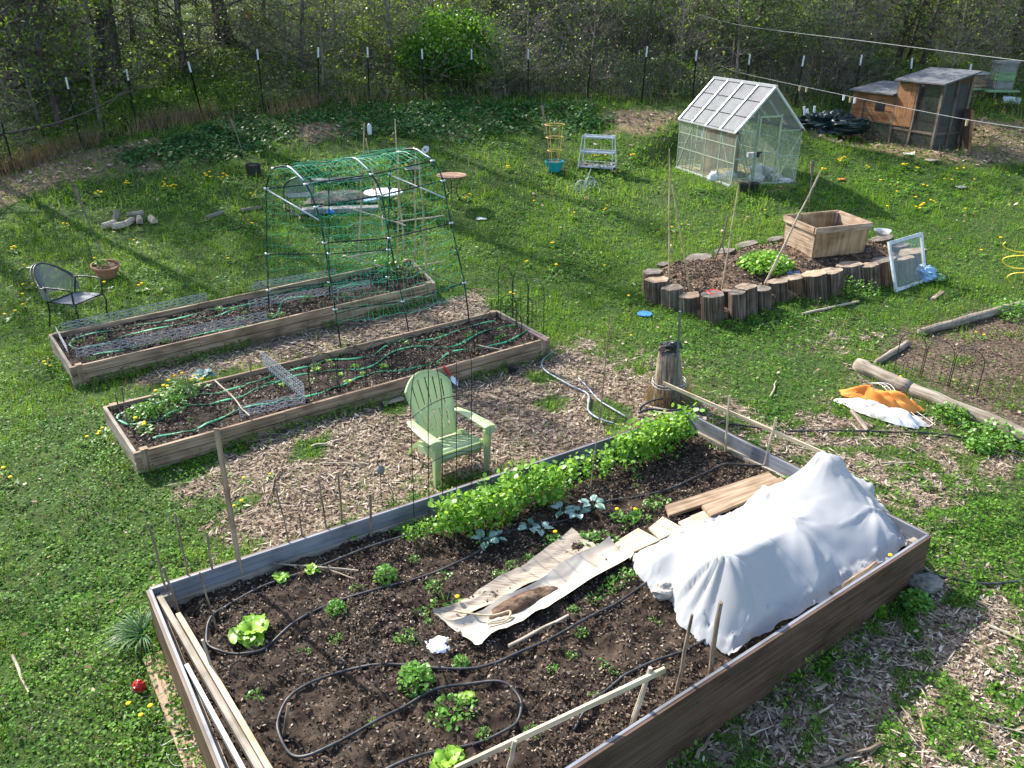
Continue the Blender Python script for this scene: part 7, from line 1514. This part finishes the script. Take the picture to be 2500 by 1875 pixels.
# ------------------------------------------------------------ torches
def torch(bp, m1, tp, lab, r=.035, away=0):
    b = at(*bp); t = thing('garden_torch', lab, 'torch', b, 'garden torches on poles'); tpp = top(b, *tp, away); mm = b.lerp(tpp, m1); d = (tpp-mm); mb = MB(); tube(mb, [b, mm], .013, 6); part(mb, 'pole', 'bark_pale', t)
    mb = MB(); tube(mb, [mm, mm+d*.25, mm+d*.8, mm+d*.86], [r*.45, r*.8, r*1.05, r*1.0], 10); 
    for k in range(5): q = mm+d*(.2+.14*k); tube(mb, [q, q+d*.03], r*1.02, 10)
    part(mb, 'basket', 'stick_bark', t); mb = MB(); tube(mb, [mm+d*.86, mm+d*.95, tpp], [r*.8, r*.6, r*.2], 8); part(mb, 'cap', 'black_metal', t); return t
torch((250, 622), .66, (178, 449), 'grey garden torch leaning left on the lawn behind the clay pot'); torch((604, 402), .66, (562, 285), 'garden torch leaning left behind the black tub'); torch((1339, 392), .62, (1323, 250), 'garden torch standing behind the teal pot'); torch((1974, 514), .70, (1985, 392), 'woven garden torch on the lawn between the greenhouse and the crate', .045)
# ------------------------------------------------------------ pots, cage, rack, wheels
b = at(262, 676); d = (b-Vector(O)).length; r_ = 28*d/FPX; pot('clay_pot', 'tilted terracotta pot with a yellow flower on the lawn left of the rear bed', b, r_*.62, r_, r_*1.05, 'terracotta', (.10, -.12, 1), 28, 'mound')
cluster('pansy_plant', 'small plant with a yellow flower in the terracotta pot', 'plant', b+Vector((-.06, 0, r_*.95)), .13, .14, 90, .05, 'weed_leaf', 500, None, 4); mb = blob(b+Vector((-.1, -.1, r_*1.0+.15)), (.035, .035, .02), 3, .3, 8, 10); solo(mb, 'pansy_flower', 'yellow_petal', 'single yellow flower over the rim of the terracotta pot', 'flower', b)
b = at(620, 426); d = (b-Vector(O)).length; pot('black_tub', 'black plastic tub at the foot of the leaning torch', b, 15*d/FPX, 17*d/FPX, 23*d/FPX, 'black_plastic', None, 22, 'soil')
b = at(1353, 418); d = (b-Vector(O)).length; r_ = 23*d/FPX; pot('teal_pot', 'teal plastic pot holding a tomato cage', b, r_*.66, r_*.95, r_*1.05, 'teal', None, 28, 'mound')
tc = thing('tomato_cage', 'yellowish rusty wire tomato cage standing upside down in the teal pot', 'plant support', b+Vector((0, 0, r_)))
for py, rw in ((304, 23), (335, 20), (367, 17)):
    c = top(b, 1354, py); mb = MB(); tube(mb, [c+Vector((math.cos(k*.2618)*rw*d/FPX, math.sin(k*.2618)*rw*d/FPX, 0)) for k in range(25)], .008, 5); part(mb, 'ring', 'yellow_rust', tc)
for k in range(4):
    a = k*PI/2+.5; e = Vector((math.cos(a), math.sin(a), 0)); mb = MB(); tube(mb, [b+Vector((0, 0, r_*.7))+e*.10, top(b, 1354, 367)+e*16*d/FPX, top(b, 1354, 304)+e*23*d/FPX], .007, 5); part(mb, 'wire', 'yellow_rust', tc)
a, b = at(1410, 412), at(1494, 424); d_ = b-a; rkl = d_.length; rz = math.atan2(d_.y, d_.x); H1 = top(a, 1421, 334).z-a.z; rk = thing('plant_rack', 'white metal three shelf plant rack on the lawn', 'rack', a, None, rz)
for k, (u, in_, m_) in enumerate(((.06, 0, 'grey_enamel'), (.50, .07, 'grey_enamel'), (.96, .13, 'grey_enamel'))):
    z = H1*u; x0, x1 = in_*.5, rkl-in_*.5; dp = .40-.08*k; mb = MB(); box(mb, ((x0+x1)/2, .02+dp/2+.06*k, z), (x1-x0, dp, .015)); o_ = part(mb, 'shelf', m_, rk, True); mb = MB(); P = [(x0, .02+.06*k, z), (x1, .02+.06*k, z), (x1, .02+.06*k+dp, z), (x0, .02+.06*k+dp, z), (x0, .02+.06*k, z)]; tube(mb, [Vector(p)+Vector((0, 0, .02)) for p in P], .012, 5); tube(mb, [Vector(p)+Vector((0, 0, .09 if k == 0 else .045)) for p in P], .008, 5); part(mb, 'shelf_rail', 'white_paint', o_, True)
for x, y, x2, y2 in ((0, 0, .07, .13), (rkl, 0, rkl-.07, .13), (0, .44, .07, .40), (rkl, .44, rkl-.07, .40)): mb = MB(); tube(mb, [(x, y, -.02), (x2, y2, H1*1.03)], .012, 6); part(mb, 'leg', 'white_paint', rk, True)
for i, (q, r_) in enumerate((((.2, .15), .05), ((.4, .2), .06), ((.55, .15), .05), ((.68, .2), .05))): pass
mb = MB(); mb_ = leaves(np.array([[R.uniform(.05, rkl-.05), R.uniform(.06, .38), H1*.06+.03+.05*R.random()] for _ in range(60)]), .09, .6, .6)
o_ = fast('dead_leaves', *mb_, 'fallen_leaf', kind=None, parent=rk)
wc = thing('wire_cart', 'white wire cart ornament with two spoked wheels on the lawn', 'ornament', at(1430, 468))
for px, py, r0 in ((1418, 456, 15), (1440, 447, 14)):
    b = at(px, py+r0); c = top(b, px, py); r_ = r0*(b-Vector(O)).length/FPX; mb = MB(); e = Vector((.94, .35, 0))
    tube(mb, [c+e*math.cos(k*.262)*r_+Vector((0, 0, math.sin(k*.262)*r_)) for k in range(25)], .007, 5)
    for k in range(8): a = k*PI/4; tube(mb, [c, c+e*math.cos(a)*r_+Vector((0, 0, math.sin(a)*r_))], .004, 4)
    part(mb, 'wheel', 'white_paint', wc)
mb = MB(); b = at(1430, 468); tube(mb, smooth_path([b+Vector((0, 0, .12)), b+Vector((.2, .05, .26)), b+Vector((.3, .0, .12)), b+Vector((.32, -.1, 0))], 4), .006, 5); tube(mb, [b+Vector((.0, .1, .15)), b+Vector((.12, .2, .5))], .006, 5); part(mb, 'frame', 'white_paint', wc)
# ------------------------------------------------------------ firewood
GF = 'split firewood on the lawn'
def split(px, py, L_, rz, tilt, s, lab):
    c = at(px, py, .07); mb = MB(); e = Vector((math.cos(rz)*math.cos(tilt), math.sin(rz)*math.cos(tilt), math.sin(tilt))); sd = Vector((-e.y, e.x, 0)).normalized(); up = e.cross(sd)*-1
    if up.z < 0: up = -up
    prof = [(-.5, -.35), (.5, -.35), (.42, .05), (.15, .4), (-.25, .38), (-.5, .05)]; v = [c+e*l+sd*x*s+up*y*s for l in (-L_/2, L_/2) for x, y in prof]; g = [(l, x*s, y*s+px) for l in (-L_/2, L_/2) for x, y in prof]
    mb.add(v, [(5, 4, 3, 2, 1, 0), (6, 7, 8, 9, 10, 11)]+[(i, (i+1) % 6, (i+1) % 6+6, i+6) for i in range(6)], g); return solo(mb, 'firewood_log', 'pale_stick' if py % 2 else 'plank_grey', lab, 'firewood', c, GF)
for q in ((266, 547, .40, 1.1, .05, .17, 'split log at the left end of the firewood heap, pale face up'), (293, 549, .40, 1.0, .0, .17, 'split log second from the left, in front of the upright one'), (314, 541, .42, 1.5, .05, .16, 'white faced split log in the middle of the firewood heap'), (340, 536, .42, 2.0, .05, .16, 'dark barked split log right of the white faced one'), (372, 535, .42, 2.2, .05, .16, 'split log at the right end of the firewood heap'), (281, 528, .34, 1.4, 1.0, .15, 'split log standing up at the back of the firewood heap'), (331, 522, .42, .3, .1, .15, 'grey split log lying on top at the back of the heap')): split(q[0], q[1], q[2]*.8, q[3], q[4], q[5]*.85, q[6])
logp((505, 532), (545, 518), .06, .05, 'short grey log in the grass right of the firewood', 'bark_pale'); logp((585, 515), (640, 506), .05, .04, 'grey branch in the grass beside the left net post', 'bark_pale'); stick2(at(552, 560, .02), at(605, 548, .03), .014, 'thin fallen branch on the lawn below the grey log', 'stick_bark', 'branch', 'fallen_branch', .1)
# ------------------------------------------------------------ small litter
c = at(1574, 768, .02); mb = MB(); lathe(mb, [(.115, 0), (.125, .012), (.12, .022), (.09, .018), (.001, .02)], c, 28); solo(mb, 'flying_disc', 'blue_plastic', 'bright blue plastic disc on the grass below the log rounds', 'disc', c)
for i, (px, py, s, m_, nm, lab, ct) in enumerate(((1174, 534, .10, 'white_cloth', 'paper_scrap', 'white paper scrap on the open lawn right of the net frame', 'paper'), (2218, 376, .14, 'white_cloth', 'paper_scrap', 'white and pink scrap on the grass below the coop', 'paper'), (2347, 457, .12, 'slab', 'metal_plate', 'flat grey plate in the grass right of the dandelions', 'plate'), (2275, 391, .16, 'cardboard', 'bark_scrap', 'tan strip of bark on the lawn below the coop', 'bark'), (2055, 438, .08, 'orange_cloth', 'orange_scrap', 'small orange scrap on the grass right of the greenhouse', 'scrap'), (340, 1677, .05, 'red_plastic', 'foil_wrapper', 'crumpled red foil wrapper in the weeds left of the tan plank', 'wrapper'))):
    c = at(px, py, .03); mb = blob(c, (s, s*.7, .025 if i < 5 else .05), 60+i, .9, 8, 14, fold=.6); solo(mb, nm, m_, lab, ct, c)
stick2(at(1958, 767, .03), at(2097, 735, .03), .022, 'long pale stick in the grass before the log rounds', 'pale_stick'); stick2(at(1865, 793, .02), at(1900, 783, .02), .012, 'short grey stick in the grass left of the long pale one', 'stick_bark', 'stick', 'fallen_stick')
slabbox((2275, 733), (2300, 714), .07, .03, 'crate_board', 'wood_offcut', 'orange brown wood offcut in the grass below the bag', 'offcut')
stick2(at(2080, 1003, .05), at(2118, 1052, .04), .035, 'weathered slab of bark beside the orange cloth', 'log_grey', 'bark', 'bark_piece'); stick2(at(2074, 1030, .02), at(2142, 1093, .02), .006, 'long thin straw stick pointing at the black hose', 'pale_stick')
GT = 'twigs lying on the wood chips'; tw = None
for i, (a, b, r_) in enumerate((((690, 1126), (645, 1250), .012), ((760, 1090), (840, 1070), .014), ((790, 1130), (900, 1133), .009), ((780, 1135), (800, 1160), .006), ((2150, 1130), (2230, 1128), .012), ((2210, 1155), (2265, 1170), .009), ((2220, 1135), (2285, 1165), .010), ((2240, 1185), (2290, 1190), .011), ((2410, 1525), (2500, 1565), .014), ((2150, 1815), (1985, 1875), .016), ((1990, 1685), (2020, 1670), .022), ((1510, 960), (1660, 968), .006), ((1700, 968), (1880, 978), .008), ((1880, 970), (1895, 930), .012), ((2170, 1205), (2190, 1220), .013), ((1700, 1850), (1740, 1790), .018), ((1830, 1795), (1890, 1770), .008), ((2000, 1740), (2035, 1720), .011), ((2250, 1740), (2258, 1790), .020), ((2380, 1760), (2500, 1790), .007), ((30, 1600), (70, 1690), .014), ((225, 1000), (235, 980), .010), ((600, 975), (700, 960), .006), ((1150, 1005), (1050, 1060), .006))):
    p, q = at(*a, .025), at(*b, .03); mb = MB(); stick(mb, p, q, r_, r_*.6, 6, .07); solo(mb, 'fallen_twig', 'pale_stick' if i % 3 else 'stick_bark', 'dry twig lying loose on the wood chips', 'twig', (p+q)/2, GT)
# ------------------------------------------------------------ dandelions
GD = 'dandelions flowering in the lawn'
def dandelion(seed, fl):
    g = np.random.default_rng(seed); rr_ = random.Random(seed); t = thing('dandelion', 'yellow dandelion in flower, low in the green lawn', 'dandelion', (0, 0, -5), GD)
    for i in range(fl):
        c = Vector((rr_.uniform(-.05, .05)*(fl > 1), rr_.uniform(-.05, .05)*(fl > 1), rr_.uniform(.055, .10))); mb = MB(); lathe(mb, [(.004, -.004), (.016, .0), (.0215, .008), (.016, .014), (.001, .016)], c, 10, .15, a=rr_.random()); o_ = part(mb, 'flower', 'yellow_petal', t, True)
        mb = MB(); tube(mb, [(c.x*.4, c.y*.4, 0), tuple(c)], .0025, 4, a=.6); part(mb, 'stem', 'weed_leaf', o_, True)
    n_ = 9; q = g.random(n_)*6.28; P = np.stack([np.cos(q)*.05, np.sin(q)*.05, .02+0*q], 1); fast('leaf', *leaves(P, .09, .35, .28, None, 4, g), 'weed_leaf', kind=None, parent=t); return t
DD = [dandelion(1, 1), dandelion(2, 1), dandelion(3, 2)]; nd = 0
def put(px, py, k=0, surf=0):
    global nd
    p = at(px, py, surf); s = R.uniform(.9, 1.2)*(1.0 if p.y < 12 else 1.35)
    if nd < 3: DD[nd].location = p; DD[nd].scale = (s, s, s)
    else: dup(DD[k], p, R.random()*6, s)
    nd += 1
for q in ((139, 872), (120, 885), (116, 897), (125, 903), (217, 1083), (243, 1075), (247, 1070), (253, 1056), (296, 1037), (295, 1049), (310, 1049), (14, 1162), (31, 1184), (597, 1178), (661, 1168), (592, 1236), (573, 1246), (62, 656), (60, 707), (84, 705), (93, 697), (60, 735), (60, 757), (41, 772), (16, 783), (342, 713), (350, 711), (259, 708), (559, 643), (329, 597), (614, 552), (618, 556), (608, 550), (1304, 500), (1478, 519), (1474, 521), (1482, 516), (1352, 602), (1347, 604), (1287, 648), (1284, 653), (1358, 665), (1475, 659), (1402, 534), (1396, 535), (1534, 738), (1540, 828), (1254, 730), (1866, 526), (2303, 449), (2322, 451), (2252, 465), (2262, 466), (2188, 481), (2233, 497), (2350, 424), (2335, 421), (2376, 451), (2164, 519), (2355, 519), (2439, 597), (2392, 626), (320, 1739), (373, 1745), (348, 1761), (2381, 820), (2400, 828), (2195, 935), (1590, 560), (1246, 733), (1640, 565)): put(*q, k=R.choice((0, 1)))
for px, py, w_, h_, n_ in ((412, 458, 16, 20, 14), (240, 480, 18, 3, 7), (508, 436, 14, 4, 7), (548, 440, 14, 8, 8), (304, 455, 10, 6, 6), (618, 485, 12, 3, 4), (32, 618, 16, 8, 5), (996, 421, 8, 6, 5), (1460, 392, 35, 4, 8), (1543, 388, 6, 3, 3), (1240, 418, 8, 4, 3), (1504, 430, 8, 3, 3), (2053, 395, 10, 9, 9), (2005, 421, 6, 4, 4), (2121, 416, 7, 4, 4), (2202, 410, 12, 5, 7), (2235, 417, 4, 3, 2), (2145, 454, 8, 4, 4), (2278, 503, 10, 2, 5), (2246, 513, 10, 3, 6), (150, 560, 20, 8, 3), (870, 385, 12, 3, 3), (820, 405, 14, 6, 5), (955, 350, 6, 3, 3), (700, 420, 10, 3, 3), (1150, 490, 10, 5, 2)):
    for _ in range(max(2, int(n_*.7))): put(px+R.gauss(0, .5)*w_, py+R.gauss(0, .5)*h_, R.choice((0, 1, 2)))
for q in (Zr0(1060, 605), Zr0(1120, 620), Zr0(1125, 655), Zr0(1210, 370), Zr0(1270, 330), Zr0(1300, 335), Zr0(1310, 290), Zr0(1355, 255), Zr0(1415, 255), Zr0(1505, 255), Zr0(1490, 305), Zr0(1570, 300)):
    dup(DD[R.choice((0, 1))], SB(*q, .02), R.random()*6, 1.25, 'yellow dandelion flowering inside the front wooden bed', 'dandelions in the front bed')
for px, py in ((1505, 1262), (1550, 1262), (1355, 1318), (1117, 1478), (2169, 1376)): dup(DD[0], S(px, py), R.random()*6, 1.0, 'yellow dandelion flowering inside the big planter', 'dandelions in the big planter')
